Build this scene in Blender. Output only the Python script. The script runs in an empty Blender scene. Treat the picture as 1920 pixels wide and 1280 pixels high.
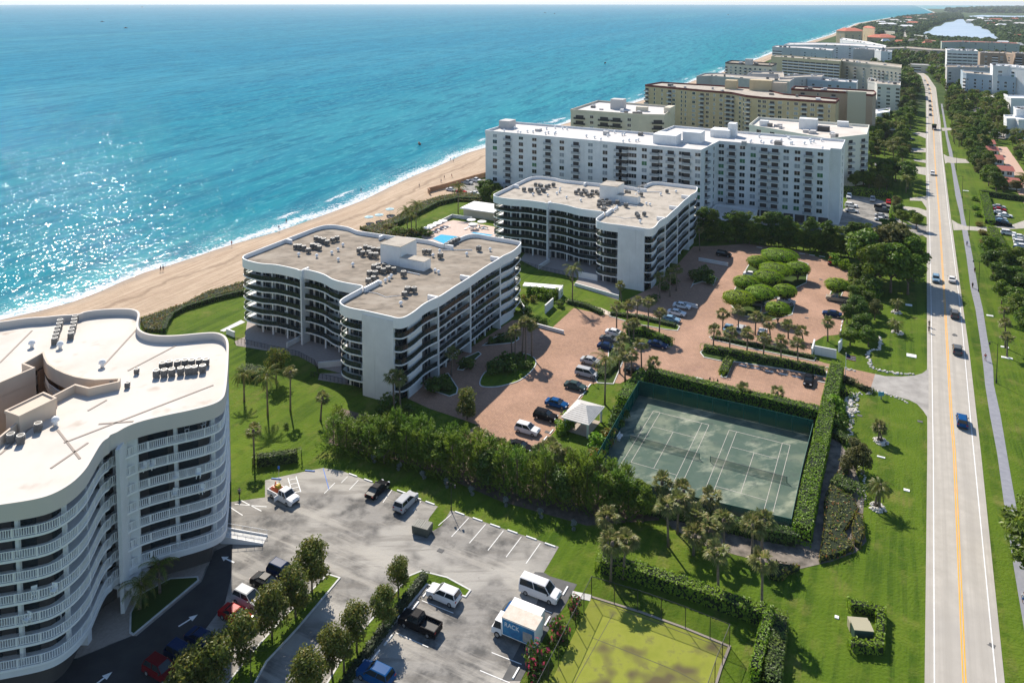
import bpy, bmesh, math, random
from math import sin, cos, pi, radians, atan2, hypot, sqrt
from mathutils import Vector, Matrix
from mathutils.geometry import tessellate_polygon
S = bpy.context.scene
COL = S.collection
R = random.Random(7)

# ---------------------------------------------------------------- camera (rectified drone view: shift lens)
F, CY, PIT, ROLL, CH = 1440.516, 95.692, 0.06498849, 0.0006453, 81.295
_fw = Vector((0, cos(PIT), -sin(PIT))); _u = Vector((0, sin(PIT), cos(PIT))); _r = Vector((1, 0, 0))
_r2 = _r*cos(ROLL) + _u*sin(ROLL); _u2 = -_r*sin(ROLL) + _u*cos(ROLL)
cd = bpy.data.cameras.new('camera'); cam = bpy.data.objects.new('camera', cd); COL.objects.link(cam)
cam.matrix_world = Matrix(((_r2.x, _u2.x, -_fw.x, 0), (_r2.y, _u2.y, -_fw.y, 0), (_r2.z, _u2.z, -_fw.z, CH), (0, 0, 0, 1)))
cd.sensor_width = 36; cd.lens = F/1920*36; cd.shift_y = -(640-CY)/1920; cd.clip_start = 1; cd.clip_end = 120000
S.camera = cam
# ---------------------------------------------------------------- sun, sky, exposure
SUND = Vector((-0.39, 1.06, 1.0)).normalized()      # towards the sun
ELEV = math.asin(SUND.z); AZ = atan2(SUND.x, SUND.y)
W = bpy.data.worlds.new('World'); S.world = W; W.use_nodes = True
nt = W.node_tree; bg = nt.nodes['Background']; sk = nt.nodes.new('ShaderNodeTexSky'); sk.sky_type = 'NISHITA'
sk.sun_disc = False; sk.sun_elevation = ELEV; sk.sun_rotation = AZ
sk.air_density = 1.0; sk.dust_density = 0.0; sk.ozone_density = 2.5
nt.links.new(sk.outputs[0], bg.inputs[0]); bg.inputs[1].default_value = 0.105
sl = bpy.data.lights.new('sun', 'SUN'); sl.energy = 4.9; sl.angle = radians(0.5); sl.color = (1.0, 0.91, 0.79)
so = bpy.data.objects.new('sun', sl); COL.objects.link(so); so.rotation_euler = SUND.to_track_quat('Z', 'Y').to_euler()
S.view_settings.view_transform = 'Standard'; S.view_settings.look = 'None'; S.view_settings.gamma = 1
S.view_settings.exposure = 0.56

# ---------------------------------------------------------------- helpers
def G(px, py, h=0.0):
    """point of the photograph (1920x1280) -> place on the level h"""
    d = _fw + _r2*((px-960)/F) - _u2*((py-CY)/F)
    t = (h-CH)/d.z
    return Vector((d.x*t, d.y*t, h))
A0 = -0.47
U = Vector((cos(A0), sin(A0), 0)); V = Vector((-sin(A0), cos(A0), 0))   # across / along the coast
def UV(u, v, z=0): return U*u + V*v + Vector((0, 0, z))
HEAD = {'u': A0, '-u': A0+pi, 'v': A0+pi/2, '-v': A0-pi/2}
def lerp(a, b, t): return a+(b-a)*t

MATS = {}
def mat(name, c, rough=0.75, c2=None, scale=1.0, metal=0.0, spec=0.4, detail=4, contrast=(0.35, 0.65), bump=0.0, bscale=None,
        stretch=(1, 1, 1), c3=None, scale3=0.1, con3=(0.45, 0.62), extra=(), coords='pos', rot=0.0):
    if name in MATS: return MATS[name]
    m = bpy.data.materials.new(name); m.use_nodes = True; n = m.node_tree.nodes; l = m.node_tree.links
    b = n['Principled BSDF']; b.inputs['Base Color'].default_value = (*c, 1); b.inputs['Roughness'].default_value = rough
    b.inputs['Metallic'].default_value = metal; b.inputs['Specular IOR Level'].default_value = spec
    g = n.new('ShaderNodeNewGeometry'); mp = n.new('ShaderNodeMapping'); mp.inputs['Scale'].default_value = stretch
    mp.inputs['Rotation'].default_value = (0, 0, rot)
    if coords == 'pos': l.new(g.outputs['Position'], mp.inputs[0])
    else:
        tc = n.new('ShaderNodeTexCoord'); l.new(tc.outputs['Object'], mp.inputs[0])
    cur = None
    def nz(sc, dt, lo, hi, fac_in, cb):
        t = n.new('ShaderNodeTexNoise'); t.inputs['Scale'].default_value = sc; t.inputs['Detail'].default_value = dt; t.inputs['Roughness'].default_value = 0.6
        l.new(mp.outputs[0], t.inputs['Vector'])
        r = n.new('ShaderNodeMapRange'); r.inputs[1].default_value = lo; r.inputs[2].default_value = hi; l.new(t.outputs['Fac'], r.inputs[0])
        mx = n.new('ShaderNodeMix'); mx.data_type = 'RGBA'; l.new(r.outputs[0], mx.inputs[0])
        if fac_in is None: mx.inputs[6].default_value = (*c, 1)
        else: l.new(fac_in, mx.inputs[6])
        mx.inputs[7].default_value = (*cb, 1); return mx.outputs[2]
    if c2 is not None: cur = nz(scale, detail, *contrast, None, c2)
    if c3 is not None: cur = nz(scale3, 3, *con3, cur, c3)
    for (ec, esc, elo, ehi, estr, erot, eamt) in extra:      # further layers: colour, scale, thresholds, stretch, turn, strength
        q = n.new('ShaderNodeMapping'); q.vector_type = 'TEXTURE'; q.inputs['Rotation'].default_value = (0, 0, erot); q.inputs['Scale'].default_value = tuple(1/max(k, 1e-4) for k in estr); l.new(g.outputs['Position'], q.inputs[0])
        t = n.new('ShaderNodeTexNoise'); t.inputs['Scale'].default_value = esc; t.inputs['Detail'].default_value = 6; t.inputs['Roughness'].default_value = 0.65; l.new(q.outputs[0], t.inputs['Vector'])
        r = n.new('ShaderNodeMapRange'); r.inputs[1].default_value = elo; r.inputs[2].default_value = ehi; r.inputs[4].default_value = eamt; l.new(t.outputs['Fac'], r.inputs[0])
        mx = n.new('ShaderNodeMix'); mx.data_type = 'RGBA'; l.new(r.outputs[0], mx.inputs[0]); mx.inputs[7].default_value = (*ec, 1)
        if cur is None: mx.inputs[6].default_value = (*c, 1)
        else: l.new(cur, mx.inputs[6])
        cur = mx.outputs[2]
    if cur is not None: l.new(cur, b.inputs['Base Color'])
    if bump:
        t = n.new('ShaderNodeTexNoise'); t.inputs['Scale'].default_value = bscale or scale; t.inputs['Detail'].default_value = 3
        l.new(mp.outputs[0], t.inputs['Vector']); bp = n.new('ShaderNodeBump'); bp.inputs['Strength'].default_value = bump; bp.inputs['Distance'].default_value = 0.3
        l.new(t.outputs['Fac'], bp.inputs['Height']); l.new(bp.outputs[0], b.inputs['Normal'])
    MATS[name] = m; m['p'] = 1
    return m

def leafmat(name, c, c2, c3=None, scale=0.9, trans=0.45, randamt=0.35):
    """foliage: diffuse + translucent, clumps of colour by place, slight shift for each plant"""
    m = bpy.data.materials.new(name); m.use_nodes = True; n = m.node_tree.nodes; l = m.node_tree.links; n.clear()
    out = n.new('ShaderNodeOutputMaterial'); df = n.new('ShaderNodeBsdfDiffuse'); tr = n.new('ShaderNodeBsdfTranslucent'); ms = n.new('ShaderNodeMixShader')
    gl = n.new('ShaderNodeBsdfGlossy'); gl.inputs['Roughness'].default_value = 0.45; gl.inputs['Color'].default_value = (1, 1, 1, 1)
    ms2 = n.new('ShaderNodeMixShader'); ms2.inputs[0].default_value = 0.018
    g = n.new('ShaderNodeNewGeometry'); t = n.new('ShaderNodeTexNoise'); t.inputs['Scale'].default_value = scale; t.inputs['Detail'].default_value = 3
    l.new(g.outputs['Position'], t.inputs['Vector'])
    r = n.new('ShaderNodeMapRange'); r.inputs[1].default_value = 0.36; r.inputs[2].default_value = 0.64; l.new(t.outputs['Fac'], r.inputs[0])
    mx = n.new('ShaderNodeMix'); mx.data_type = 'RGBA'; mx.inputs[6].default_value = (*c, 1); mx.inputs[7].default_value = (*c2, 1); l.new(r.outputs[0], mx.inputs[0])
    cur = mx.outputs[2]
    rp = n.new('ShaderNodeMapRange'); rp.inputs[3].default_value = 1-randamt; rp.inputs[4].default_value = 1+randamt; l.new(g.outputs['Random Per Island'], rp.inputs[0])
    hs = n.new('ShaderNodeHueSaturation'); l.new(rp.outputs[0], hs.inputs['Value']); l.new(cur, hs.inputs['Color'])
    oi = n.new('ShaderNodeObjectInfo'); ro = n.new('ShaderNodeMapRange'); ro.inputs[3].default_value = 0.485; ro.inputs[4].default_value = 0.515; l.new(oi.outputs['Random'], ro.inputs[0]); l.new(ro.outputs[0], hs.inputs['Hue'])
    cur = hs.outputs[0]
    if c3 is not None:
        r3 = n.new('ShaderNodeMath'); r3.operation = 'GREATER_THAN'; r3.inputs[1].default_value = 0.86; l.new(g.outputs['Random Per Island'], r3.inputs[0])
        m3 = n.new('ShaderNodeMix'); m3.data_type = 'RGBA'; l.new(r3.outputs[0], m3.inputs[0]); l.new(cur, m3.inputs[6]); m3.inputs[7].default_value = (*c3, 1); cur = m3.outputs[2]
    l.new(cur, df.inputs[0]); l.new(cur, tr.inputs[0]); ms.inputs[0].default_value = trans
    l.new(df.outputs[0], ms.inputs[1]); l.new(tr.outputs[0], ms.inputs[2])
    l.new(ms.outputs[0], ms2.inputs[1]); l.new(gl.outputs[0], ms2.inputs[2]); l.new(ms2.outputs[0], out.inputs[0])
    MATS[name] = m; return m

def tag(o, label=None, cat=None, group=None, kind=None):
    if label: o['label'] = label
    if cat: o['category'] = cat
    if group: o['group'] = group
    if kind: o['kind'] = kind
    return o
def link(name, me, parent=None):
    o = bpy.data.objects.new(name, me); COL.objects.link(o)
    if parent: o.parent = parent
    return o
def empty(name, loc, rz=0.0, label=None, cat=None, group=None):
    o = bpy.data.objects.new(name, None); COL.objects.link(o); o.location = loc; o.rotation_euler = (0, 0, rz); o.empty_display_size = 0.5
    return tag(o, label, cat, group)
def copy_tree(o, parent=None):
    c = o.copy(); COL.objects.link(c); c.parent = parent
    for ch in list(o.children): copy_tree(ch, c)
    return c

class MB:
    def __init__(s): s.v = []; s.f = []; s.m = []; s.cur = 0; s.mats = []
    def use(s, m):
        if m not in s.mats: s.mats.append(m)
        s.cur = s.mats.index(m); return s
    def face(s, pts):
        i = len(s.v); s.v += [tuple(p) for p in pts]; s.f.append(tuple(range(i, i+len(pts)))); s.m.append(s.cur)
    def mesh(s, vs, fs):
        i = len(s.v); s.v += [tuple(p) for p in vs]
        for f in fs: s.f.append(tuple(i+k for k in f)); s.m.append(s.cur)
    def box(s, c, d, rz=0.0, top=1.0):
        """c = centre of the base, d = size, top = scale of the top face"""
        cr, sr = cos(rz), sin(rz); vs = []
        for k, q in ((0, 1.0), (1, top)):
            for sx, sy in ((-1, -1), (1, -1), (1, 1), (-1, 1)):
                x, y = sx*d[0]/2*q, sy*d[1]/2*q
                vs.append((c[0]+x*cr-y*sr, c[1]+x*sr+y*cr, c[2]+k*d[2]))
        s.mesh(vs, [(3, 2, 1, 0), (4, 5, 6, 7), (0, 1, 5, 4), (1, 2, 6, 5), (2, 3, 7, 6), (3, 0, 4, 7)])
    def tube(s, pts, r0, r1=None, n=6, cap=True):
        r1 = r0 if r1 is None else r1; N = len(pts); base = len(s.v); pts = [Vector(p) for p in pts]
        for i, p in enumerate(pts):
            a = pts[max(i-1, 0)]; b = pts[min(i+1, N-1)]; d = (b-a).normalized()
            x = d.orthogonal().normalized() if abs(d.z) < 0.9 else Vector((1, 0, 0)); x = (x-d*x.dot(d)).normalized(); y = d.cross(x)
            r = lerp(r0, r1, i/(N-1)) if not isinstance(r0, (list, tuple)) else r0[i]
            for k in range(n):
                t = 2*pi*k/n; s.v.append(tuple(p+x*(r*cos(t))+y*(r*sin(t))))
        for i in range(N-1):
            for k in range(n):
                a = base+i*n+k; b = base+i*n+(k+1) % n; s.f.append((a, b, b+n, a+n)); s.m.append(s.cur)
        if cap:
            s.f.append(tuple(base+k for k in range(n))[::-1]); s.m.append(s.cur)
            s.f.append(tuple(base+(N-1)*n+k for k in range(n))); s.m.append(s.cur)
    def prism(s, pts, z0, z1, bottom=True):
        """closed outline extruded from z0 to z1"""
        P = [(p[0], p[1]) for p in pts]
        if sum(P[i][0]*P[(i+1) % len(P)][1]-P[(i+1) % len(P)][0]*P[i][1] for i in range(len(P))) < 0: P = P[::-1]
        n = len(P); b = len(s.v)
        s.v += [(x, y, z0) for x, y in P]+[(x, y, z1) for x, y in P]
        for i in range(n):
            j = (i+1) % n; s.f.append((b+i, b+j, b+n+j, b+n+i)); s.m.append(s.cur)
        for t in tessellate_polygon([[Vector((x, y, 0)) for x, y in P]]):
            a, c, e = t
            ar = (P[c][0]-P[a][0])*(P[e][1]-P[a][1])-(P[e][0]-P[a][0])*(P[c][1]-P[a][1])
            if ar < 0: c, e = e, c
            s.f.append((b+n+a, b+n+c, b+n+e)); s.m.append(s.cur)
            if bottom: s.f.append((b+e, b+c, b+a)); s.m.append(s.cur)
    def ribbon(s, pts, z0, z1, w=0.2, closed=False, side=0.0):
        """wall standing along a line; side -1..1 moves the wall to one side of it"""
        P = [Vector((p[0], p[1], 0)) for p in pts]; n = len(P); L = []
        for i in range(n):
            a = P[(i-1) % n] if (closed or i > 0) else P[i]; b = P[(i+1) % n] if (closed or i < n-1) else P[i]
            d1 = (P[i]-a); d2 = (b-P[i]); d1 = d1.normalized() if d1.length > 1e-6 else d2.normalized(); d2 = d2.normalized() if d2.length > 1e-6 else d1
            t = (d1+d2); t = t.normalized() if t.length > 1e-4 else d1
            nn = Vector((-t.y, t.x, 0)); k = 1/max(0.45, nn.dot(Vector((-d1.y, d1.x, 0)))); L.append(nn*k)
        zf0 = z0 if callable(z0) else (lambda i: z0); zf1 = z1 if callable(z1) else (lambda i: z1)
        b = len(s.v)
        for i in range(n):
            o = L[i]
            for q, z in ((side*w/2-w/2, zf0(i)), (side*w/2+w/2, zf0(i)), (side*w/2+w/2, zf1(i)), (side*w/2-w/2, zf1(i))):
                s.v.append((P[i].x+o.x*q, P[i].y+o.y*q, z))
        for i in range(n if closed else n-1):
            j = (i+1) % n
            for k in range(4):
                k2 = (k+1) % 4; s.f.append((b+i*4+k, b+j*4+k, b+j*4+k2, b+i*4+k2)); s.m.append(s.cur)
        if not closed:
            s.f.append((b, b+1, b+2, b+3)); s.m.append(s.cur); e = b+(n-1)*4; s.f.append((e+3, e+2, e+1, e)); s.m.append(s.cur)
    def dome(s, c, r, h, n=8, m=3, squash=1.0):
        b = len(s.v)
        for j in range(m):
            a = pi/2*j/m
            for k in range(n):
                t = 2*pi*k/n; s.v.append((c[0]+r*cos(a)*cos(t), c[1]+r*cos(a)*sin(t)*squash, c[2]+h*sin(a)))
        s.v.append((c[0], c[1], c[2]+h)); top = len(s.v)-1
        for j in range(m-1):
            for k in range(n):
                a = b+j*n+k; q = b+j*n+(k+1) % n; s.f.append((a, q, q+n, a+n)); s.m.append(s.cur)
        for k in range(n): s.f.append((b+(m-1)*n+k, b+(m-1)*n+(k+1) % n, top)); s.m.append(s.cur)
    def data(s, name):
        me = bpy.data.meshes.new(name); me.from_pydata(s.v, [], s.f)
        for m in s.mats: me.materials.append(m)
        if len(s.mats) > 1: me.polygons.foreach_set('material_index', s.m)
        me.update(); return me
    def build(s, name, m=None, parent=None, smooth=False, loc=None):
        if m is not None and not s.mats: s.mats = [m]
        me = s.data(name)
        if smooth: me.shade_smooth()
        o = link(name, me, parent)
        if loc is not None: o.location = loc
        return o

def smooth_line(P, n=4, closed=False):
    """Catmull-Rom through the points"""
    P = [Vector(p) for p in P]; N = len(P); out = []
    for i in range(N if closed else N-1):
        p0 = P[(i-1) % N] if closed or i > 0 else P[i]; p1 = P[i]; p2 = P[(i+1) % N]; p3 = P[(i+2) % N] if closed or i < N-2 else p2
        for k in range(n):
            t = k/n; out.append(0.5*((2*p1)+(p2-p0)*t+(2*p0-5*p1+4*p2-p3)*t*t+(3*p1-p0-3*p2+p3)*t**3))
    if not closed: out.append(P[-1])
    return out
def gp(L, h=0.0): return [G(x, y, h) for x, y in L]
def sheet(name, pts, z, m, kind='structure', thick=0.0):
    P = [Vector((p[0], p[1], 0)) for p in pts]; b = MB()
    if thick: b.prism(P, z-thick, z, bottom=False)
    else:
        tri = tessellate_polygon([P]); vs = [(p.x, p.y, z) for p in P]; fs = []
        for a, c, e in tri:
            ar = (P[c].x-P[a].x)*(P[e].y-P[a].y)-(P[e].x-P[a].x)*(P[c].y-P[a].y)
            fs.append((a, c, e) if ar > 0 else (a, e, c))
        b.mesh(vs, fs)
    o = b.build(name, m); tag(o, kind=kind); return o
def resample(P, step):
    P = [Vector(p) for p in P]; out = [P[0]]; acc = 0.0
    for i in range(len(P)-1):
        a, b = P[i], P[i+1]; L = (b-a).length; d = step-acc
        while d <= L: out.append(a+(b-a)*(d/L)); d += step
        acc = L-(d-step)
    return out
_T = ['', '', 'twenty', 'thirty', 'forty', 'fifty', 'sixty', 'seventy', 'eighty', 'ninety']
ORD = ['first', 'second', 'third', 'fourth', 'fifth', 'sixth', 'seventh', 'eighth', 'ninth', 'tenth', 'eleventh', 'twelfth', 'thirteenth', 'fourteenth', 'fifteenth', 'sixteenth', 'seventeenth', 'eighteenth', 'nineteenth', 'twentieth']
for _k in range(21, 100): ORD.append(_T[_k//10]+'-'+ORD[_k % 10-1] if _k % 10 else _T[_k//10][:-1]+'ieth')
# ---------------------------------------------------------------- coast curves (u of the water line and of the dune line as functions of v)
def uv_of(p): return (p.dot(U), p.dot(V))
WL = [(0, 597), (100.8, 574), (168, 554), (215, 531), (275, 507), (336, 490), (427, 458.5), (524, 431.7), (640, 389.7), (683.7, 373), (724, 352.8), (774.4, 329),
      (828, 307.4), (875.2, 285.6), (917, 273.8), (1056.6, 231.8), (1200, 189), (1303, 150), (1355.6, 135), (1460, 95), (1560, 65), (1607, 44), (1672, 33), (1729, 28), (1753, 24)]
DL = [(20, 640), (170, 622), (265, 598), (302, 583), (336, 571), (386, 546), (457, 529), (560, 482), (674, 430), (705, 425), (736, 414), (760, 399), (791, 383), (829, 371), (850, 361), (880, 334), (925, 319)]
WLu = sorted((uv_of(G(*p))[1], uv_of(G(*p))[0]) for p in WL); DLu = sorted((uv_of(G(*p))[1], uv_of(G(*p))[0]) for p in DL)
WLu = [(-900, WLu[0][1]-12)]+WLu+[(60000, WLu[-1][1]+300)]
def interp(T, x):
    if x <= T[0][0]: return T[0][1]
    for (a, b), (c, d) in zip(T, T[1:]):
        if x <= c: return b+(d-b)*(x-a)/(c-a)
    return T[-1][1]
def u_water(v): return interp(WLu, v)
def u_dune(v):
    w = u_water(v)
    if v < DLu[0][0]: return w+interp([(-900, 40), (DLu[0][0], DLu[0][1]-u_water(DLu[0][0]))], v)
    if v > DLu[-1][0]:
        e = DLu[-1][1]-u_water(DLu[-1][0]); return w+interp([(DLu[-1][0], e), (DLu[-1][0]+60, 18), (1500, 14), (3000, 10)], v)
    return interp(DLu, v)
def zc(p): r2 = p[0]**2+p[1]**2; return -r2/(2*7.43e6)
def vsteps(a, b, s0, k):
    out = [a]; s = s0
    while out[-1] < b: out.append(out[-1]+s); s = max(s0, abs(out[-1])*k)
    return out
def grid(name, vs, us_of_v, z_of, m, attr=None, kind='structure', smooth=False):
    vt = []; fs = []; at = []; n = None
    for v in vs:
        row = us_of_v(v); n = len(row)
        for k, (u, a) in enumerate(row):
            p = UV(u, v); vt.append((p.x, p.y, z_of(p, a))); at.append(a)
    for i in range(len(vs)-1):
        for k in range(n-1):
            a = i*n+k; fs.append((a, a+1, a+n+1, a+n))
    me = bpy.data.meshes.new(name); me.from_pydata(vt, [], fs); me.materials.append(m)
    la = me.attributes.new('shore', 'FLOAT', 'POINT'); la.data.foreach_set('value', at)
    if smooth: me.shade_smooth()
    o = link(name, me); tag(o, kind=kind); return o

def sea_mat():
    m = bpy.data.materials.new('sea_water'); m.use_nodes = True; n = m.node_tree.nodes; l = m.node_tree.links; b = n['Principled BSDF']
    at = n.new('ShaderNodeAttribute'); at.attribute_name = 'shore'
    g = n.new('ShaderNodeNewGeometry')
    mp = n.new('ShaderNodeMapping'); mp.inputs['Rotation'].default_value = (0, 0, -A0-0.12); l.new(g.outputs['Position'], mp.inputs[0])
    def noise(sc, det, strx=1.0, stry=1.0, rough=0.6):
        q = n.new('ShaderNodeMapping'); q.inputs['Scale'].default_value = (strx, stry, 1); l.new(mp.outputs[0], q.inputs[0])
        t = n.new('ShaderNodeTexNoise'); t.inputs['Scale'].default_value = sc; t.inputs['Detail'].default_value = det; t.inputs['Roughness'].default_value = rough
        l.new(q.outputs[0], t.inputs['Vector']); return t.outputs['Fac']
    def math_(op, a, b_=None, c_=None):
        t = n.new('ShaderNodeMath'); t.operation = op
        for k, x in enumerate((a, b_, c_)):
            if x is None: continue
            if isinstance(x, (int, float)): t.inputs[k].default_value = x
            else: l.new(x, t.inputs[k])
        return t.outputs[0]
    def rng(x, a, b_, c_=0.0, d=1.0):
        t = n.new('ShaderNodeMapRange'); l.new(x, t.inputs[0]); t.inputs[1].default_value = a; t.inputs[2].default_value = b_; t.inputs[3].default_value = c_; t.inputs[4].default_value = d; return t.outputs[0]
    def mix(f, a, b_):
        t = n.new('ShaderNodeMix'); t.data_type = 'RGBA'
        if isinstance(f, (int, float)): t.inputs[0].default_value = f
        else: l.new(f, t.inputs[0])
        for k, x in ((6, a), (7, b_)):
            if isinstance(x, tuple): t.inputs[k].default_value = (*x, 1)
            else: l.new(x, t.inputs[k])
        return t.outputs[2]
    T = at.outputs['Fac']; wob = noise(0.045, 3, 1, 0.5); wob2 = noise(0.5, 4)
    Tw = math_('ADD', T, rng(wob, 0.3, 0.7, -3.5, 3.5)); 
    c = mix(rng(Tw, 0, 26), (0.16, 0.45, 0.43), (0.014, 0.270, 0.325))
    c = mix(rng(T, 40, 420), c, (0.016, 0.255, 0.385))
    c = mix(rng(T, 400, 3000), c, (0.075, 0.310, 0.450))
    # darker and paler bands coloured in for swell lines, long axis along the coast
    c = mix(rng(noise(0.02, 5, 1.0, 0.12, 0.7), 0.42, 0.66, 0, 0.55), c, (0.010, 0.165, 0.290))
    c = mix(rng(noise(0.004, 4, 1.0, 0.1, 0.6), 0.5, 0.68, 0, 0.5), c, (0.08, 0.34, 0.42))
    c = mix(rng(noise(0.11, 4, 1.0, 0.16, 0.6), 0.46, 0.62, 0, 0.6), c, (0.006, 0.135, 0.225))
    c = mix(rng(noise(0.35, 3, 1.0, 0.3, 0.6), 0.52, 0.66, 0, 0.45), c, (0.09, 0.42, 0.46))
    # foam: swash at the water's edge, a second line of breakers, thin lace between
    lace = noise(0.9, 5, 1, 1, 0.75); big = noise(0.06, 2, 1, 0.35)
    f1 = rng(math_('ADD', math_('ABSOLUTE', math_('SUBTRACT', Tw, 1.5)), rng(lace, 0.3, 0.7, 5.0, -5.0)), 2.0, 4.2, 1, 0)
    f2 = math_('MULTIPLY', rng(math_('ADD', math_('ABSOLUTE', math_('SUBTRACT', Tw, 13.0)), rng(lace, 0.3, 0.7, 2.6, -2.6)), 0.2, 2.0, 1, 0), rng(big, 0.50, 0.55))
    f3 = math_('MULTIPLY', rng(T, 3, 22, 1, 0), rng(lace, 0.56, 0.62))
    ft = math_('MULTIPLY', math_('MAXIMUM', math_('MAXIMUM', f1, f2), math_('MULTIPLY', f3, 0.6)), rng(T, -60, -30))
    c = mix(ft, c, (0.80, 0.82, 0.82))
    h = math_('ADD', math_('MULTIPLY', noise(0.75, 3, 1, 0.45, 0.5), 0.85), math_('MULTIPLY', noise(0.07, 3, 1, 0.25), 1.6))
    bp = n.new('ShaderNodeBump'); bp.inputs['Strength'].default_value = 0.6; bp.inputs['Distance'].default_value = 1.0; l.new(h, bp.inputs['Height'])
    n.remove(b); out = n['Material Output']; df = n.new('ShaderNodeBsdfDiffuse'); l.new(c, df.inputs[0]); l.new(bp.outputs[0], df.inputs[1])
    gl = n.new('ShaderNodeBsdfGlossy'); gl.inputs['Roughness'].default_value = 0.075; l.new(bp.outputs[0], gl.inputs['Normal']); gl.inputs['Color'].default_value = (0.9, 0.95, 1, 1)
    fz = n.new('ShaderNodeFresnel'); fz.inputs[0].default_value = 1.33; l.new(bp.outputs[0], fz.inputs['Normal'])
    fac = math_('MULTIPLY', math_('MINIMUM', fz.outputs[0], 0.05), math_('SUBTRACT', 1.0, math_('MULTIPLY', ft, 0.8)))
    ms = n.new('ShaderNodeMixShader'); l.new(fac, ms.inputs[0]); l.new(df.outputs[0], ms.inputs[1]); l.new(gl.outputs[0], ms.inputs[2]); l.new(ms.outputs[0], out.inputs[0])
    return m
offs = [-9000, -2500, -600, -60, -25, -8, -4, -2, 0, 2, 4, 7, 10, 14, 20, 30, 50, 80, 130, 200, 350, 600, 1100, 2200, 4500, 9000, 15000, 22000, 30000, 38000]
vs_sea = [x for x in vsteps(-900, 0, 60, 0)]+[x for x in vsteps(10, 34000, 12, 0.035)]
def sea_z(p, a):
    return -0.45+zc(p)
grid('sea', vs_sea, lambda v: [(u_water(v)-t, t) for t in offs], sea_z, sea_mat(), smooth=True)

def sand_mat():
    m = mat('sand', (0.44, 0.325, 0.225), 0.95, (0.38, 0.28, 0.19), 0.35, detail=6, bump=1.0, bscale=1.3, c3=(0.36, 0.255, 0.17), scale3=0.05, con3=(0.55, 0.75), extra=(((0.30, 0.205, 0.135), 0.7, 0.50, 0.62, (0.03, 1, 1), A0+pi/2, 0.6), ((0.56, 0.44, 0.32), 1.2, 0.5, 0.6, (0.05, 1, 1), A0+pi/2+.06, 0.5)))
    n = m.node_tree.nodes; l = m.node_tree.links; b = n['Principled BSDF']; src = b.inputs['Base Color'].links[0].from_socket
    at = n.new('ShaderNodeAttribute'); at.attribute_name = 'shore'
    def rng(x, a, b_, c_, d):
        t = n.new('ShaderNodeMapRange'); l.new(x, t.inputs[0]); t.inputs[1].default_value = a; t.inputs[2].default_value = b_; t.inputs[3].default_value = c_; t.inputs[4].default_value = d; return t.outputs[0]
    g = n.new('ShaderNodeNewGeometry'); nz = n.new('ShaderNodeTexNoise'); nz.inputs['Scale'].default_value = 0.12; nz.inputs['Detail'].default_value = 4; l.new(g.outputs['Position'], nz.inputs['Vector'])
    ad = n.new('ShaderNodeMath'); ad.operation = 'MULTIPLY_ADD'; l.new(nz.outputs['Fac'], ad.inputs[0]); ad.inputs[1].default_value = 8.0; l.new(at.outputs['Fac'], ad.inputs[2])
    wet = rng(ad.outputs[0], 3.5, 8.5, 1, 0)      # wet sand by the water
    mx = n.new('ShaderNodeMix'); mx.data_type = 'RGBA'; l.new(wet, mx.inputs[0]); l.new(src, mx.inputs[6]); mx.inputs[7].default_value = (0.30, 0.235, 0.18, 1)
    # seaweed / wrack line
    ab = n.new('ShaderNodeMath'); ab.operation = 'SUBTRACT'; l.new(ad.outputs[0], ab.inputs[0]); ab.inputs[1].default_value = 17.5
    ab2 = n.new('ShaderNodeMath'); ab2.operation = 'ABSOLUTE'; l.new(ab.outputs[0], ab2.inputs[0])
    wr = rng(ab2.outputs[0], 0.2, 1.3, 0.6, 0); mx2 = n.new('ShaderNodeMix'); mx2.data_type = 'RGBA'; l.new(wr, mx2.inputs[0]); l.new(mx.outputs[2], mx2.inputs[6]); mx2.inputs[7].default_value = (0.20, 0.135, 0.085, 1)
    l.new(mx2.outputs[2], b.inputs['Base Color'])
    return m
fr = [0, 0.06, 0.12, 0.2, 0.3, 0.42, 0.56, 0.7, 0.85, 1.0]
def sand_row(v):
    w = u_water(v)-12; d = u_dune(v)+3; return [(w+(d-w)*t, (d-w)*t-12) for t in fr]
def sand_z(p, a):
    v = p.dot(V); d = u_dune(v)+3-u_water(v); return zc(p)+interp([(-12, -1.6), (0, -0.42), (6, 0.15), (11, 0.35), (d*0.7, 0.2), (d, 0.0)], a)
grid('beach_sand', vsteps(-900, 7000, 8, 0.03), sand_row, sand_z, sand_mat(), smooth=True)

M_grass = mat('grass', (0.058, 0.108, 0.007), 0.95, (0.115, 0.155, 0.018), 0.55, detail=10, contrast=(0.36, 0.66), c3=(0.040, 0.083, 0.006), scale3=0.07, con3=(0.40, 0.66), bump=0.6, bscale=2.5, extra=(((0.175, 0.17, 0.045), 0.16, 0.53, 0.68, (1, 1, 1), 0, 0.7), ((0.095, 0.155, 0.011), 0.55, 0.46, 0.54, (0.03, 1, 1), A0+pi/2, 0.6), ((0.16, 0.15, 0.06), 0.9, 0.64, 0.74, (1, 1, 1), 0, 0.55)), spec=0.1)
M_dkgreen = mat('ground_cover', (0.030, 0.060, 0.012), 0.95, (0.060, 0.095, 0.020), 0.08, detail=6, c3=(0.10, 0.105, 0.065), scale3=0.01, con3=(0.55, 0.7), bump=0.8, bscale=0.15, spec=0.1)
loff = [0, 4, 12, 30, 60, 120, 250, 500, 1000, 2000, 4000, 9000]
def land_row(v):
    d = u_dune(v); return [(d+t, t) for t in loff]
vb = [x for x in vsteps(-900, 60, 60, 0)]
o = grid('ground', vsteps(-900, 620, 30, 0), land_row, lambda p, a: zc(p), M_grass)
o = grid('far_ground', vsteps(grid.__defaults__ and 620, 9500, 40, 0.05), land_row, lambda p, a: zc(p)-0.02, M_dkgreen)

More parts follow.
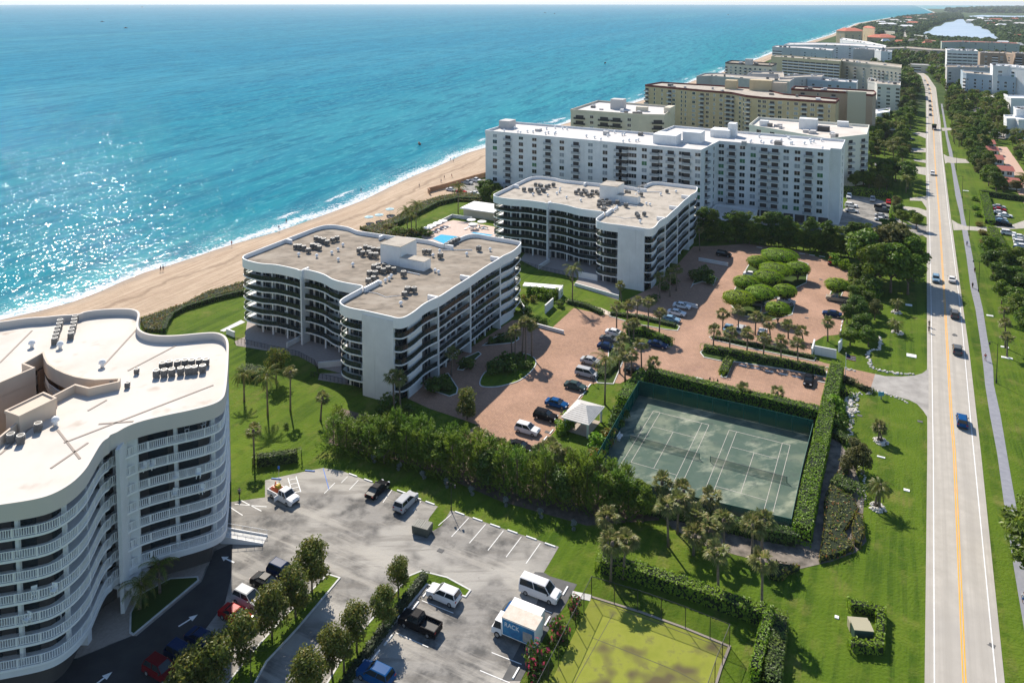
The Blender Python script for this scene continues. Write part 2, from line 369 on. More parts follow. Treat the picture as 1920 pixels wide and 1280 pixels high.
# ---------------------------------------------------------------- road, path, markings
M_conc = mat('road_concrete', (0.455, 0.42, 0.365), 0.85, (0.385, 0.355, 0.305), 0.5, detail=6, c3=(0.36, 0.335, 0.30), scale3=0.05, con3=(0.48, 0.7), bump=0.05, bscale=4, extra=(((0.33, 0.305, 0.265), 1.0, 0.42, 0.60, (0.012, 1, 1), math.atan2(.8813, .4725), 0.6), ((0.25, 0.235, 0.21), 0.35, 0.66, 0.76, (.4, 1, 1), math.atan2(.8813, .4725), 0.5)))
M_path = mat('path_asphalt', (0.20, 0.205, 0.235), 0.9, (0.27, 0.275, 0.30), 0.9, detail=6, contrast=(0.3, 0.7))
M_white = mat('paint_white', (0.78, 0.78, 0.76), 0.7, (0.55, 0.55, 0.53), 3.0, contrast=(0.45, 0.8))
M_yellow = mat('paint_yellow', (0.85, 0.40, 0.02), 0.7, (0.70, 0.34, 0.03), 3.0, contrast=(0.45, 0.8))
roadL = [(1733.6, 1280), (1738.6, 850), (1738.4, 689), (1738, 580), (1737.7, 418), (1736, 329), (1736, 267), (1736.3, 220), (1736, 187), (1734, 165), (1727, 142.5), (1713.7, 134), (1702, 122), (1697, 108), (1694, 95), (1691, 80), (1691, 64), (1693, 55)]
roadR = [(1884, 1280), (1839.4, 850), (1816.6, 652), (1806.4, 580), (1783.5, 412), (1775, 345), (1768, 289), (1763.5, 228), (1759, 197), (1755, 165), (1740, 143), (1722, 131), (1712, 121), (1708, 108), (1707, 95), (1706, 82), (1699, 66), (1697, 55)]
def ext_back(L, d=160):
    P = gp(L); a = (P[0]-P[1]).normalized(); return [P[0]+a*d]+P
RL = ext_back(roadL); RR = ext_back(roadR)
sheet('road', RL+RR[::-1], 0.03, M_conc)
def stripe(name, P, w, z, m, smooth=True):
    b = MB(); b.ribbon(P, z-0.004, z, w); o = b.build(name, m); tag(o, kind='structure'); return o
cy_ = [(1808.5, 1280), (1789.5, 850), (1783.6, 778), (1772, 580), (1761, 400), (1755, 329), (1752, 282.5), (1749.5, 220), (1747, 187), (1744, 165), (1733.5, 143)]
for sgn in (-1, 1):
    P = ext_back(cy_); n_ = Vector((0.8813, -0.4725, 0)); stripe('yellow_line', [p+n_*0.15*sgn for p in P], 0.14, 0.042, M_yellow)
stripe('edge_line', ext_back([(1752, 1280), (1750, 850), (1748.6, 778), (1746, 580), (1742.6, 400), (1740, 329), (1739, 250), (1738.6, 190)]), 0.14, 0.042, M_white)
stripe('edge_line', ext_back([(1868, 1280), (1826, 850), (1819, 778), (1801, 580), (1778, 400), (1768, 307), (1760, 228), (1755, 187)]), 0.14, 0.042, M_white)
pL = [(1869.7, 850), (1885, 961), (1901.6, 1068), (1918, 1166), (1938, 1290)]; pR = [(1888, 850), (1908, 964), (1928, 1068), (1948, 1166), (1972, 1290)]
pathL = pL[::-1]+[(1856, 778), (1847, 720.6), (1844, 689), (1838.4, 642.5), (1829, 580), (1819.7, 540.6), (1812, 481), (1805.6, 442), (1799.4, 400), (1791.6, 368), (1784, 314), (1777.5, 279), (1773, 255), (1769, 228), (1764, 195)]
pathR = pR[::-1]+[(1876, 778), (1863.4, 720.6), (1862, 689), (1851, 631.6), (1843, 580), (1833.8, 540.6), (1826, 493.8), (1816.6, 443.8), (1807, 400), (1804, 376), (1791.6, 320), (1785, 282.5), (1778, 257), (1773, 228), (1767, 195)]
sheet('footpath', ext_back(pathL, 60)+ext_back(pathR, 60)[::-1], 0.025, M_path)

# ---------------------------------------------------------------- paved surfaces
M_lot = mat('weathered_asphalt', (0.255, 0.243, 0.222), 0.92, (0.095, 0.092, 0.087), 0.30, detail=12, contrast=(0.44, 0.62), c3=(0.35, 0.333, 0.30), scale3=0.09, con3=(0.50, 0.60), bump=0.25, bscale=3, extra=(((0.17, 0.158, 0.14), 0.55, 0.50, 0.60, (0.12, 1, 1), A0+.5, 0.55), ((0.41, 0.385, 0.34), 0.35, 0.52, 0.62, (0.1, 1, 1), A0, 0.6), ((0.07, 0.065, 0.06), 0.5, 0.66, 0.74, (1, 1, 1), 0, 0.7)))
M_dkasph = mat('dark_asphalt', (0.085, 0.085, 0.085), 0.92, (0.12, 0.12, 0.118), 0.6, detail=6)
M_paver = mat('tan_pavers', (0.40, 0.34, 0.29), 0.9, (0.33, 0.28, 0.24), 2.5, detail=4)
def brick_mat():
    m = mat('brick_paving', (0.36, 0.215, 0.142), 0.92, (0.295, 0.178, 0.12), 0.7, detail=6, c3=(0.42, 0.255, 0.175), scale3=0.07, con3=(0.45, 0.65), extra=(((0.28, 0.165, 0.125), 0.4, 0.56, 0.70, (0.25, 1, 1), A0+.9, 0.6), ((0.20, 0.13, 0.105), 0.8, 0.66, 0.76, (1, 1, 1), 0, 0.5), ((0.42, 0.27, 0.19), 1.6, 0.5, 0.62, (1, 1, 1), 0, 0.4)))
    n = m.node_tree.nodes; l = m.node_tree.links; b = n['Principled BSDF']; src = b.inputs['Base Color'].links[0].from_socket
    g = n.new('ShaderNodeNewGeometry'); mp = n.new('ShaderNodeMapping'); mp.inputs['Rotation'].default_value = (0, 0, -A0+0.78); l.new(g.outputs['Position'], mp.inputs[0])
    br = n.new('ShaderNodeTexBrick'); br.inputs['Scale'].default_value = 1.0; br.inputs['Brick Width'].default_value = 0.6; br.inputs['Row Height'].default_value = 0.3; br.inputs['Mortar Size'].default_value = 0.03
    br.inputs['Color1'].default_value = (0.9, 0.9, 0.9, 1); br.inputs['Color2'].default_value = (1.12, 1.1, 1.08, 1); br.inputs['Mortar'].default_value = (0.72, 0.72, 0.72, 1)
    l.new(mp.outputs[0], br.inputs['Vector']); mx = n.new('ShaderNodeMix'); mx.data_type = 'RGBA'; mx.blend_type = 'MULTIPLY'; mx.inputs[0].default_value = 1
    l.new(src, mx.inputs[6]); l.new(br.outputs['Color'], mx.inputs[7]); l.new(mx.outputs[2], b.inputs['Base Color']); return m
M_brick = brick_mat()
M_kerb = mat('kerb_concrete', (0.62, 0.62, 0.60), 0.8, (0.50, 0.50, 0.48), 1.2)

LOT = [(497, 932), (497, 900), (528, 893), (560, 886), (604.8, 877), (640, 882), (730, 917), (821, 949), (806, 969), (800, 982), (812, 995), (828, 985), (845, 956), (950, 993), (1048, 1024.7), (1032, 1052), (1019.6, 1073), (1031, 1080), (1082, 1095), (1056.6, 1139), (1023, 1189), (976, 1276), (940, 1360), (900, 1500), (-200, 1500), (-200, 1200), (60, 1050), (250, 1000), (432, 941)]
lot = sheet('parking_lot', gp(LOT), 0.02, M_lot)
# drive along the building, asphalt colour darkened to paint in the building's shadow
sheet('building_drive', gp([(-200, 1400), (-200, 1260), (145, 1234), (246, 1192), (256, 1192), (378, 1090), (402, 1033), (436, 1018), (434, 1080), (422, 1130), (340, 1240), (250, 1330), (100, 1500), (-200, 1500)]), 0.032, mat('shadowed_drive_asphalt', (0.028, 0.028, 0.03), 0.92, (0.045, 0.045, 0.045), 0.3, detail=6))
sheet('entrance_pavers', gp([(40, 1255), (145, 1233), (245, 1191), (253, 1192), (376, 1089), (399, 1031), (430, 1000), (425, 960), (200, 960), (40, 1100)]), 0.045, M_paver)
sheet('asphalt_patch', gp([(1019.6, 1073), (1031, 1080), (1082, 1095), (1056.6, 1139), (1023, 1189), (976, 1276), (940, 1276), (985, 1190), (1010, 1120), (985, 1095), (1003, 1072)]), 0.033, M_dkasph)
BRICK = [(806, 766), (860, 784), (897, 797), (868, 812), (880, 835), (960, 852), (1006, 847), (1040, 808), (1090, 747), (1109, 720), (1135, 716), (1162, 719), (1195, 702), (1340, 740), (1538, 772), (1545, 738), (1552, 700), (1575, 706), (1632.5, 727.5), (1641, 701), (1590, 690), (1545, 680), (1522, 672), (1520, 645), (1545, 630), (1575, 627), (1582, 602), (1597, 550), (1605, 515), (1570, 495), (1505, 472), (1450, 463), (1397, 457), (1345, 461), (1300, 462), (1240, 530), (1180, 560), (1170, 600), (1143, 592), (1075.8, 577.6), (1033.6, 616), (1000, 600), (960, 600), (900, 640), (820, 690), (760, 745)]
sheet('brick_paving', gp(BRICK), 0.02, M_brick)
sheet('driveway_apron', gp([(1641, 701), (1659, 705), (1690, 706), (1715, 704), (1729, 700), (1737, 694), (1741, 689), (1741, 785), (1731, 770), (1719, 757), (1705, 750), (1662, 738), (1632.5, 727.5)]), 0.035, mat('apron_concrete', (0.38, 0.36, 0.33), 0.85, (0.26, 0.245, 0.225), 0.35, detail=6))
# tennis
def court_mat():
    m = mat('clay_court', (0.058, 0.100, 0.075), 0.95, (0.08, 0.122, 0.095), 0.5, detail=8, c3=(0.19, 0.22, 0.155), scale3=0.12, con3=(0.50, 0.72), extra=(((0.40, 0.42, 0.31), 0.22, 0.52, 0.68, (0.45, 1, 1), 0.4, 0.75), ((0.045, 0.07, 0.058), 0.5, 0.56, 0.66, (1, 1, 1), 0, 0.6))); return m
CT = [(1196, 738), (1530, 815), (1486, 1006), (1300, 960), (1105, 905), (1120, 868)]
sheet('tennis_court', gp(CT), 0.02, court_mat())
M_line = mat('court_tape', (0.58, 0.53, 0.47), 0.8, (0.40, 0.38, 0.34), 1.5)
AC = -0.469921
EX = Vector((cos(AC), sin(AC), 0)); EY = Vector((sin(AC), -cos(AC), 0))
def court_lines(x0, y0):
    O = Vector((x0, y0, 0)); b = MB().use(M_line); k = 0
    def ln(a, c, w=0.075):
        p, q = O+EX*a[0]+EY*a[1], O+EX*c[0]+EY*c[1]; b.ribbon([p, q], 0.028, 0.034+0.0015*(ln.k % 5), w); ln.k += 1
    ln.k = 0
    ln((0, 0), (10.97, 0), .10); ln((0, 23.77), (10.97, 23.77), .10); ln((0, 0), (0, 23.77)); ln((10.97, 0), (10.97, 23.77)); ln((1.37, 0), (1.37, 23.77)); ln((9.6, 0), (9.6, 23.77))
    ln((1.37, 5.485), (9.6, 5.485)); ln((1.37, 18.285), (9.6, 18.285)); ln((5.485, 5.485), (5.485, 18.285))
    tag(b.build('court_lines'), kind='structure')
court_lines(28.14, 147.75); court_lines(41.336, 141.05)
LC = [(1109, 1120), (1280, 1178), (1366, 1213), (1352, 1250), (1325, 1340), (1290, 1460), (940, 1460), (1033, 1278)]
sheet('old_court_surface', gp(LC), 0.02, mat('algae_court', (0.20, 0.225, 0.022), 0.95, (0.25, 0.27, 0.035), 0.5, detail=9, c3=(0.10, 0.082, 0.036), scale3=0.10, con3=(0.53, 0.61), extra=(((0.13, 0.125, 0.04), 0.5, 0.54, 0.64, (1, 1, 1), 0, 0.7),)))
# grass islands and lawns on paving
def island(name, L, z=0.10, m=None, kerb=True, kw=0.22, kz=0.14, n=0):
    P = gp(L); P = smooth_line(P, n, True) if n else P
    sheet(name, P, z, m or M_grass)
    if kerb:
        b = MB(); b.ribbon(P, 0.0, kz, kw, closed=True); tag(b.build('kerb', M_kerb), kind='structure')
island('island_lawn', [(900, 722), (908, 700), (935, 682), (975, 664), (997, 668), (1005, 680), (997, 695), (975, 713), (948, 722), (922, 726)], n=4)
island('bed_lawn', [(797, 728), (843, 743), (856, 738), (858, 728), (840, 700), (800, 715)], n=0, m=M_dkgreen)
island('bed_lawn', [(858, 693), (868, 694), (902, 664), (897, 660), (870, 672)], m=M_dkgreen)
island('bed_lawn', [(905, 648), (962, 643), (973, 636), (966, 622), (930, 632)], m=M_dkgreen)
sheet('side_lawn', gp([(800, 768), (860, 785), (893, 797), (880, 800), (845, 790), (818, 786), (780, 800), (740, 790), (700, 740), (760, 745)]), 0.05, M_grass)
island('lot_island', [(615, 1077), (637, 1084), (590, 1140), (556, 1180), (500, 1240), (470, 1295), (415, 1295), (480, 1215), (540, 1150)])
island('lot_island', [(768, 1080), (790, 1071), (838, 1083), (882, 1107), (873, 1119), (815, 1100), (800, 1096), (720, 1192), (655, 1285), (620, 1320), (590, 1320), (660, 1205)])
island('drive_island', [(1143, 593), (1146, 586), (1200, 590), (1262, 604), (1274, 613), (1270, 620), (1250, 618), (1190, 607)])
island('drive_island', [(1142, 640), (1150, 632), (1200, 622), (1236, 634), (1258, 645), (1257, 650), (1240, 650), (1200, 643), (1172, 668), (1150, 720), (1120, 718), (1117, 712), (1140, 680)], m=M_dkgreen)
island('drive_island', [(1330, 632), (1338, 631), (1440, 650), (1530, 671), (1526, 677), (1400, 652), (1336, 637)], m=M_dkgreen)
island('drive_island', [(1313, 661), (1320, 655), (1400, 668), (1550, 697), (1549, 708), (1480, 694), (1375, 678), (1362, 708), (1352, 707), (1357, 678), (1320, 670)], m=M_dkgreen)
island('planted_island', [(1295, 540), (1300, 533), (1318, 528), (1338, 535), (1343, 521), (1330, 515), (1305, 520)], m=M_dkgreen)
island('tree_island', [(1402, 500), (1412, 485), (1470, 480), (1515, 495), (1512, 530), (1430, 570), (1425, 590), (1490, 572), (1485, 590), (1440, 602), (1385, 590), (1365, 565)], m=M_dkgreen)
island('shade_tree_bed', [(1555, 555), (1575, 560), (1580, 548), (1560, 543)], m=M_dkgreen)
# mulch and sand beds
M_mulch = mat('mulch', (0.085, 0.066, 0.048), 0.95, (0.16, 0.12, 0.09), 1.0, detail=5)
M_sandbed = mat('pale_gravel', (0.25, 0.215, 0.18), 0.95, (0.09, 0.08, 0.065), 0.6, detail=6)
sheet('gravel_bed', gp([(1556, 800), (1582, 840), (1600, 870), (1612, 905), (1620, 940), (1617, 980), (1625, 1015), (1605, 1035), (1560, 1052), (1500, 1066), (1440, 1055), (1380, 1040), (1320, 1022), (1260, 990), (1240, 965), (1300, 960), (1490, 1010), (1540, 900)]), 0.03, M_sandbed)
sheet('mulch_bed', gp([(610, 790), (640, 765), (800, 812), (900, 840), (1005, 850), (1115, 880), (1160, 905), (1240, 940), (1235, 975), (1100, 985), (940, 940), (800, 880), (700, 850), (610, 830)]), 0.028, M_mulch)
# B1 / B2 terraces
sheet('terrace', gp([(459, 632), (440, 640), (443, 648), (560, 668), (600, 690), (640, 700), (600, 700), (596, 712), (655, 722), (700, 690), (700, 560), (470, 560)]), 0.06, mat('terrace_pavers', (0.36, 0.31, 0.28), 0.9, (0.30, 0.26, 0.235), 1.5))
sheet('terrace', gp([(975, 488), (1010, 505), (1060, 516), (1085, 522), (1075, 535), (1160, 563), (1165, 500), (1000, 450)]), 0.06, MATS['terrace_pavers'])
sheet('garden_walk', gp([(460, 604), (420, 622), (412, 620), (452, 600)]), 0.05, M_kerb)
sheet('garden_walk', gp([(1060, 566), (1066, 561), (1128, 578), (1160, 592), (1143, 592), (1127, 587)]), 0.05, mat('walk_concrete', (0.56, 0.47, 0.40), 0.85))
# pool deck between the towers
sheet('pool_deck', gp([(795, 434), (808, 423), (850, 413), (885, 418), (925, 425), (960, 440), (930, 455), (820, 458), (790, 445)]), 0.06, mat('pool_deck_pavers', (0.60, 0.47, 0.40), 0.9, (0.50, 0.40, 0.35), 1.0))
M_pool = mat('pool_water', (0.03, 0.36, 0.62), 0.08, (0.06, 0.46, 0.70), 1.5, spec=0.6)
sheet('pool_water', gp([(811, 448), (827, 440), (860, 444), (850, 452), (834, 458)]), 0.09, M_pool)
sheet('pool_water', gp([(882, 437), (888, 435.5), (925, 441), (918, 443)]), 0.09, M_pool)
# lot of the long white building, its beach-side lot, far lots
sheet('parking_lot', gp([(1590, 366), (1640, 372), (1668, 381), (1676, 400), (1690, 415), (1722, 430), (1737, 436), (1737, 425), (1700, 415), (1740, 440), (1660, 450), (1560, 440), (1380, 415), (1310, 395), (1320, 382), (1560, 408), (1585, 390)]), 0.03, M_lot)
sheet('parking_lot', gp([(838, 352), (850, 345), (905, 336), (920, 338), (935, 362), (905, 367), (868, 364), (845, 360)]), 0.03, M_lot)
M_brick2 = mat('far_brick_paving', (0.50, 0.34, 0.26), 0.92)
sheet('brick_drive', gp([(1868, 275), (1888, 276), (1905, 300), (1925, 330), (1960, 385), (1925, 390), (1902, 350), (1885, 310)]), 0.03, M_brick2)
for L in ([(1736, 329), (1736, 314), (1712, 312), (1675, 308), (1640, 305), (1640, 311), (1680, 317)], [(1737, 368), (1737, 390), (1728, 377), (1706, 376), (1706, 371), (1722, 370)],
          [(1737.5, 395), (1737.7, 407), (1722, 400), (1690, 392), (1690, 386), (1722, 390)], [(1738, 424), (1738, 446), (1722, 436), (1698, 433), (1690, 424), (1700, 422)],
          [(1736, 278), (1736, 286), (1708, 285), (1708, 278)], [(1736, 300), (1736, 306), (1715, 302), (1712, 299)], [(1736, 250), (1736, 260), (1722, 254), (1710, 250), (1722, 248)],
          [(1769, 289), (1772, 307), (1777, 305), (1782, 306), (1818, 306), (1812, 299), (1790, 296), (1776, 293)], [(1784.5, 412), (1788, 432), (1806, 431), (1850, 434), (1860, 432), (1850, 426), (1810, 424), (1796, 419)],
          [(1855, 424), (1890, 430), (1925, 428), (1925, 412), (1890, 424)], [(1765, 240), (1767, 246), (1795, 243), (1795, 240)]):
    sheet('driveway', gp(L), 0.027, M_conc)
# far lagoons
def far_sheet(name, L, h, m):
    P = gp(L); sheet(name, P, h, m)
M_lagoon = mat('lagoon_water', (0.42, 0.50, 0.58), 0.5, (0.30, 0.40, 0.50), 0.006, spec=0.15, stretch=(1, 3, 1))
far_sheet('lagoon', [(1722, 68), (1734, 60), (1744, 58), (1752, 51), (1764, 49), (1772, 43), (1788, 41), (1796, 36.5), (1806, 36.5), (1811, 42), (1824, 44), (1826, 49), (1842, 50), (1840, 54), (1856, 57), (1858, 63), (1872, 66), (1878, 75), (1800, 73), (1760, 71)], 0.1, M_lagoon)
far_sheet('lagoon', [(1816, 30.5), (1840, 28.6), (1900, 30), (1960, 30), (1960, 36), (1890, 35), (1846, 34), (1822, 33)], 0.1, M_lagoon)
# ---------------------------------------------------------------- building materials
M_wh = mat('white_render', (0.74, 0.745, 0.74), 0.7, (0.66, 0.665, 0.66), 0.35, detail=5, extra=(((0.52, 0.52, 0.51), 1.2, 0.56, 0.72, (1, 1, 0.06), 0, 0.5),))
M_wh2 = mat('white_trim', (0.80, 0.80, 0.79), 0.6)
M_cream = mat('cream_render', (0.62, 0.56, 0.44), 0.75, (0.56, 0.50, 0.39), 0.3)
M_tan = mat('tan_render', (0.55, 0.44, 0.27), 0.75, (0.48, 0.38, 0.235), 0.3)
M_beige = mat('beige_render', (0.60, 0.49, 0.385), 0.75, (0.54, 0.44, 0.345), 0.3)
M_greyr = mat('grey_render', (0.50, 0.48, 0.46), 0.75, (0.44, 0.43, 0.42), 0.3)
M_roofg = mat('gravel_roof', (0.28, 0.235, 0.185), 0.95, (0.16, 0.135, 0.105), 0.30, detail=9, contrast=(0.42, 0.66), stretch=(1, 1.6, 1), rot=0.5, c3=(0.34, 0.295, 0.24), scale3=0.14, con3=(0.5, 0.68))
M_roofg2 = mat('pale_gravel_roof', (0.43, 0.385, 0.325), 0.95, (0.26, 0.23, 0.19), 0.3, detail=9, contrast=(0.47, 0.70))
M_roofw = mat('white_membrane_roof', (0.60, 0.555, 0.50), 0.8, (0.52, 0.47, 0.41), 0.12, detail=8, contrast=(0.45, 0.70), c3=(0.36, 0.28, 0.21), scale3=0.14, con3=(0.60, 0.76))
M_roofw2 = mat('light_roof', (0.62, 0.60, 0.58), 0.8, (0.52, 0.50, 0.48), 0.2)
M_glass = mat('dark_glass', (0.018, 0.026, 0.030), 0.06, spec=0.6)
M_glassg = mat('shuttered_glass', (0.04, 0.16, 0.075), 0.3)
M_curt = mat('curtained_glass', (0.28, 0.31, 0.33), 0.35)
M_black = mat('black_metal', (0.02, 0.021, 0.022), 0.5)
M_shadewall = mat('shaded_recess_wall', (0.075, 0.068, 0.064), 0.8)  # near-black tone carries the shade inside the balcony recesses
M_dark = mat('dark_interior', (0.05, 0.045, 0.045), 0.6)
M_tile = mat('red_tile', (0.50, 0.14, 0.075), 0.8, (0.40, 0.11, 0.06), 0.8)
M_maroon = mat('maroon_fascia', (0.13, 0.028, 0.022), 0.7)
M_steel = mat('grey_steel', (0.42, 0.42, 0.41), 0.45, metal=0.5)
M_ac = mat('condenser_case', (0.17, 0.165, 0.155), 0.55, (0.11, 0.105, 0.10), 3.0)
M_fan = mat('fan_grille', (0.02, 0.02, 0.02), 0.5)
def rail_glass():
    m = bpy.data.materials.new('tinted_rail_glass'); m.use_nodes = True; n = m.node_tree.nodes; l = m.node_tree.links; n.clear()
    o = n.new('ShaderNodeOutputMaterial'); t = n.new('ShaderNodeBsdfTransparent'); t.inputs[0].default_value = (0.55, 0.62, 0.58, 1)
    p = n.new('ShaderNodeBsdfPrincipled'); p.inputs['Base Color'].default_value = (0.02, 0.03, 0.028, 1); p.inputs['Roughness'].default_value = 0.1
    x = n.new('ShaderNodeMixShader'); x.inputs[0].default_value = 0.45; l.new(t.outputs[0], x.inputs[1]); l.new(p.outputs[0], x.inputs[2]); l.new(x.outputs[0], o.inputs[0]); return m
M_rail = rail_glass()
def mesh_screen():
    m = bpy.data.materials.new('green_windscreen'); m.use_nodes = True; n = m.node_tree.nodes; l = m.node_tree.links; n.clear()
    o = n.new('ShaderNodeOutputMaterial'); t = n.new('ShaderNodeBsdfTransparent'); p = n.new('ShaderNodeBsdfDiffuse'); p.inputs[0].default_value = (0.012, 0.085, 0.065, 1)
    x = n.new('ShaderNodeMixShader'); x.inputs[0].default_value = 0.8; l.new(t.outputs[0], x.inputs[1]); l.new(p.outputs[0], x.inputs[2]); l.new(x.outputs[0], o.inputs[0]); return m
M_screen = mesh_screen()

def chaikin(P, it=2, mx=0.8, closed=True):
    P = [Vector((p[0], p[1], 0)) for p in P]
    for _ in range(it):
        Q = []; n = len(P)
        for i in range(n if closed else n-1):
            a, b = P[i], P[(i+1) % n]; L = (b-a).length
            if L < 0.02: continue
            t = min(0.25, mx/L)
            if not closed and i == 0: Q.append(a)
            else: Q.append(a.lerp(b, t))
            if not closed and i == n-2: Q.append(b)
            else: Q.append(a.lerp(b, 1-t))
        P = Q
    return P
def inset(P, d):
    """closed line moved to its left (inwards for counter-clockwise) by d"""
    n = len(P); out = []
    for i in range(n):
        t = (P[(i+1) % n]-P[i-1]); t = t.normalized() if t.length > 1e-6 else Vector((1, 0, 0)); out.append(P[i]+Vector((-t.y, t.x, 0))*d)
    return out
def posts(b, P, z0, h, w, step, closed=False, skip=0):
    Q = resample(P+([P[0]] if closed else []), step)
    for q in Q[skip:]: b.box((q.x, q.y, z0), (w, w, h))

# ---------------------------------------------------------------- roof machinery (things of their own)
def ac_proto():
    b = MB(); b.box((0, 0, 0.25), (0.95, 0.95, 0.9)); 
    for sx in (-1, 1):
        for sy in (-1, 1): b.box((sx*.38, sy*.38, 0), (.07, .07, .25))
    for z in (0.4, 0.55, 0.7, 0.85, 1.0): b.box((0, 0, z), (1.0, 1.0, .03))
    body = b.data('condenser_body'); body.materials.append(M_ac)
    f = MB(); f.tube([(0, 0, 1.15), (0, 0, 1.22)], 0.40, n=12); fan = f.data('condenser_fan'); fan.materials.append(M_fan)
    g = MB(); g.ribbon([(0.47*cos(t*pi/6), 0.47*sin(t*pi/6)) for t in range(12)], 1.15, 1.27, 0.07, closed=True); rim = g.data('condenser_rim'); rim.materials.append(M_steel)
    return body, fan, rim
AC_M = ac_proto()
def ac_unit(p, rz, label, group, s=1.0):
    e = empty('air_conditioner', p, rz, label, 'air conditioner', group); e.scale = (s, s, s)
    link('case', AC_M[0], e); link('fan_grille', AC_M[1], e); link('fan_rim', AC_M[2], e); return e
def vent_mesh():
    b = MB(); b.tube([(0, 0, 0), (0, 0, .55)], .22, n=8); b.dome((0, 0, .55), .42, .45, 10, 3); b.tube([(0, 0, .5), (0, 0, .56)], .42, n=10)
    m = b.data('vent'); m.materials.append(M_wh2); m.shade_smooth(); return m
VENT = vent_mesh()
def vent(p, label, group, s=1.0):
    o = link('roof_vent', VENT); o.location = p; o.scale = (s, s, s); tag(o, label, 'roof vent', group); return o

# ---------------------------------------------------------------- the twin condominium blocks with wavy balconies
OUT = [(-55.8, 12.0), (-53.5, 11.3), (-49, 11.2), (-45.5, 12.3), (-42, 12.4), (-38.3, 12.2), (-37.4, 11.8), (-36.9, 13.1), (-33, 12.9), (-30, 12.3), (-27.3, 11), (-24.7, 10.5), (-21, 10.6), (-18.2, 10.9), (-17.4, 9.8),
       (-17.4, 3.4), (-16.9, 1.4), (-15.4, 0.2), (-13, -0.4), (-9.7, -0.2), (-9.7, -0.05), (-1.9, -0.05), (-1.9, -0.2), (-0.6, 0), (0.1, 1), (0.2, 4), (-0.3, 8), (-0.1, 11), (0.5, 13.2), (0.4, 20), (0.5, 26.4), (0.3, 34), (0.5, 41.0), (0.4, 43), (1.0, 46), (0.9, 49),
       (0.1, 53.5), (-0.6, 54.9), (-3.7, 55.3), (-9.8, 55.3), (-14.3, 55.6), (-16.2, 54), (-16.7, 50.5), (-17.5, 43.5), (-22.4, 44.9), (-27.2, 44.7), (-33.3, 43.6), (-45.2, 42.9), (-49.4, 44.6), (-54.5, 44.6), (-56.8, 43), (-57.4, 40), (-57.4, 14.5), (-56.9, 13)]
INN = [(-53.8, 14.4), (-15.5, 14.4), (-15.5, 2.2), (-9.6, 2.2), (-9.6, 0.4), (-2.0, 0.4), (-2.0, 2.2), (-1.7, 2.4), (-1.7, 53), (-14.5, 53), (-14.5, 42), (-53.8, 42)]
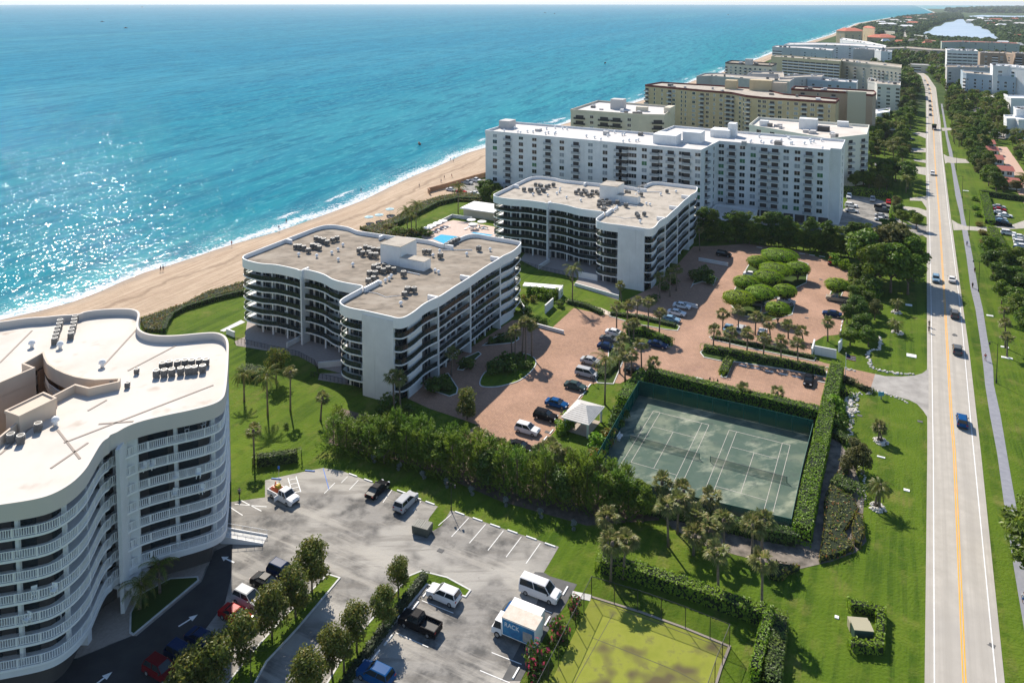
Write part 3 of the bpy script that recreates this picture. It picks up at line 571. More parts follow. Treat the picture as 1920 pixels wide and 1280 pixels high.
def condo(org, label, sc=1.0, roofm=None):
    FH = 2.75; o = empty('apartment_block', UV(*org), A0, label, 'apartment building', 'twin white apartment blocks with wavy balconies')
    O = chaikin(OUT, 2, 0.7); RZ = 16.95
    b = MB(); b.prism(inset(O, .17), 16.3, RZ); b.build('roof', roofm or M_roofg, o)
    b = MB(); b.ribbon(O, 15.75, 18.0, 0.24, closed=True)
    for x, y, dx, dy in ((-37.1, 13.2, .5, 2.6), (-.9, 26.5, 2.6, .5), (-.9, 41.2, 2.6, .5), (-.9, 12.9, 2.6, .5), (-17.0, 12.6, .5, 5.4), (-36.5, 42.6, .5, 2.2), (-56.4, 28.6, 2.0, .5), (-16.0, 44, 2.4, .5)): b.box((x, y, 16.2), (dx, dy, 1.80))
    b.build('parapet', M_wh2, o)
    b = MB(); b.box((-5.8, 0.15, 0), (7.8, 0.9, 17.2)); b.build('end_wall', M_wh, o)
    for x, y, dx, dy in ((-37.1, 13.2, .45, 2.8), (-.7, 26.5, 2.6, .45), (-.7, 41.2, 2.6, .45), (-.7, 12.9, 2.4, .4), (-17.0, 13.2, .45, 3.6), (-14.8, 2.2, .5, .5)):
        b = MB(); b.box((x, y, 0), (dx, dy, 16.5)); b.build('dividing_wall', M_wh, o)
    b = MB(); b.ribbon([(-.7, 3.0), (-.75, 6), (-.95, 8.4)], 0, 16, 0.3); b.build('side_wall', M_wh, o)
    b = MB(); b.ribbon([(-.4, 42.5), (-.1, 45), (.0, 47.5), (-.1, 49.5)], 0, 16, 0.3); b.build('side_wall', M_wh, o)
    for x, y in [(x, 13.0) for x in (-50.5, -47.2, -42.6, -30.8, -26.8, -23.2)]+[(-1.0, y) for y in (18.0, 22.5, 31, 36, 52)]+[(-55.4, 20), (-55.4, 34)]:
        b = MB(); b.box((x, y, 0), (.32, .32, 16.2)); b.build('column', M_wh2, o)
    b = MB().use(M_glass); P = [Vector((*p, 0)) for p in INN]; b.ribbon(P, 0, 16.3, 0.2, closed=True); b.build('glazed_wall', None, o)
    b = MB()
    for i in range(len(P)):
        a, c = P[i], P[(i+1) % len(P)]; L = (c-a).length
        if L < 4: continue
        d = (c-a).normalized(); nn = Vector((d.y, -d.x, 0)); k = 1
        while k*1.55 < L-0.5:
            q = a+d*(k*1.55)+nn*.14; wide = 0.55 if k % 4 == 0 else 0.09
            b.box((q.x, q.y, 0), (wide if abs(d.x) > .5 else .12, wide if abs(d.y) > .5 else .12, 16.2)); k += 1
    b.build('mullion', M_greyr, o)
    for k in range(1, 6):
        z = k*FH; b = MB(); b.prism(O, z-0.24, z); s = b.build('balcony_floor', M_wh2, o)
        O2 = inset(O, .12); m0 = (-9.9, -1.7)
        segs = []; cur = []
        for p in O2+[O2[0]]:
            if -9.9 < p.x < -1.7 and p.y < .6:
                if len(cur) > 1: segs.append(cur)
                cur = []
            else: cur.append(p)
        if len(cur) > 1: segs.append(cur)
        b = MB().use(M_rail); c = MB()
        for sg in segs:
            b.ribbon(sg, z+.08, z+1.02, .03); c.ribbon(sg, z+1.02, z+1.08, .07); posts(c, sg, z, 1.05, .06, 1.3)
        rl = b.build('railing', None, o); c.build('handrail', M_black, rl)
    # stair and lift housings on the roof
    b = MB().use(M_wh); b.box((-22.4, 30.6, RZ), (6.0, 6.9, 4.75)); b.use(M_roofg2); b.box((-22.4, 30.6, RZ+4.75), (6.1, 7.0, .12)); b.build('lift_housing', None, o)
    b = MB().use(M_wh); b.box((-16.0, 28.4, RZ), (7.0, 2.9, 2.25)); b.use(M_roofg2); b.box((-16.0, 28.4, RZ+2.25), (7.1, 3.0, .1)); b.build('stair_housing', None, o)
    for pp, rr in (([(-19, 10, RZ+.12), (-14, 10.5, RZ+.12), (-11, 9.6, RZ+.12), (-8, 12.5, RZ+.12)], .07), ([(-17, 42, RZ+.15), (-10, 45.6, RZ+.15)], .12), ([(-17, 24.6, RZ+.15), (-12, 24.4, RZ+.15)], .14)):
        b = MB(); b.tube(pp, rr, n=5); b.build('roof_pipe', M_wh2, o)
    # balcony furniture: part of nothing, left on the terrace floors
    return o
B1o, B2o = (-87.4, 123.5), (-60.6, 205.0)
condo(B1o, 'nearer white apartment block with wavy dark glass balconies and brownish flat roof')
condo(B2o, 'farther white apartment block with wavy dark glass balconies and paler flat roof', roofm=M_roofg2)
AC1 = [(-51.5, 25.8), (-50.3, 26.0), (-48.9, 26.0), (-46.3, 24.8), (-51.2, 33.3), (-49.8, 33.2), (-48.1, 32.7), (-46.3, 32.0), (-46.5, 34.4), (-46.2, 35.8), (-46.3, 28.1), (-47.6, 27.9), (-45.2, 27.7),
       (-32.4, 29.2), (-31.2, 30.1), (-29.8, 29.1), (-28.5, 29.4), (-27.4, 31.3), (-33.3, 33.1), (-31.8, 32.7), (-30.3, 33.0), (-28.9, 33.4), (-23.5, 22.1), (-23.5, 23.6), (-22.2, 24.5), (-21.8, 21.6), (-20.3, 21.4), (-20.0, 22.9), (-18.6, 23.2),
       (-20.7, 18.8), (-22.0, 18.4), (-19.3, 16.2), (-19.5, 14.6), (-14.8, 21.8), (-7.1, 14.8), (-8.2, 13.9), (-7.5, 11.7), (-19.5, 37.7), (-18.3, 38.1), (-14.0, 36.6), (-17.1, 44.6), (-17.0, 46.0), (-17.0, 47.4), (-17.0, 48.8), (-17.0, 50.2), (-8.2, 45.9), (-34.5, 30.5), (-34.8, 33.4)]
VT1 = [(-46.8, 21.8), (-42.0, 23.0), (-40.3, 26.7), (-40.5, 29.4), (-41.8, 32.9), (-35.7, 32.3), (-35.4, 23.3), (-29.9, 22.1), (-49.0, 28.9), (-16.4, 15.1), (-16.5, 17.0), (-16.4, 18.3), (-17.0, 20.0), (-5.6, 7.6), (-9.9, 27.7), (-8.6, 27.2), (-16.6, 40.4), (-16.2, 36.6), (-9.2, 41.4), (-5.6, 47.2)]
for org, nm, jx in ((B1o, 'nearer brown-roofed apartment block', 0), (B2o, 'farther pale-roofed apartment block', .6)):
    for i, (x, y) in enumerate(AC1):
        where = 'at the sea end' if x < -40 else 'by the lift housing' if x < -18 and y < 35 else 'at the back edge' if y > 35 else 'near the road end'
        ac_unit(UV(org[0]+x+jx*R.uniform(-1, 1), org[1]+y+jx*R.uniform(-1, 1), 16.95), A0+R.uniform(-.15, .15), 'condenser %s of the %s roof' % (where, nm.split()[1]), 'condensers on the roof of the '+nm, R.uniform(.95, 1.15))
    for i, (x, y) in enumerate(VT1):
        where = 'on the open sea half' if x < -25 else 'on the road half'
        vent(UV(org[0]+x, org[1]+y, 16.95), 'white vent %s of the %s roof' % (where, nm.split()[1]), 'mushroom vents on the roof of the '+nm)

# ---------------------------------------------------------------- big curved building at the lower left
def big_curve():
    H0 = 24.5
    right = [(201.6, 819.7), (203, 815.5), (210, 812), (218, 809), (234.4, 799.1), (257.9, 789.7), (304.7, 778), (363.4, 766.3), (398.5, 757), (414.9, 748), (420.8, 736), (424.5, 700), (426.5, 663), (427, 640), (419.6, 628), (403.2, 622.8), (375.1, 624.5), (328.2, 629.2), (293, 629.2), (269.6, 624.5), (257.9, 616.3), (256.7, 604.5),
             (261.4, 588.1), (255.5, 581.1), (239.1, 578.3), (201.6, 578.8), (159.4, 583.4), (148, 589.3), (110, 591), (84.4, 594), (53.9, 595.2), (0, 603.4), (-180, 625)]
    left = [(-180, 965), (-80, 955), (0, 944.1), (67.2, 934), (100.8, 923.9), (134.4, 903.8), (157.9, 880.2), (171.3, 857), (183.1, 836.5), (192, 825)]
    P = [G(x, y, H0) for x, y in left+right]; P = chaikin(P, 2, 1.6)
    P = [Vector((p.x, p.y, 0)) for p in P]
    o = empty('apartment_building', (-70, 118, 0), 0, 'large curved beige and white apartment building with white railed balconies at the lower left', 'apartment building')
    org = Vector((-70, 118, 0))
    def bd(b, n, m, par=o): 
        b.v = [(v[0]-org.x, v[1]-org.y, v[2]) for v in b.v]; return b.build(n, m, par)
    CTY = [(80.9, 659.6), (84, 670), (90, 681), (105.5, 691.3), (122, 699), (140.7, 705.3), (158, 708.5), (178.2, 711), (223.9, 708.9), (222, 715), (166.4, 727), (140.7, 720.5), (96.1, 743.5), (104, 748), (37, 782), (30.5, 793.2), (0, 817.9), (-120, 880), (-120, 760), (0, 715.9), (63.3, 688.9), (43, 681)]
    C = [G(x, y, H0) for x, y in CTY]; C = [Vector((p.x, p.y, 0)) for p in C]
    # roof with the courtyard cut out (bmesh boundary fill)
    bm = bmesh.new()
    def loop(Q, z):
        vs = [bm.verts.new((q.x-org.x, q.y-org.y, z)) for q in Q]
        return vs, [bm.edges.new((vs[i], vs[(i+1) % len(vs)])) for i in range(len(vs))]
    _, e1 = loop(inset(P, .1), 23.25); _, e2 = loop(C, 23.25)
    bmesh.ops.triangle_fill(bm, edges=e1+e2, use_beauty=True)
    for f in bm.faces:
        if f.normal.z < 0: f.normal_flip()
    me = bpy.data.meshes.new('roof'); bm.to_mesh(me); bm.free(); me.materials.append(M_roofw); link('roof', me, o)
    # parapet: beige on the sea side, white over the balconies
    nL = None
    b = MB(); b.ribbon(P, 22.35, H0, 0.35, closed=True); bd(b, 'parapet', mat('pale_render', (0.62, 0.56, 0.50), 0.75, (0.60, 0.55, 0.50), 0.3))
    b = MB(); b.ribbon(C, 22.2, H0, 0.3, closed=True); bd(b, 'courtyard_parapet', M_beige)
    # courtyard walls: solid beige left wall, open corridors on the curved side
    cut = [Vector((p.x, p.y, 0)) for p in [G(x, y, H0) for x, y in ((43, 681), (63.3, 688.9), (0, 715.9), (-120, 760))]]
    b = MB(); b.ribbon(cut, 0, 22.3, .3); lw = [Vector((p.x, p.y, 0)) for p in [G(x, y, H0) for x, y in ((-120, 880), (0, 817.9), (30.5, 793.2), (37, 782), (104, 748), (96.1, 743.5), (140.7, 720.5), (166.4, 727), (222, 715), (223.9, 708.9))]]
    b.ribbon(lw, 0, 22.3, .3); bd(b, 'courtyard_wall', M_beige)
    arc = C[:9]; arc = [Vector((p.x, p.y, 0)) for p in [G(43, 681, H0)]]+arc
    back = [p+Vector((1.2, 1.8, 0)) for p in arc]
    b = MB(); b.ribbon(back, 0, 22.3, .3); bd(b, 'corridor_wall', mat('corridor_brown', (0.30, 0.20, 0.14), 0.8))
    for k in range(7):
        z = 20.2-2.6*k; b = MB(); b.ribbon(arc, z-.3, z+.1, .4); s = bd(b, 'corridor_edge', M_beige); b = MB(); b.ribbon(arc, z+.95, z+1.05, .08); posts(b, arc, z, 1.0, .06, .35); bd(b, 'corridor_railing', M_wh2, o)
    b = MB(); 
    # balcony half: the line from the far left round to the right end
    iL = 0; Q = []
    xs = [p for p in P]
    # take the part of the outline that faces the car park: from the left-most low point to the right end
    start = min(range(len(P)), key=lambda i: (P[i]-G(-80, 955, H0).xy.to_3d()).length); end = min(range(len(P)), key=lambda i: (P[i]-G(427, 640, H0).xy.to_3d()).length)
    fr_ = P[start:end+1]
    inn = []
    n = len(fr_)
    for i in range(n):
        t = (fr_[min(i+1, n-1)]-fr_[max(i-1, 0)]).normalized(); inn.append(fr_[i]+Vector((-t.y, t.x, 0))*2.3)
    b = MB(); b.ribbon(inn, 0, 22.4, .25); w = bd(b, 'shaded_recess_wall', M_shadewall)
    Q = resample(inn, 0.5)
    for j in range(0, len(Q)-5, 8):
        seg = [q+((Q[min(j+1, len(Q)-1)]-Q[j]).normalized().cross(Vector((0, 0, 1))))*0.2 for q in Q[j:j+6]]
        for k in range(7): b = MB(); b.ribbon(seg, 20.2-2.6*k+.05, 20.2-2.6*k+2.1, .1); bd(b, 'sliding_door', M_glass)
    b = MB()
    Q2 = resample([a.lerp(c, .45) for a, c in zip(fr_, inn)], 5.0)
    for q in Q2[1:]: b = MB(); b.box((q.x, q.y, 3.0), (.42, .42, 19.5)); bd(b, 'column', M_wh)
    fin = G(216, 811.5, H0); t = Vector((0.25, -1, 0)).normalized()
    b = MB(); b.box((fin.x+.2, fin.y+1.6, 0), (.5, 4.6, 22.6), rz=.15); b.box((fin.x-.1, fin.y+2.6, 0), (3.2, .5, 22.5), rz=.15); bd(b, 'dividing_wall', M_wh)
    ring = P
    for k in range(7):
        z = 20.2-2.6*k
        b = MB(); poly = fr_+inn[::-1]
        for i in range(n-1):
            q = [fr_[i], fr_[i+1], inn[i+1], inn[i]]
            b.mesh([(p.x, p.y, z) for p in q]+[(p.x, p.y, z-.28) for p in q], [(0, 1, 2, 3), (7, 6, 5, 4), (0, 4, 5, 1)])
        bd(b, 'balcony_floor', M_wh2)
        r = [a.lerp(c, .04) for a, c in zip(fr_, inn)]
        b = MB(); b.ribbon(r, z+1.0, z+1.08, .10); b.ribbon(r, z+.10, z+.16, .08); posts(b, r, z+.1, .92, .075, .26); posts(b, r, z, 1.1, .12, 2.4); bd(b, 'balcony_railing', M_wh2)
    # ground floor under the balconies
    b = MB(); b.ribbon([a.lerp(c, 1.6) for a, c in zip(fr_, inn)], 0, 4.4, .3); bd(b, 'lobby_wall', M_greyr)
    b = MB(); b.ribbon([a.lerp(c, .1) for a, c in zip(fr_, inn)], 3.55, 4.4, .3); bd(b, 'entrance_canopy_band', M_wh)
    for x, y in ((300, 1075), (150, 1235), (395, 1030), (60, 1270)):
        p = G(x, y-12, 0); b = MB(); b.box((p.x, p.y+1.5, 0), (.9, .9, 4.2)); bd(b, 'entrance_column', M_wh)
    a, c = G(246, 1088, 0), G(196, 1095, 3.2)
    b = MB(); b.box((G(222, 1098, 3).x, G(222, 1098, 3).y+1.5, 2.8), (5.2, 3.6, .5), rz=-.15); bd(b, 'entrance_canopy', M_wh)
    # solid sea side and ends
    sea = P[end:]+P[:start+1]; b = MB(); b.ribbon(sea, 0, 22.5, .3); bd(b, 'sea_side_wall', M_beige)
    # box room on the roof and the raised strip
    bx = [G(x, y, 25.6) for x, y in ((10.5, 771), (36.3, 780.4), (104.3, 747.5), (81, 737))]
    b = MB(); b.prism(bx, 22.0, 25.5); b.ribbon(bx, 25.4, 25.75, .25, closed=True); bd(b, 'plant_room', M_beige)
    b = MB()
    for (p, q) in (((0, 852), (60, 800)), ((190, 690), (256, 618)), ((330, 648), (240, 695)), ((60, 620), (0, 680)), ((95, 878), (165, 830)), ((400, 722), (120, 830)), ((250, 790), (185, 795)), ((108, 806), (150, 860)), ((200, 750), (165, 770))):
        a_, c_ = G(*p, 23.25), G(*q, 23.25); b = MB(); b.ribbon([a_, c_], 23.22, 23.31, .28); bd(b, 'roof_seam', mat('roof_walkway', (0.30, 0.25, 0.21), .8))
    b = MB()
    for x, y, dx, dy in ((407, 660, 1.6, 4.5), (415, 705, 1.6, 3.4)):
        p = G(x, y, 23.3); b.box((p.x, p.y, 22.8), (dx, dy, 1.2), rz=.2)
    return o
big_curve()
acs = [(-54.9, 115.2), (-53.8, 115.4), (-52.7, 115.6), (-51.5, 116.0), (-50.4, 116.2), (-49.5, 116.4), (-48.4, 116.8), (-55.1, 117.7), (-54.2, 118.1), (-53.0, 118.3), (-52.0, 118.7), (-50.9, 118.7), (-49.8, 118.9), (-48.7, 118.9),
       (-80.8, 134.0), (-80.1, 132.6), (-79.5, 131.1), (-78.8, 129.6), (-78.1, 128.1), (-77.4, 126.6), (-79.1, 135.8), (-78.5, 134.4), (-77.8, 133.0), (-77.1, 131.5), (-76.5, 130.0), (-75.8, 128.6), (-64.0, 100.3), (-66.0, 97.7), (-64.5, 97.4), (-58.5, 116.3), (-60.2, 112.2), (-57.8, 112.0)]
for i, (x, y) in enumerate(acs):
    if i < 14: lb, gp_, rz = 'condenser in the %s row near the right end of the curved roof' % ('front' if i < 7 else 'back'), 'double row of condensers on the white curved roof', .25
    elif i < 26: lb, gp_, rz = 'condenser in the %s file by the sea parapet of the curved roof' % ('left' if i < 20 else 'right'), 'files of condensers by the sea parapet', .42
    elif i < 29: lb, gp_, rz = ['single condenser standing apart beside the box room on the white roof', 'left condenser of the pair at the lower left of the white roof', 'right condenser of the pair at the lower left of the white roof'][i-26], 'condensers near the box room', .35
    else: lb, gp_, rz = ['small dark condenser left of the double row on the white roof', 'small low condenser in front of the double row, left one', 'small low condenser in front of the double row, right one'][i-29], 'small condensers on the white roof', .2
    ac_unit((x, y, 23.25), rz, lb, gp_, .95 if i < 29 else .7)
for x, y, lb in ((192, 688, 'domed vent by the courtyard tip of the white curved roof'), (104, 797, 'domed vent beside the box room on the white curved roof'), (60, 651, 'domed vent left of the sea-side condensers on the white roof'), (113, 653, 'domed vent right below the sea-side condensers')):
    vent(G(x, y, 23.25), lb, 'vents on the white curved roof', 1.3)

# ---------------------------------------------------------------- generic slab blocks
def win_mesh(kind, w, h):
    b = MB().use(M_wh2); b.box((0, .02, -.06), (w+.16, .1, h+.12)); b.use({'d': M_glass, 'g': M_glassg, 'c': M_curt}[kind])
    n = 2 if w < 2.2 else 3
    for k in range(n):
        ww = w/n; b.box((-w/2+ww*(k+.5), .085, 0), (ww-.09, .06, h))
    return b.data('window')
def bal_mesh(w, m_rail, m_slab):
    b = MB().use(m_slab); b.box((0, .65, -.12), (w, 1.3, .16)); b.use(M_dark); b.box((0, .05, .05), (w*.72, .12, 2.05)); b.use(m_rail)
    for s in ((0, 1.26, w, .05), (-w/2+.03, .65, .05, 1.25), (w/2-.03, .65, .05, 1.25)): b.box((s[0], s[1], .12), (s[2], s[3], .85))
    return b.data('balcony')
M_barrail = mat('grey_rail', (0.36, 0.38, 0.39), 0.5)
WM = {k: win_mesh(k, 2.0, 1.5) for k in 'dgc'}; WW = {k: win_mesh(k, 2.6, 1.5) for k in 'dgc'}; WN = {k: win_mesh(k, 1.0, 1.6) for k in 'dgc'}
BM_ = {'k': bal_mesh(3.2, M_barrail, M_wh2), 'l': bal_mesh(4.8, M_barrail, M_wh2), 'n': bal_mesh(6.0, M_black, M_cream)}
STRIP = {}
def strip_mesh(w):
    if w not in STRIP:
        b = MB().use(M_dark); b.box((0, .03, .9), (w*.96, .1, 1.25)); b.use(M_wh2); b.box((0, .35, -.1), (w, .7, .95)); STRIP[w] = b.data('balcony_band')
    return STRIP[w]
CAMP = Vector((0, 0, CH))
def block(name, label, foot, z1, wallm, roofm, faces, z0=0.0, par=1.0, cat='apartment building', group=None, pmat=None, nopar=False, roofextra=(), origin=None, base=0):
    """foot: corner points (counter-clockwise); faces: list of (edge index, floors, z of the first sill, floor height, pattern)"""
    P = [Vector((p[0], p[1], 0)) for p in foot]
    if sum(P[i].x*P[(i+1) % len(P)].y-P[(i+1) % len(P)].x*P[i].y for i in range(len(P))) < 0: raise Exception('clockwise '+label)
    c = sum(P, Vector())/len(P); o = empty(name, c, 0, label, cat, group); L = [p-c for p in P]
    b = MB(); b.prism(L, z0 if not base else base, z1-par, bottom=bool(base)); b.build('wall', wallm, o)
    b = MB(); b.prism(inset(L, .12) if len(L) > 4 else [p*.998 for p in L], z1-par+.002, z1-par+.10, bottom=False); b.build('roof', roofm, o)
    if not nopar: b = MB(); b.ribbon(L, z1-par-.3, z1, .3, closed=True); b.build('parapet', pmat or wallm, o)
    wins = []
    for (e, nf, zs, fh, pat) in faces:
        a, q = L[e % len(L)], L[(e+1) % len(L)]; d = (q-a); ln = d.length; d.normalize(); nn = Vector((d.y, -d.x, 0)); ang = atan2(d.y, d.x)+pi
        cells = pat; cw = ln/len(cells)
        for i, ch in enumerate(cells):
            if ch in ' .': continue
            s = a+d*(cw*(i+.5))+nn*.03
            for f in range(nf):
                z = zs+f*fh; rr = R.random(); kd = 'd' if rr < .66 else 'c' if rr < .9 or wallm is not M_wh else 'g'
                if ch == 'w': wins.append(('window', WM[kd], s, z+.9, ang))
                elif ch == 'W': wins.append(('window', WW[kd], s, z+.8, ang))
                elif ch == 'n': wins.append(('window', WN[kd], s, z+.7, ang))
                elif ch == 'b': wins.append(('balcony', BM_['k'], s, z, ang))
                elif ch == 'B': wins.append(('balcony', BM_['l'], s, z, ang))
                elif ch == 'N': wins.append(('balcony', BM_['n'], s, z, ang))
                elif ch == 's': wins.append(('balcony_band', strip_mesh(round(cw*.92, 1)), s, z, ang))
    for kind in ('window', 'balcony', 'balcony_band'):
        ws = [w for w in wins if w[0] == kind]; ws.sort(key=lambda w: (w[2]+c-CAMP).length)
        for (k, me, s, z, ang) in ws[:100]:
            x = link(k, me, o); x.location = (s.x, s.y, z); x.rotation_euler = (0, 0, ang)
        rest = ws[100:]
        if rest:
            mb = MB()
            for (k, me, s, z, ang) in rest:
                ca, sa = cos(ang), sin(ang); base_ = len(mb.v)
                for v in me.vertices: mb.v.append((s.x+v.co.x*ca-v.co.y*sa, s.y+v.co.x*sa+v.co.y*ca, z+v.co.z))
                for p in me.polygons:
                    mt = me.materials[p.material_index]; mb.use(mt); mb.f.append(tuple(base_+i for i in p.vertices)); mb.m.append(mb.cur)
            x = mb.build('farther_'+kind, None, o); tag(x, kind='stuff')
    if len(P) >= 4 and z1 > 15 and not nopar:      # housings and machines on the flat roof
        rg = random.Random(int(abs(c.x)+abs(c.y))); W0, W1 = (L[0]+L[-1])/2, (L[len(L)//2-1]+L[len(L)//2])/2
        for k in range(rg.randint(7, 12)):
            q = W0.lerp(W1, rg.uniform(.08, .92))+V*rg.uniform(-5, 5); s = rg.uniform(1.0, 2.6); b = MB().use(rg.choice([M_wh, M_greyr, M_ac, M_ac])); b.box((q.x, q.y, z1-par+.1), (s, s*rg.uniform(.7, 1.6), rg.uniform(.7, 1.8)), rz=A0); b.build('roof_machine', None, o)
    for ex in roofextra:
        (pn, u, v, du, dv, h, m) = ex; q = UV(u, v)-c; b = MB().use(m); b.box((q.x, q.y, z1-par+.05), (du, dv, h), rz=A0); b.build(pn, None, o)
    return o
def uvp(L): return [UV(u, v) for u, v in L]
# long white block: west range and east wing
WB = 'long white ten-storey apartment block'
F3 = [(-152.2, 275.5), (-95, 274.3), (-63.2, 274.3), (-61.2, 295.5), (-22.0, 295.5), (-22.0, 299), (-18.4, 299), (-18.4, 320.0), (-55, 321), (-86.0, 323), (-88, 301), (-152, 301)]
o3 = block('apartment_block', 'long white ten-storey apartment block with projecting balconies and green shutters', uvp(F3), 28.0, M_wh, M_roofw2,
      [(0, 10, 1.2, 2.6, '.w.b.w..w.b.w.b..w.w.'.replace('..', '.')), (1, 10, 1.2, 2.6, 'bbww.w.bw.b.wb.w'), (2, 9, 3.6, 2.62, '.b.n.'), (3, 9, 3.6, 2.62, 'w.b.w.w.b.b.w.w.b.w.'), (6, 9, 3.6, 2.6, '..n...')],
      roofextra=[('lift_housing', -79, 287, 9, 8, 3.6, M_wh), ('lift_housing', -70.5, 294, 7, 7, 4.2, M_wh), ('plant_box', -63.5, 311, 7.5, 7, 3.0, M_wh), ('stair_tower', -59.5, 313, 3, 4.5, 5.4, M_wh), ('plant_box', -149.5, 290, 5, 6, 3.4, M_greyr)])
# garages under the east wing: dark panels for their inner shade, white piers between
b = MB().use(M_dark)
c3 = sum(uvp(F3), Vector())/len(F3)
for k in range(7):
    u = -49.5+k*4.0; p = UV(u+2, 295.42)-c3; b.box((p.x, p.y, .1), (3.3, .2, 2.9), rz=A0)
b.build('garage_shade_panel', None, o3)
for k in range(46):
    r_ = R.random(); u = -148+R.random()*60 if k < 26 else -53+R.random()*30; v = 279+R.random()*19 if k < 26 else 299+R.random()*18
    vent(UV(u, v, 27.1), 'dark vent on the %s roof of the long white block' % ('sea range' if k < 26 else 'road wing'), 'vents on the %s of the long white block' % ('sea range' if k < 26 else 'road wing'), 1.2)
o = block('pool_pavilion', 'low white terrace building in the corner of the long white block', uvp([(-61, 270), (-46, 270), (-46, 292), (-61, 292)]), 4.4, M_wh, M_roofw2, [])
# cream block with roof terraces behind the long white one
block('apartment_block', 'cream block with roof terraces behind the sea end of the long white block', uvp([(-155.5, 375), (-118, 375), (-106, 379), (-109.5, 412), (-155.5, 416)]), 24, M_cream, M_roofw2,
      [(0, 7, 1.6, 2.9, '.N.w.N.N.w.'), (1, 7, 1.6, 2.9, '.N'), (2, 7, 1.6, 2.9, '....')], par=1.2, roofextra=[('stair_tower', -136, 395, 7, 6, 5.5, M_greyr), ('end_wall', -108, 396, 3.4, 10, 3.0, M_cream), ('plant_box', -122, 393, 6, 3, 2.4, M_cream)])
# white block beside the road end of the long one
block('apartment_block', 'white block with roof equipment behind the road end of the long white block', uvp([(-63.8, 376), (-27, 352.9), (-12.7, 372), (-12.7, 401), (-63.8, 403)]), 22.5, mat('ivory_render', (0.70, 0.69, 0.60), .75), M_roofw,
      [(0, 7, 2, 2.75, '.W.W.W.W.W.'), (1, 7, 2, 2.75, '.b.b.b')], par=1.3, roofextra=[('lift_housing', -38, 383, 8, 5, 5.0, M_wh), ('plant_box', -31, 380, 5, 4, 2.2, M_dark), ('stair_housing', -58, 383, 4, 3, 2.6, M_wh), ('lift_housing', -24, 398, 5, 3, 2.5, M_wh)])
# the long tan block with the maroon edge: two ranges
F5 = [(-146.9, 479.4), (-106, 466.5), (-89, 463), (-79, 452), (-69.0, 447.4), (-30.7, 445.0), (-30.0, 459), (-61.1, 470), (-72, 486), (-85, 492), (-104, 497), (-142.2, 500.1)]
block('apartment_block', 'long tan ten-storey apartment block with a maroon roof edge and a bend in its front', uvp(F5), 27.5, M_tan, M_roofg2,
      [(0, 9, 1.5, 2.7, 'b.n.n.bw.nn.w.b'), (1, 9, 1.5, 2.7, 'wnwb'), (2, 9, 1.5, 2.7, 'b.wn'), (3, 9, 1.5, 2.7, 'b.w'), (4, 9, 1.5, 2.7, 'w.b.w.n.w.b.w.b.n.'), (11, 9, 1.5, 2.7, '.b.n.')],
      pmat=M_maroon, roofextra=[('lift_housing', -94, 488, 7, 6, 5.5, M_tan), ('curved_screen', -76, 487, 13, 6, 6.5, M_tan), ('roof_pergola', -66, 487, 10, 4, 5.5, M_beige)])
block('apartment_block', 'tan wing with a maroon edge and a plain pale stair tower at its road end', uvp([(-60, 500), (-29, 497), (-14, 488), (-12.5, 498), (-14, 512), (-60, 516)]), 27.5, mat('rosy_tan_render', (0.42, 0.33, 0.25), .75), M_roofg2,
      [(0, 9, 1.5, 2.7, '.b.n.b.'), (1, 9, 1.5, 2.7, '.')], pmat=M_maroon)
b = MB(); q = UV(-22.5, 491.5); b.box((q.x, q.y, 0), (10, 3, 28.5), rz=A0)
o = b.build('stair_tower', mat('pale_olive_render', (0.50, 0.48, 0.38), .75)); tag(o, 'plain pale olive stair tower rising at the end of the tan wing', 'stair tower')
# ---------------------------------------------------------------- farther buildings: roof corners in the photograph at a known roof height
def gb(L, h): return [G(x, y, h) for x, y in L]
def fb(label, L, h, wallm, roofm, faces, **k):
    nm = k.pop('name', 'apartment_block'); P = gb(L, h)
    if sum(P[i].x*P[(i+1) % len(P)].y-P[(i+1) % len(P)].x*P[i].y for i in range(len(P))) < 0:
        P = P[::-1]
    return block(nm, label, P, h, wallm, roofm, faces, **k)
M_blueg = mat('blue_grey_render', (0.36, 0.44, 0.50), .7)
def front(L, h, depth, rot=None):
    """front roof line (left to right) pushed back by depth along the coast"""
    P = gb(L, h); d = V*depth if rot is None else rot*depth
    return P+[p+d for p in P[::-1]]
def fr(label, L, h, depth, wallm, roofm, pats, **k):
    P = front(L, h, depth); nm = k.pop('name', 'apartment_block'); fh = k.pop('fh', 2.8); z0_ = k.pop('zs', 1.2); nf = int((h-k.get('par', 1.0)-z0_-.6)/fh)
    faces = [(i, nf, z0_, fh, p) for i, p in enumerate(pats)]
    return block(nm, label, P, h, wallm, roofm, faces, **k)
fr('grey beachfront block with a curved sea end beyond the tan block', [(1306, 143), (1330, 142), (1395, 147), (1450, 151), (1480, 153)], 20, 28, M_greyr, M_roofg2, ['.', '..w.', '.w.W.', '.n..'], roofextra=[])
fr('low white and grey block with a tall stair fin beyond the tan block', [(1402, 138), (1460, 139), (1462, 147), (1512, 144), (1540, 144)], 20, 25, M_greyr, M_roofg2, ['w..w', '.', 'W.n', '.W.'])
fr('low blue-white block between the tan block and the road', [(1514, 149), (1560, 152), (1606, 155)], 18, 22, M_blueg, M_roofw2, ['.w.w.W', '.w..n.'])
fr('cream seafront block with a dark flat roof', [(1360, 117), (1447, 123)], 24, 30, M_cream, M_roofg, ['b.w.w.w.b.b.w.w.w.b'], pmat=M_dark)
fr('yellowish cream block with a plain end wall and a grid of grey balconies', [(1446, 106), (1467, 107), (1575, 115)], 26, 26, mat('yellow_cream_render', (0.62, 0.53, 0.33), .75), M_roofg2, ['.', 'ssssssssss'], roofextra=[('stair_tower', -120, 700, 6, 6, 5, M_greyr)])
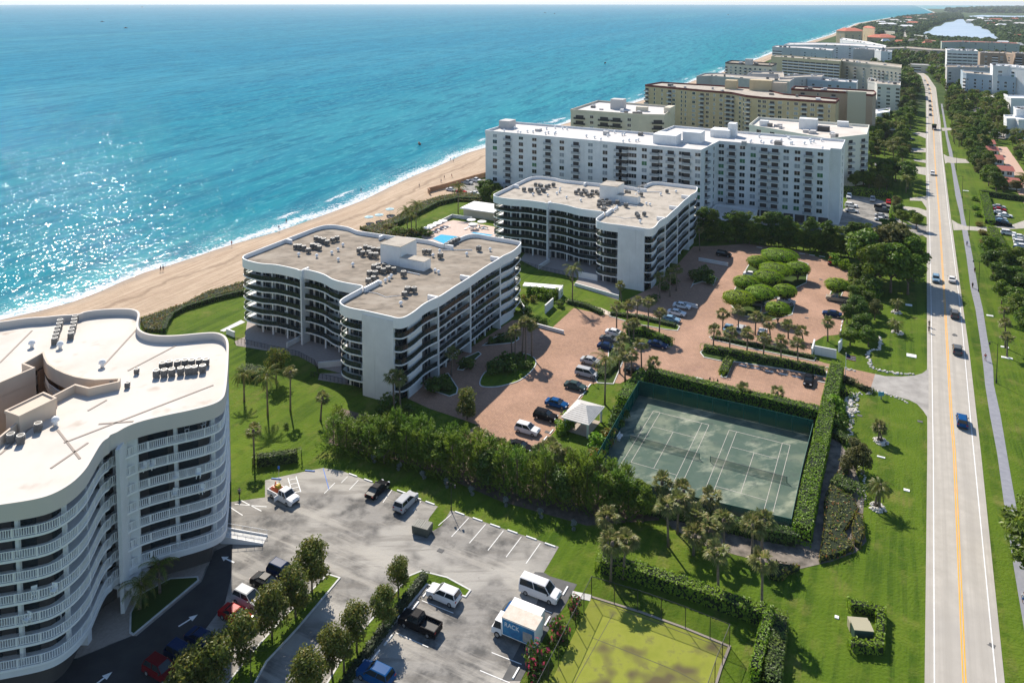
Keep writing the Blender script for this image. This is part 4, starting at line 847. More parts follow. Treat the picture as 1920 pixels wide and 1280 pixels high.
fr('cream and white block with a pale stair tower and a brown flat roof', [(1575, 114), (1585, 115), (1632, 120), (1690, 127)], 25, 34, M_cream, M_roofg2, ['.', 'b.b.w.', 'w.w.b.b.w.w.w.b'])
fr('white block with stacked bay ends facing the road', [(1627, 151), (1640, 154), (1645, 157), (1688, 160)], 20, 26, mat('warm_white_render', (0.62, 0.60, 0.55), .75), M_roofg2, ['.', '.', 'w.W.W'], roofextra=[])
fr('small bright white pavilion-roofed house behind the tan wing', [(1627, 186), (1650, 182), (1675, 187)], 9, 20, M_blueg, M_wh2, ['w.w', '.'], name='low_block')
fr('three-storey white motel-like block with railed galleries', [(1628, 209), (1644, 213), (1668, 209)], 9.5, 20, M_wh, M_wh2, ['.w', 'ss'], name='low_block')
fr('far white terraced block nearest the sea', [(1448, 88), (1467, 89), (1500, 90), (1560, 95)], 22, 40, mat('cool_grey_render', (0.45, 0.48, 0.48), .75), M_roofw2, ['s', '.Wn', '.W.nW..Wn'], fh=3.4)
fr('far grey louvred parking block', [(1600, 92), (1640, 93)], 20, 34, M_greyr, M_roofw2, ['.'], name='parking_block')
fr('far white block with a curved white gable', [(1640, 94), (1652, 96), (1672, 97)], 20, 30, M_wh, M_roofw2, ['.', '.w'])
fr('far white roofed range behind the terraced block', [(1470, 84), (1540, 84), (1600, 86), (1654, 90)], 20, 60, M_wh, M_roofw2, ['w.W.w', 'W.w.W', 'w.W'], fh=3.2)
fr('far white stepped block below the red roofs', [(1575, 74), (1626, 82), (1660, 90)], 18, 60, M_wh, M_roofw2, ['W.W.W', 'w.w'])
fr('long pale two-storey range across the road bend', [(1708, 121), (1770, 124), (1800, 127), (1850, 130)], 9, 20, M_cream, M_roofw2, ['s.s', 's'], name='low_block')
fr('pale low-roofed range among trees left of the balcony tower', [(1638, 92), (1700, 90), (1748, 94), (1790, 96)], 12, 40, M_beige, M_roofg2, ['w', '.w.W.', 'W.'], name='low_block')
fr('white eight-storey tower with long dark balcony bands', [(1776, 94), (1834, 96)], 30, 34, M_wh, M_roofw2, ['ssssss'], fh=3.3)
fr('brown block with two pale stair towers right of the white tower', [(1838, 99), (1860, 99), (1885, 100), (1900, 102)], 24, 30, mat('brown_render', (0.36, 0.27, 0.20), .75), M_roofg2, ['W', 'sW', 'W'])
fr('brown block at the right edge beyond the white tower', [(1904, 100), (1960, 103)], 24, 30, MATS['brown_render'], M_roofg2, ['sWsW'])
fr('long block with red hipped roofs beside the lagoon, pale green walls', [(1766, 79), (1800, 78), (1860, 80), (1912, 82)], 20, 36, mat('sea_green_render', (0.42, 0.46, 0.40), .75), M_tile, ['n.n', 'n.W.n', 'n.W.n'])
fr('grey block with a roof edge of cream behind the blue seven-storey block', [(1776, 126), (1808, 126), (1863, 127)], 22, 30, M_greyr, M_roofg, ['W.W', 'W.W'])
fr('blue-grey seven-storey block with a cream top floor right of the road', [(1806, 136), (1812, 137), (1905, 145)], 22, 30, M_blueg, M_roofg2, ['s', 'n.w.n.w.W.w.n'])
fr('bright white stepped tower at the right edge', [(1862, 123), (1890, 124), (1930, 128)], 30, 22, M_wh, M_wh2, ['W', 'W.'])
fr('white building with deep eaves at the right edge', [(1888, 181), (1896, 184), (1960, 185)], 12, 20, M_wh, M_wh2, ['.', '.W'], name='low_block')
fr('white boxy building at the right edge below the eaved one', [(1888, 222), (1904, 222), (1910, 224), (1960, 224)], 12, 16, M_wh, M_wh2, ['.', '.', 'W'], name='low_block')
fr('white boxy building with a tower at the right edge', [(1906, 205), (1960, 204)], 16, 14, M_wh, M_wh2, ['.W'], name='low_block')
# large tile-roofed hotel
def hip(label, L, h, depth, eave, rise, wallm, pats, name='hotel'):
    P = front(L, h, depth); o = block(name, label, P, h, wallm, M_tile, [(i, 5, 1, 3.2, p) for i, p in enumerate(pats)], nopar=True, par=0.2)
    c = sum(P, Vector())/len(P); Q = [Vector((p.x-c.x, p.y-c.y, 0)) for p in P]; b = MB()
    n = len(Q); big = [q*1.03 for q in Q]; sm = [q*.45 for q in Q]
    vs = [(p.x, p.y, h+.1) for p in big]+[(p.x, p.y, h+rise) for p in sm]
    b.mesh(vs, [(i, (i+1) % n, n+(i+1) % n, n+i) for i in range(n)]+[tuple(range(n, 2*n))]); b.build('tiled_roof', M_tile, o); return o
hip('big tan hotel with orange tiled roofs standing by the sea', [(1568, 58), (1584, 59), (1615, 59)], 24, 60, 1, 5, M_tan, ['w', 'W.W.W'])
hip('orange tiled tower range of the seaside hotel', [(1618, 52), (1640, 54)], 28, 50, 1, 3, M_tan, ['w.w'])
hip('low annex with orange roofs beside the seaside hotel', [(1626, 70), (1650, 71), (1678, 71)], 12, 60, 1, 5, M_tan, ['.', '.'])
for lb, L, h, m in (('pale long roof among the trees behind the hotel annex', [(1640, 57), (1678, 60)], 9, M_roofw2), ('white roof in the trees left of the lagoon', [(1714, 66), (1738, 68)], 8, M_wh2), ('second white roof in the trees left of the lagoon, lower one', [(1718, 71), (1740, 72)], 8, M_wh2),
                    ('red-roofed house in the trees left of the lagoon', [(1735, 75), (1756, 77)], 9, M_tile), ('pale roof on the wooded point by the sea', [(1646, 42), (1660, 43)], 9, M_roofw2), ('brown roof high on the wooded point by the sea', [(1664, 37), (1680, 38)], 9, M_roofg),
                    ('small white roof in the far wood right of the lagoon', [(1905, 64), (1916, 65)], 8, M_wh2), ('grey pitched roof in the grove right of the road', [(1818, 180), (1846, 173)], 7, M_roofw2), ('second grey pitched roof in the grove right of the road', [(1840, 187), (1868, 181)], 7, M_roofw2),
                    ('white roof far across the second lagoon', [(1865, 40), (1880, 41)], 8, M_wh2)):
    fr(lb, L, h, 14, M_cream, m, ['w.w'], name='house', cat='house') if False else block('house', lb, front(L, h, 14), h, M_cream, m, [(0, 1, 1.2, 3, 'w.w')], nopar=True, par=.2, cat='house')
# little row houses with salmon roofs beside the brick drive
M_salmon = mat('salmon_roof', (0.48, 0.16, 0.12), .8, (0.40, 0.13, 0.10), 1.0)
def cottage(label, x, y, s=1.0):
    c = G(x, y, 0); o = empty('cottage', c, A0, label, 'cottage', 'salmon-roofed cottages beside the brick drive'); b = MB(); b.box((0, 0, 0), (7*s, 6*s, 2.9)); b.build('wall', M_wh, o)
    b = MB(); w, d = 4*s, 3.6*s; b.mesh([(-w, -d, 2.8), (w, -d, 2.8), (w, d, 2.8), (-w, d, 2.8), (-w*.8, 0, 4.6), (w*.8, 0, 4.6)], [(0, 1, 5, 4), (2, 3, 4, 5), (1, 2, 5), (3, 0, 4), (3, 2, 1, 0)]); b.build('roof', M_salmon, o)
    for s_ in (-1.6, 1.6): x_ = link('window', WM['d'], o); x_.location = (s_*s, -3.02*s, .9); x_.rotation_euler = (0, 0, pi)
    return o
for i, (x, y) in enumerate(((1852, 277), (1866, 307), (1884, 329), (1892, 352), (1922, 278), (1857, 290))):
    cottage(['cottage nearest the far end of the brick drive', 'cottage with a bright roof beside the middle of the brick drive', 'partly tree-hidden cottage below the middle of the brick drive', 'nearest cottage at the near end of the brick drive', 'cottage on the right side of the brick drive', 'tree-hidden cottage just below the farthest one'][i], x, y, 1.1 if i == 3 else .95)

# small houses among the far woods, each its own thing
_rg = random.Random(21); _hm = [M_wh2, M_roofw2, M_tile, M_roofg2, M_tile, M_wh2]
_spots = [(1652, 48), (1676, 44), (1700, 38), (1722, 34), (1745, 31.5), (1690, 47), (1664, 53), (1702, 44), (1712, 50), (1730, 42), (1752, 38), (1822, 44), (1838, 40), (1852, 45), (1868, 42), (1885, 46), (1902, 41), (1878, 55), (1896, 60), (1912, 52), (1862, 50), (1888, 70), (1908, 74), (1846, 41), (1700, 57), (1722, 60), (1740, 88), (1712, 84), (1686, 86), (1660, 84), (1880, 88), (1905, 92), (1820, 89)]
for _i, (_x, _y) in enumerate(_spots):
    _p = G(_x, _y); _w = _rg.uniform(16, 30)*(1.5 if _y < 60 else .8); _d = _w*.5; _a = A0+_rg.uniform(-.6, .6); _h = 9+_rg.uniform(0, 4) if _y < 60 else 7
    o = empty('house', Vector((_p.x, _p.y, zc(_p))), _a, '%s-roofed house among the far trees' % ['white', 'pale', 'red', 'brown', 'red', 'white'][_i % 6], 'house', 'houses among the far trees')
    b = MB(); b.box((0, 0, 0), (_w, _d, _h)); b.build('wall', M_cream, o); b = MB(); b.mesh([(-_w*.55, -_d*.6, _h), (_w*.55, -_d*.6, _h), (_w*.55, _d*.6, _h), (-_w*.55, _d*.6, _h), (-_w*.35, 0, _h+4), (_w*.35, 0, _h+4)], [(0, 1, 5, 4), (2, 3, 4, 5), (1, 2, 5), (3, 0, 4), (3, 2, 1, 0)]); b.build('roof', _hm[_i % 6], o)
# ---------------------------------------------------------------- plants
import numpy as np
NR = np.random.default_rng(11)
L_broad = leafmat('broad_leaves', (0.090, 0.165, 0.014), (0.180, 0.25, 0.022), scale=0.5)
L_dark = leafmat('dark_leaves', (0.060, 0.120, 0.016), (0.120, 0.185, 0.020), scale=0.45)
L_olive = leafmat('olive_leaves', (0.10, 0.115, 0.03), (0.15, 0.15, 0.04), scale=0.5)
L_clip = leafmat('clipped_leaves', (0.20, 0.34, 0.010), (0.30, 0.44, 0.014), scale=0.8, randamt=.3)
L_hedge = leafmat('hedge_leaves', (0.125, 0.235, 0.008), (0.185, 0.30, 0.012), scale=0.7, randamt=.35)
L_pine = leafmat('feathery_needles', (0.10, 0.185, 0.018), (0.20, 0.29, 0.03), scale=0.35, trans=.45, randamt=.4)
L_sabal = leafmat('sabal_fronds', (0.14, 0.17, 0.035), (0.21, 0.22, 0.07), c3=(0.33, 0.27, 0.11), scale=0.7, trans=.4)
L_coco = leafmat('coconut_fronds', (0.10, 0.15, 0.02), (0.17, 0.19, 0.03), c3=(0.27, 0.21, 0.05), scale=0.7, trans=.4)
L_croton = leafmat('croton_leaves', (0.13, 0.18, 0.014), (0.21, 0.19, 0.03), c3=(0.30, 0.13, 0.045), scale=0.6)
L_seagrape = leafmat('sea_grape_leaves', (0.095, 0.135, 0.018), (0.16, 0.185, 0.028), c3=(0.26, 0.22, 0.04), scale=0.5)
L_silver = leafmat('silver_leaves', (0.20, 0.24, 0.22), (0.30, 0.33, 0.30), scale=1.0)
L_pink = leafmat('flowering_leaves', (0.06, 0.115, 0.012), (0.10, 0.15, 0.02), c3=(0.52, 0.06, 0.12), scale=1.0)
M_bark = mat('bark', (0.17, 0.125, 0.09), 0.9, (0.10, 0.075, 0.055), 3.0)
M_pbark = mat('palm_bark', (0.21, 0.165, 0.125), 0.9, (0.13, 0.10, 0.075), 4.0)

def cards(C, N, size, asp=0.55, jit=0.3):
    """leaf cards: centres C, normals N -> vertices, faces"""
    n = len(C); N = N/np.linalg.norm(N, axis=1)[:, None]
    a = NR.normal(size=(n, 3)); X = np.cross(N, a); X /= np.linalg.norm(X, axis=1)[:, None]; Y = np.cross(N, X)
    s = size*(1+jit*NR.uniform(-1, 1, n))[:, None]
    Vv = np.stack([C-X*s, C-Y*s*asp+N*s*.15, C+X*s, C+Y*s*asp+N*s*.15], 1).reshape(-1, 3)
    Fc = np.arange(4*n).reshape(-1, 4); return Vv, Fc
def np_mesh(name, parts, mats_):
    """parts: list of (verts, faces(list/array), material index)"""
    vs = []; fs = []; mi = []; k = 0
    for v, f, m in parts:
        vs.append(np.asarray(v)); fs += [tuple(int(q)+k for q in r) for r in f]; mi += [m]*len(f); k += len(v)
    me = bpy.data.meshes.new(name); me.from_pydata(np.concatenate(vs).tolist(), [], fs)
    for m in mats_: me.materials.append(m)
    if len(mats_) > 1: me.polygons.foreach_set('material_index', mi)
    me.update(); return me
def crown_mesh(name, r, h, n, size, m, blobs=16, seed=0, flat=0.0, br=0.42):
    """uneven crown: leaves laid on a cluster of lumps, centre of the crown at its base + h/2"""
    rg = np.random.default_rng(seed); th = rg.uniform(0, 2*pi, blobs); zz = rg.uniform(-.75, .9, blobs); rr = np.sqrt(1-zz**2)*rg.uniform(.35, .8, blobs)
    B = np.stack([rr*np.cos(th)*r*.85, rr*np.sin(th)*r*.85, (zz*.62+.5)*h], 1); BR = rg.uniform(br*.7, br*1.2, blobs)*r
    k = rg.integers(0, blobs, n); d = rg.normal(size=(n, 3)); d /= np.linalg.norm(d, axis=1)[:, None]; d[:, 2] = np.abs(d[:, 2])*np.where(rg.uniform(size=n) < .75, 1, -1)
    C = B[k]+d*(BR[k]*rg.uniform(.55, 1.08, n))[:, None]*np.array([1, 1, .72])
    C[:, 2] = np.clip(C[:, 2], .02*h, None)
    Nn = d+rg.normal(size=(n, 3))*.55+np.array([0, 0, .35])
    v, f = cards(C, Nn, size); return np_mesh(name, [(v, f, 0)], [m])
def trunk_mesh(name, h, r, spread, m, limbs=4, seed=0, lean=0.0):
    rg = random.Random(seed); b = MB(); top = (lean*h, 0, h*.62); b.tube([(0, 0, -.1), (lean*h*.3, 0, h*.3), top], r, r*.7, 7)
    for i in range(limbs):
        a = 2*pi*i/limbs+rg.uniform(-.4, .4); b.tube([top, (top[0]+cos(a)*spread*.45, sin(a)*spread*.45, h*.85), (top[0]+cos(a)*spread*.8, sin(a)*spread*.8, h*1.12)], r*.5, r*.18, 5)
    me = b.data(name); me.materials.append(m); return me
def feather_mesh(name, seed):
    """feathery evergreen: many upright shoots round a stem, 7 m tall"""
    rg = np.random.default_rng(seed); H = 7.0; P = []; K = 260; vs = []; fs = []
    for i in range(K):
        z = H*(rg.uniform(0.03, 1)**.9); R_ = (1.75*(1-(z/H)**1.6)+.22)*rg.uniform(.45, 1.05); a = rg.uniform(0, 2*pi)
        c = np.array([cos(a)*R_, sin(a)*R_, z]); up = np.array([cos(a)*.55, sin(a)*.55, 1.0]); up /= np.linalg.norm(up); L = rg.uniform(.7, 1.3)
        for q in range(9):
            t = q/9.0; p = c+up*L*(t-.3); d = rg.normal(size=3)*.5+up*.9+np.array([cos(a), sin(a), 0])*.3; d /= np.linalg.norm(d); s = .34*(1-t*.6)
            w = np.cross(d, rg.normal(size=3)); w /= np.linalg.norm(w); w *= .055
            k = len(vs); vs += [p-w, p+w, p+d*s+w*.3, p+d*s-w*.3]; fs.append((k, k+1, k+2, k+3))
    return np_mesh(name, [(np.array(vs), fs, 0)], [L_pine])
def sabal_mesh(name, seed):
    rg = np.random.default_rng(seed); vs = []; fs = []
    for i in range(34):
        a = rg.uniform(0, 2*pi); e = math.asin(rg.uniform(-.55, .98)); pl = rg.uniform(.55, .95)
        d = np.array([cos(a)*cos(e), sin(a)*cos(e), sin(e)]); c = d*pl; side = np.cross(d, [0, 0, 1.0]); side /= np.linalg.norm(side)+1e-6; upv = np.cross(side, d)
        for q in range(9):
            t = (q-4)/4.0*1.25; dd = d*cos(t)+side*sin(t)+upv*rg.uniform(-.1, .1); L = .95*(1-.25*abs(t)/1.25); mid = c+dd*L*.6; tip = c+dd*L+np.array([0, 0, -.32*(1-abs(e)*.4)])
            w = np.cross(dd, upv+rg.normal(size=3)*.2); w /= np.linalg.norm(w)+1e-6; w *= .085
            k = len(vs); vs += [c, mid+w, tip, mid-w]; fs.append((k, k+1, k+2, k+3))
    return np_mesh(name, [(np.array(vs), fs, 0)], [L_sabal])
def coco_mesh(name, seed, n=18, L=3.0):
    rg = np.random.default_rng(seed); vs = []; fs = []
    for i in range(n):
        a = 2*pi*i/n*1.0+rg.uniform(-.25, .25); e = rg.uniform(-.2, 1.15); pts = []; p = np.zeros(3); el = e
        for q in range(9):
            pts.append(p.copy()); p = p+np.array([cos(a)*cos(el), sin(a)*cos(el), sin(el)])*L/8; el -= .19+rg.uniform(0, .05)
        side = np.array([-sin(a), cos(a), 0])
        for q in range(1, 9):
            c = pts[q]; t = (pts[q]-pts[q-1]); t /= np.linalg.norm(t)
            for sgn in (-1, 1):
                for sub in (0, .5):
                    c2 = c-t*sub*L/8; ln = .62*(1-.55*abs(q/8-.4)); d = side*sgn*.8+t*.45+np.array([0, 0, -.45]); d /= np.linalg.norm(d)
                    k = len(vs); vs += [c2-t*.06, c2+t*.06, c2+d*ln+t*.02, c2+d*ln-t*.02]; fs.append((k, k+1, k+2, k+3))
        for q in range(8):
            k = len(vs); w = side*.035; vs += [pts[q]-w, pts[q]+w, pts[q+1]+w*.7, pts[q+1]-w*.7]; fs.append((k, k+1, k+2, k+3))
    return np_mesh(name, [(np.array(vs), fs, 0)], [L_coco])
def ptrunk(name, h, r, lean=0.0, boots=True):
    b = MB(); b.tube([(0, 0, -.1), (lean*.25, 0, h*.3), (lean*.65, 0, h*.7), (lean, 0, h)], [r*1.35, r, r*.92, r*.85], n=8)
    if boots: b.dome((lean, 0, h-.35), r*1.9, .7, 8, 3)
    me = b.data(name); me.materials.append(M_pbark); me.shade_smooth(); return me

CR = {'broad': [crown_mesh('crown', 3.0, 4.6, 2600, .30, L_broad, 18, s) for s in (1, 2)]+[crown_mesh('crown', 3.0, 4.6, 2600, .30, L_dark, 20, s) for s in (3, 4)]+[crown_mesh('crown', 3.0, 4.6, 2200, .27, L_olive, 18, 5)],
      'round': [crown_mesh('crown', 2.3, 4.0, 3800, .18, L_seagrape, 24, s, br=.5) for s in (11, 12, 13)],
      'grape': [crown_mesh('crown', 3.2, 4.2, 2200, .24, L_seagrape, 22, 21)],
      'bush': [crown_mesh('crown', 1.0, 1.3, 420, .16, m, 9, s, br=.55) for m, s in ((L_broad, 31), (L_dark, 32), (L_croton, 33), (L_silver, 34), (L_pink, 35), (L_hedge, 36))],
      'tall': [crown_mesh('crown', 1.9, 9.0, 3600, .25, L_dark, 26, s, br=.55) for s in (41, 42)]+[crown_mesh('crown', 1.9, 9.0, 3400, .25, L_broad, 26, 43, br=.5)],
      'pine': [feather_mesh('crown', s) for s in (51, 52, 53)], 'sabal': [sabal_mesh('crown', s) for s in (61, 62, 63)], 'coco': [coco_mesh('crown', s) for s in (71, 72)],
      'far': [crown_mesh('crown', 3.0, 4.6, 420, .62, m, 12, s) for m, s in ((L_broad, 81), (L_dark, 82), (L_dark, 83), (L_olive, 84))]}
TR = {'t': trunk_mesh('trunk', 3.4, .22, 1.8, M_bark, 5, 1), 'r': trunk_mesh('trunk', 5.0, .16, 1.4, M_bark, 5, 2), 'tall': trunk_mesh('trunk', 6, .16, .8, M_bark, 4, 3), 'pine': trunk_mesh('trunk', 6.2, .12, .3, M_bark, 3, 4)}
_pt = {}
def ptr(h, lean):
    k = (round(h*2)/2, round(lean, 1))
    if k not in _pt: _pt[k] = ptrunk('trunk', k[0], .17, k[1])
    return _pt[k]
def put(name, me, parent, loc=(0, 0, 0), s=(1, 1, 1), rz=0):
    o = link(name, me, parent); o.location = loc; o.scale = s; o.rotation_euler = (0, 0, rz); return o
def tree(kind, p, h, w, label, group=None, name=None, v=None):
    """h = total height, w = crown width"""
    nm = name or {'pine': 'feathery_evergreen', 'tall': 'screen_tree'}.get(kind, 'broadleaf_tree')
    e = empty(nm, p, R.uniform(0, 6.28), label, 'tree', group); me = CR[kind][v if v is not None else R.randrange(len(CR[kind]))]
    if kind in ('broad', 'grape', 'far'):
        k = w/6.7; hz = h*.66/4.6; put('crown', me, e, (0, 0, h*.36), (k, k*R.uniform(.88, 1.1), hz)); put('trunk', TR['t'], e, s=(k, k, h*.62/3.8))
    elif kind == 'round':
        k = w/5.5; put('crown', me, e, (0, 0, h-4.0*k), (k, k, k)); put('trunk', TR['r'], e, s=(1, 1, (h-3.0*k)/5.0))
    elif kind == 'tall': put('crown', me, e, (0, 0, h*.07), (w/3.8, w/3.8, h*.93/9.3)); put('trunk', TR['tall'], e, s=(1, 1, h/9))
    elif kind == 'pine': put('crown', me, e, (0, 0, .05), (w/3.6, w/3.6, h/7.6)); put('trunk', TR['pine'], e, s=(1, 1, h/7.6))
    return e
def palm(kind, p, h, label, group=None, s=1.0, lean=None):
    lean = R.uniform(-.5, .5) if lean is None else lean; th = max(h-(1.0 if kind == 'sabal' else .6)*s, .8)
    e = empty('sabal_palm' if kind == 'sabal' else 'coconut_palm', p, R.uniform(0, 6.28), label, 'palm tree', group); th = round(th*2)/2; lean = round(lean, 1)
    put('trunk', ptr(th, lean), e, s=(1, 1, 1)); put('crown', R.choice(CR[kind]), e, (lean, 0, th), (s*1.18, s*1.18, s*1.12), R.uniform(0, 6)); return e
def bush(p, r, h, label, v=0, group=None, name='bush', cat='bush'):
    o = link(name, CR['bush'][v]); o.location = p; o.rotation_euler = (0, 0, R.uniform(0, 6.28)); o.scale = (r, r, h/1.3); tag(o, label, cat, group); return o
def hgt(base, top):
    b = G(*base); lo, hi = 0.0, 60.0
    for _ in range(40):
        m = (lo+hi)/2; q = Vector((b.x, b.y, m))-CAMP; y = CY-F*q.dot(_u2)/q.dot(_fw)
        if y > top: lo = m
        else: hi = m
    return lo
def hedge(pts, w, h, label, m=None, name='hedge', cat='hedge', dens=17, size=.19, closed=False, z=0.0, group=None, rough=.12):
    """clipped hedge along a line of ground points: dark twiggy core with leaves over the top and sides"""
    m = m or L_hedge; P = [Vector((p[0], p[1], 0)) for p in pts]; b = MB(); b.ribbon(P, z, z+h-.12, w-.25, closed=closed)
    C = []; Nn = []; n = len(P)
    for i in range(n if closed else n-1):
        a, c = P[i], P[(i+1) % n]; d = c-a; L = d.length; d.normalize(); s = Vector((-d.y, d.x, 0)); ext = w/2 if not closed else w/2
        for face, area in (('t', (L+2*ext)*w), ('l', L*h), ('r', L*h), ('e', w*h), ('f', w*h)):
            for _ in range(int(area*dens)+1):
                if face == 't': q = a+d*R.uniform(-ext*.9, L+ext*.9)+s*R.uniform(-w/2, w/2); C.append((q.x, q.y, z+h+R.uniform(-rough, rough))); Nn.append((R.uniform(-.35, .35), R.uniform(-.35, .35), 1))
                elif face in 'lr': sg = 1 if face == 'l' else -1; q = a+d*R.uniform(-ext*.3, L+ext*.3)+s*sg*(w/2+R.uniform(-.1, .08)); C.append((q.x, q.y, z+R.uniform(.05, h))); Nn.append((s.x*sg+R.uniform(-.5, .5), s.y*sg+R.uniform(-.5, .5), .35))
                elif (face == 'e' and i == 0) or (face == 'f' and i == n-2):
                    if closed: continue
                    sg = -1 if face == 'e' else 1; o_ = a if face == 'e' else c; q = o_+d*sg*(w/2*.9)+s*R.uniform(-w/2, w/2); C.append((q.x, q.y, z+R.uniform(.05, h))); Nn.append((d.x*sg+R.uniform(-.4, .4), d.y*sg+R.uniform(-.4, .4), .3))
    v, f = cards(np.array(C), np.array(Nn), size)
    o = np_mesh(name, [(np.array(b.v), b.f, 1), (v, f, 0)], [m, mat('hedge_core', (0.012, 0.022, 0.006), .95)]); o = link(name, o); tag(o, label, cat, group); return o
def mound(pts, h, label, m, name='shrub_bed', cat='shrubs', dens=9, size=.2, kind=None):
    """low clipped mass filling an outline"""
    P = [Vector((p[0], p[1], 0)) for p in pts]
    if sum(P[i].x*P[(i+1) % len(P)].y-P[(i+1) % len(P)].x*P[i].y for i in range(len(P))) < 0: P = P[::-1]
    b = MB(); b.prism(inset(P, .2), 0, h-.15, bottom=False); x0, x1, y0, y1 = min(p.x for p in P), max(p.x for p in P), min(p.y for p in P), max(p.y for p in P); C = []; Nn = []
    def inside(x, y):
        r = False; j = len(P)-1
        for i in range(len(P)):
            if (P[i].y > y) != (P[j].y > y) and x < (P[j].x-P[i].x)*(y-P[i].y)/(P[j].y-P[i].y)+P[i].x: r = not r
            j = i
        return r
    for _ in range(int((x1-x0)*(y1-y0)*dens)):
        x, y = R.uniform(x0, x1), R.uniform(y0, y1)
        if inside(x, y): C.append((x, y, h+R.uniform(-.15, .12)+.18*sin(x*1.3)*cos(y*1.1))); Nn.append((R.uniform(-.6, .6), R.uniform(-.6, .6), 1))
    for i in range(len(P)):
        a, c = P[i], P[(i+1) % len(P)]; L = (c-a).length
        for _ in range(int(L*h*dens)+1):
            q = a.lerp(c, R.random()); C.append((q.x, q.y, R.uniform(.05, h))); d = (c-a).normalized(); Nn.append((d.y+R.uniform(-.5, .5), -d.x+R.uniform(-.5, .5), .4))
    v, f = cards(np.array(C), np.array(Nn), size)
    me = np_mesh(name, [(np.array(b.v), b.f, 1), (v, f, 0)], [m, mat('hedge_core', (0.012, 0.022, 0.006), .95)]); o = link(name, me); tag(o, label, cat, kind=kind); return o
def inpoly(x, y, P):
    r = False; j = len(P)-1
    for i in range(len(P)):
        if (P[i][1] > y) != (P[j][1] > y) and x < (P[j][0]-P[i][0])*(y-P[i][1])/(P[j][1]-P[i][1])+P[i][0]: r = not r
        j = i
    return r
def scatter(poly, spacing, fn, seed=0, maxn=400, avoid=()):
    rg = random.Random(seed); W_ = [G(*p) for p in poly]; Q = [(p.x, p.y) for p in W_]; A_ = [[(G(*p).x, G(*p).y) for p in a] for a in avoid]
    x0, x1, y0, y1 = min(p[0] for p in Q), max(p[0] for p in Q), min(p[1] for p in Q), max(p[1] for p in Q); pts = []; k = 0
    for _ in range(60000):
        x, y = rg.uniform(x0, x1), rg.uniform(y0, y1)
        if not inpoly(x, y, Q) or any(inpoly(x, y, a) for a in A_): continue
        if any((x-a)**2+(y-b_)**2 < spacing**2 for a, b_ in pts): 
            k += 1
            if k > 3000: break
            continue
        pts.append((x, y)); fn(Vector((x, y, 0)), rg, len(pts)-1)
        if len(pts) >= maxn: break
    return pts

# --- windbreak of feathery evergreens between the two properties
line = [G(*p) for p in ((632, 838), (700, 852), (760, 866), (880, 900), (1000, 930), (1110, 955), (1195, 968))]
Q = resample(line, 2.35)
for i, q in enumerate(Q):
    for row in (0, 1):
        p = q+Vector((R.uniform(-.5, .5), R.uniform(-.5, .5)+row*2.6-.4, 0)); h = R.uniform(6.4, 8.8) if i > 3 else R.uniform(5.4, 6.8)
        tree('pine', p, h, R.uniform(4.4, 5.6), 'feathery evergreen in the %s line of the windbreak' % ['front', 'back'][row], 'windbreak of feathery evergreens')
for i, (x, y) in enumerate(((700.5, 866), (749, 882), (793, 898), (836.6, 913), (883.6, 928), (947.5, 948), (1013, 970), (1075, 992))):
    bush(G(x, y), .62, 1.1, 'silvery shrub in the shade under the windbreak, %s from the left' % ORD[i], 3, 'silvery shrubs under the windbreak')
for i, (x, y, t) in enumerate(((900, 872, 812), (938, 884, 825), (1012, 905, 838), (1040, 915, 838), (1066, 920, 850), (1030, 872, 826), (1085, 935, 868), (1120, 945, 880))):
    palm('sabal', G(x, y), hgt((x, y), t), 'sabal palm rising out of the windbreak, %s from the left' % ORD[[0, 1, 2, 4, 5, 3, 6, 7][i]], 'sabal palms in the windbreak', 1.05)
for i, (x, y) in enumerate(((720, 868), (820, 888), (915, 915), (1055, 950), (1150, 968), (1205, 978))):
    tree('broad', G(x, y), R.uniform(4.5, 6), R.uniform(5, 6.5), 'rounded leafy tree among the feathery windbreak, %s from the left' % ORD[i], 'leafy trees in the windbreak', v=i % 4)
# --- west lawn palms
palm('coco', G(458, 752), hgt((458, 752), 700), 'thin leaning coconut palm nearest the curved building on the side lawn', 'palms on the side lawn', .8)
palm('coco', G(502, 778), hgt((502, 778), 697), 'tallest coconut palm on the side lawn with a star-shaped shadow', 'palms on the side lawn', 1.1)
for b_, t_, lb in (((544.5, 770), 690, 'tall sabal palm on the side lawn behind a round bush'), ((601, 788), 738, 'sabal palm on the side lawn by the end of the windbreak'), ((477, 870), 797, 'tallest sabal palm on the side lawn, beside the long low hedge')):
    palm('sabal', G(*b_), hgt(b_, t_), lb, 'palms on the side lawn', .85)
tree('grape', G(518, 718), 7.2, 6.2, 'rounded broadleaf tree on the lawn under the terraces', name='broadleaf_tree')
bush(G(537, 802), .6, .8, 'small dark bush on the side lawn by the palm shadow', 1)
hedge(gp([(459, 704), (487, 708)]), 3.0, 2.0, 'boxy hedge hiding a small utility cover beside the terrace lawn', L_dark)
hedge(gp([(482, 872), (557, 862)]), 1.7, 1.8, 'long low leggy hedge standing alone on the side lawn', L_dark)
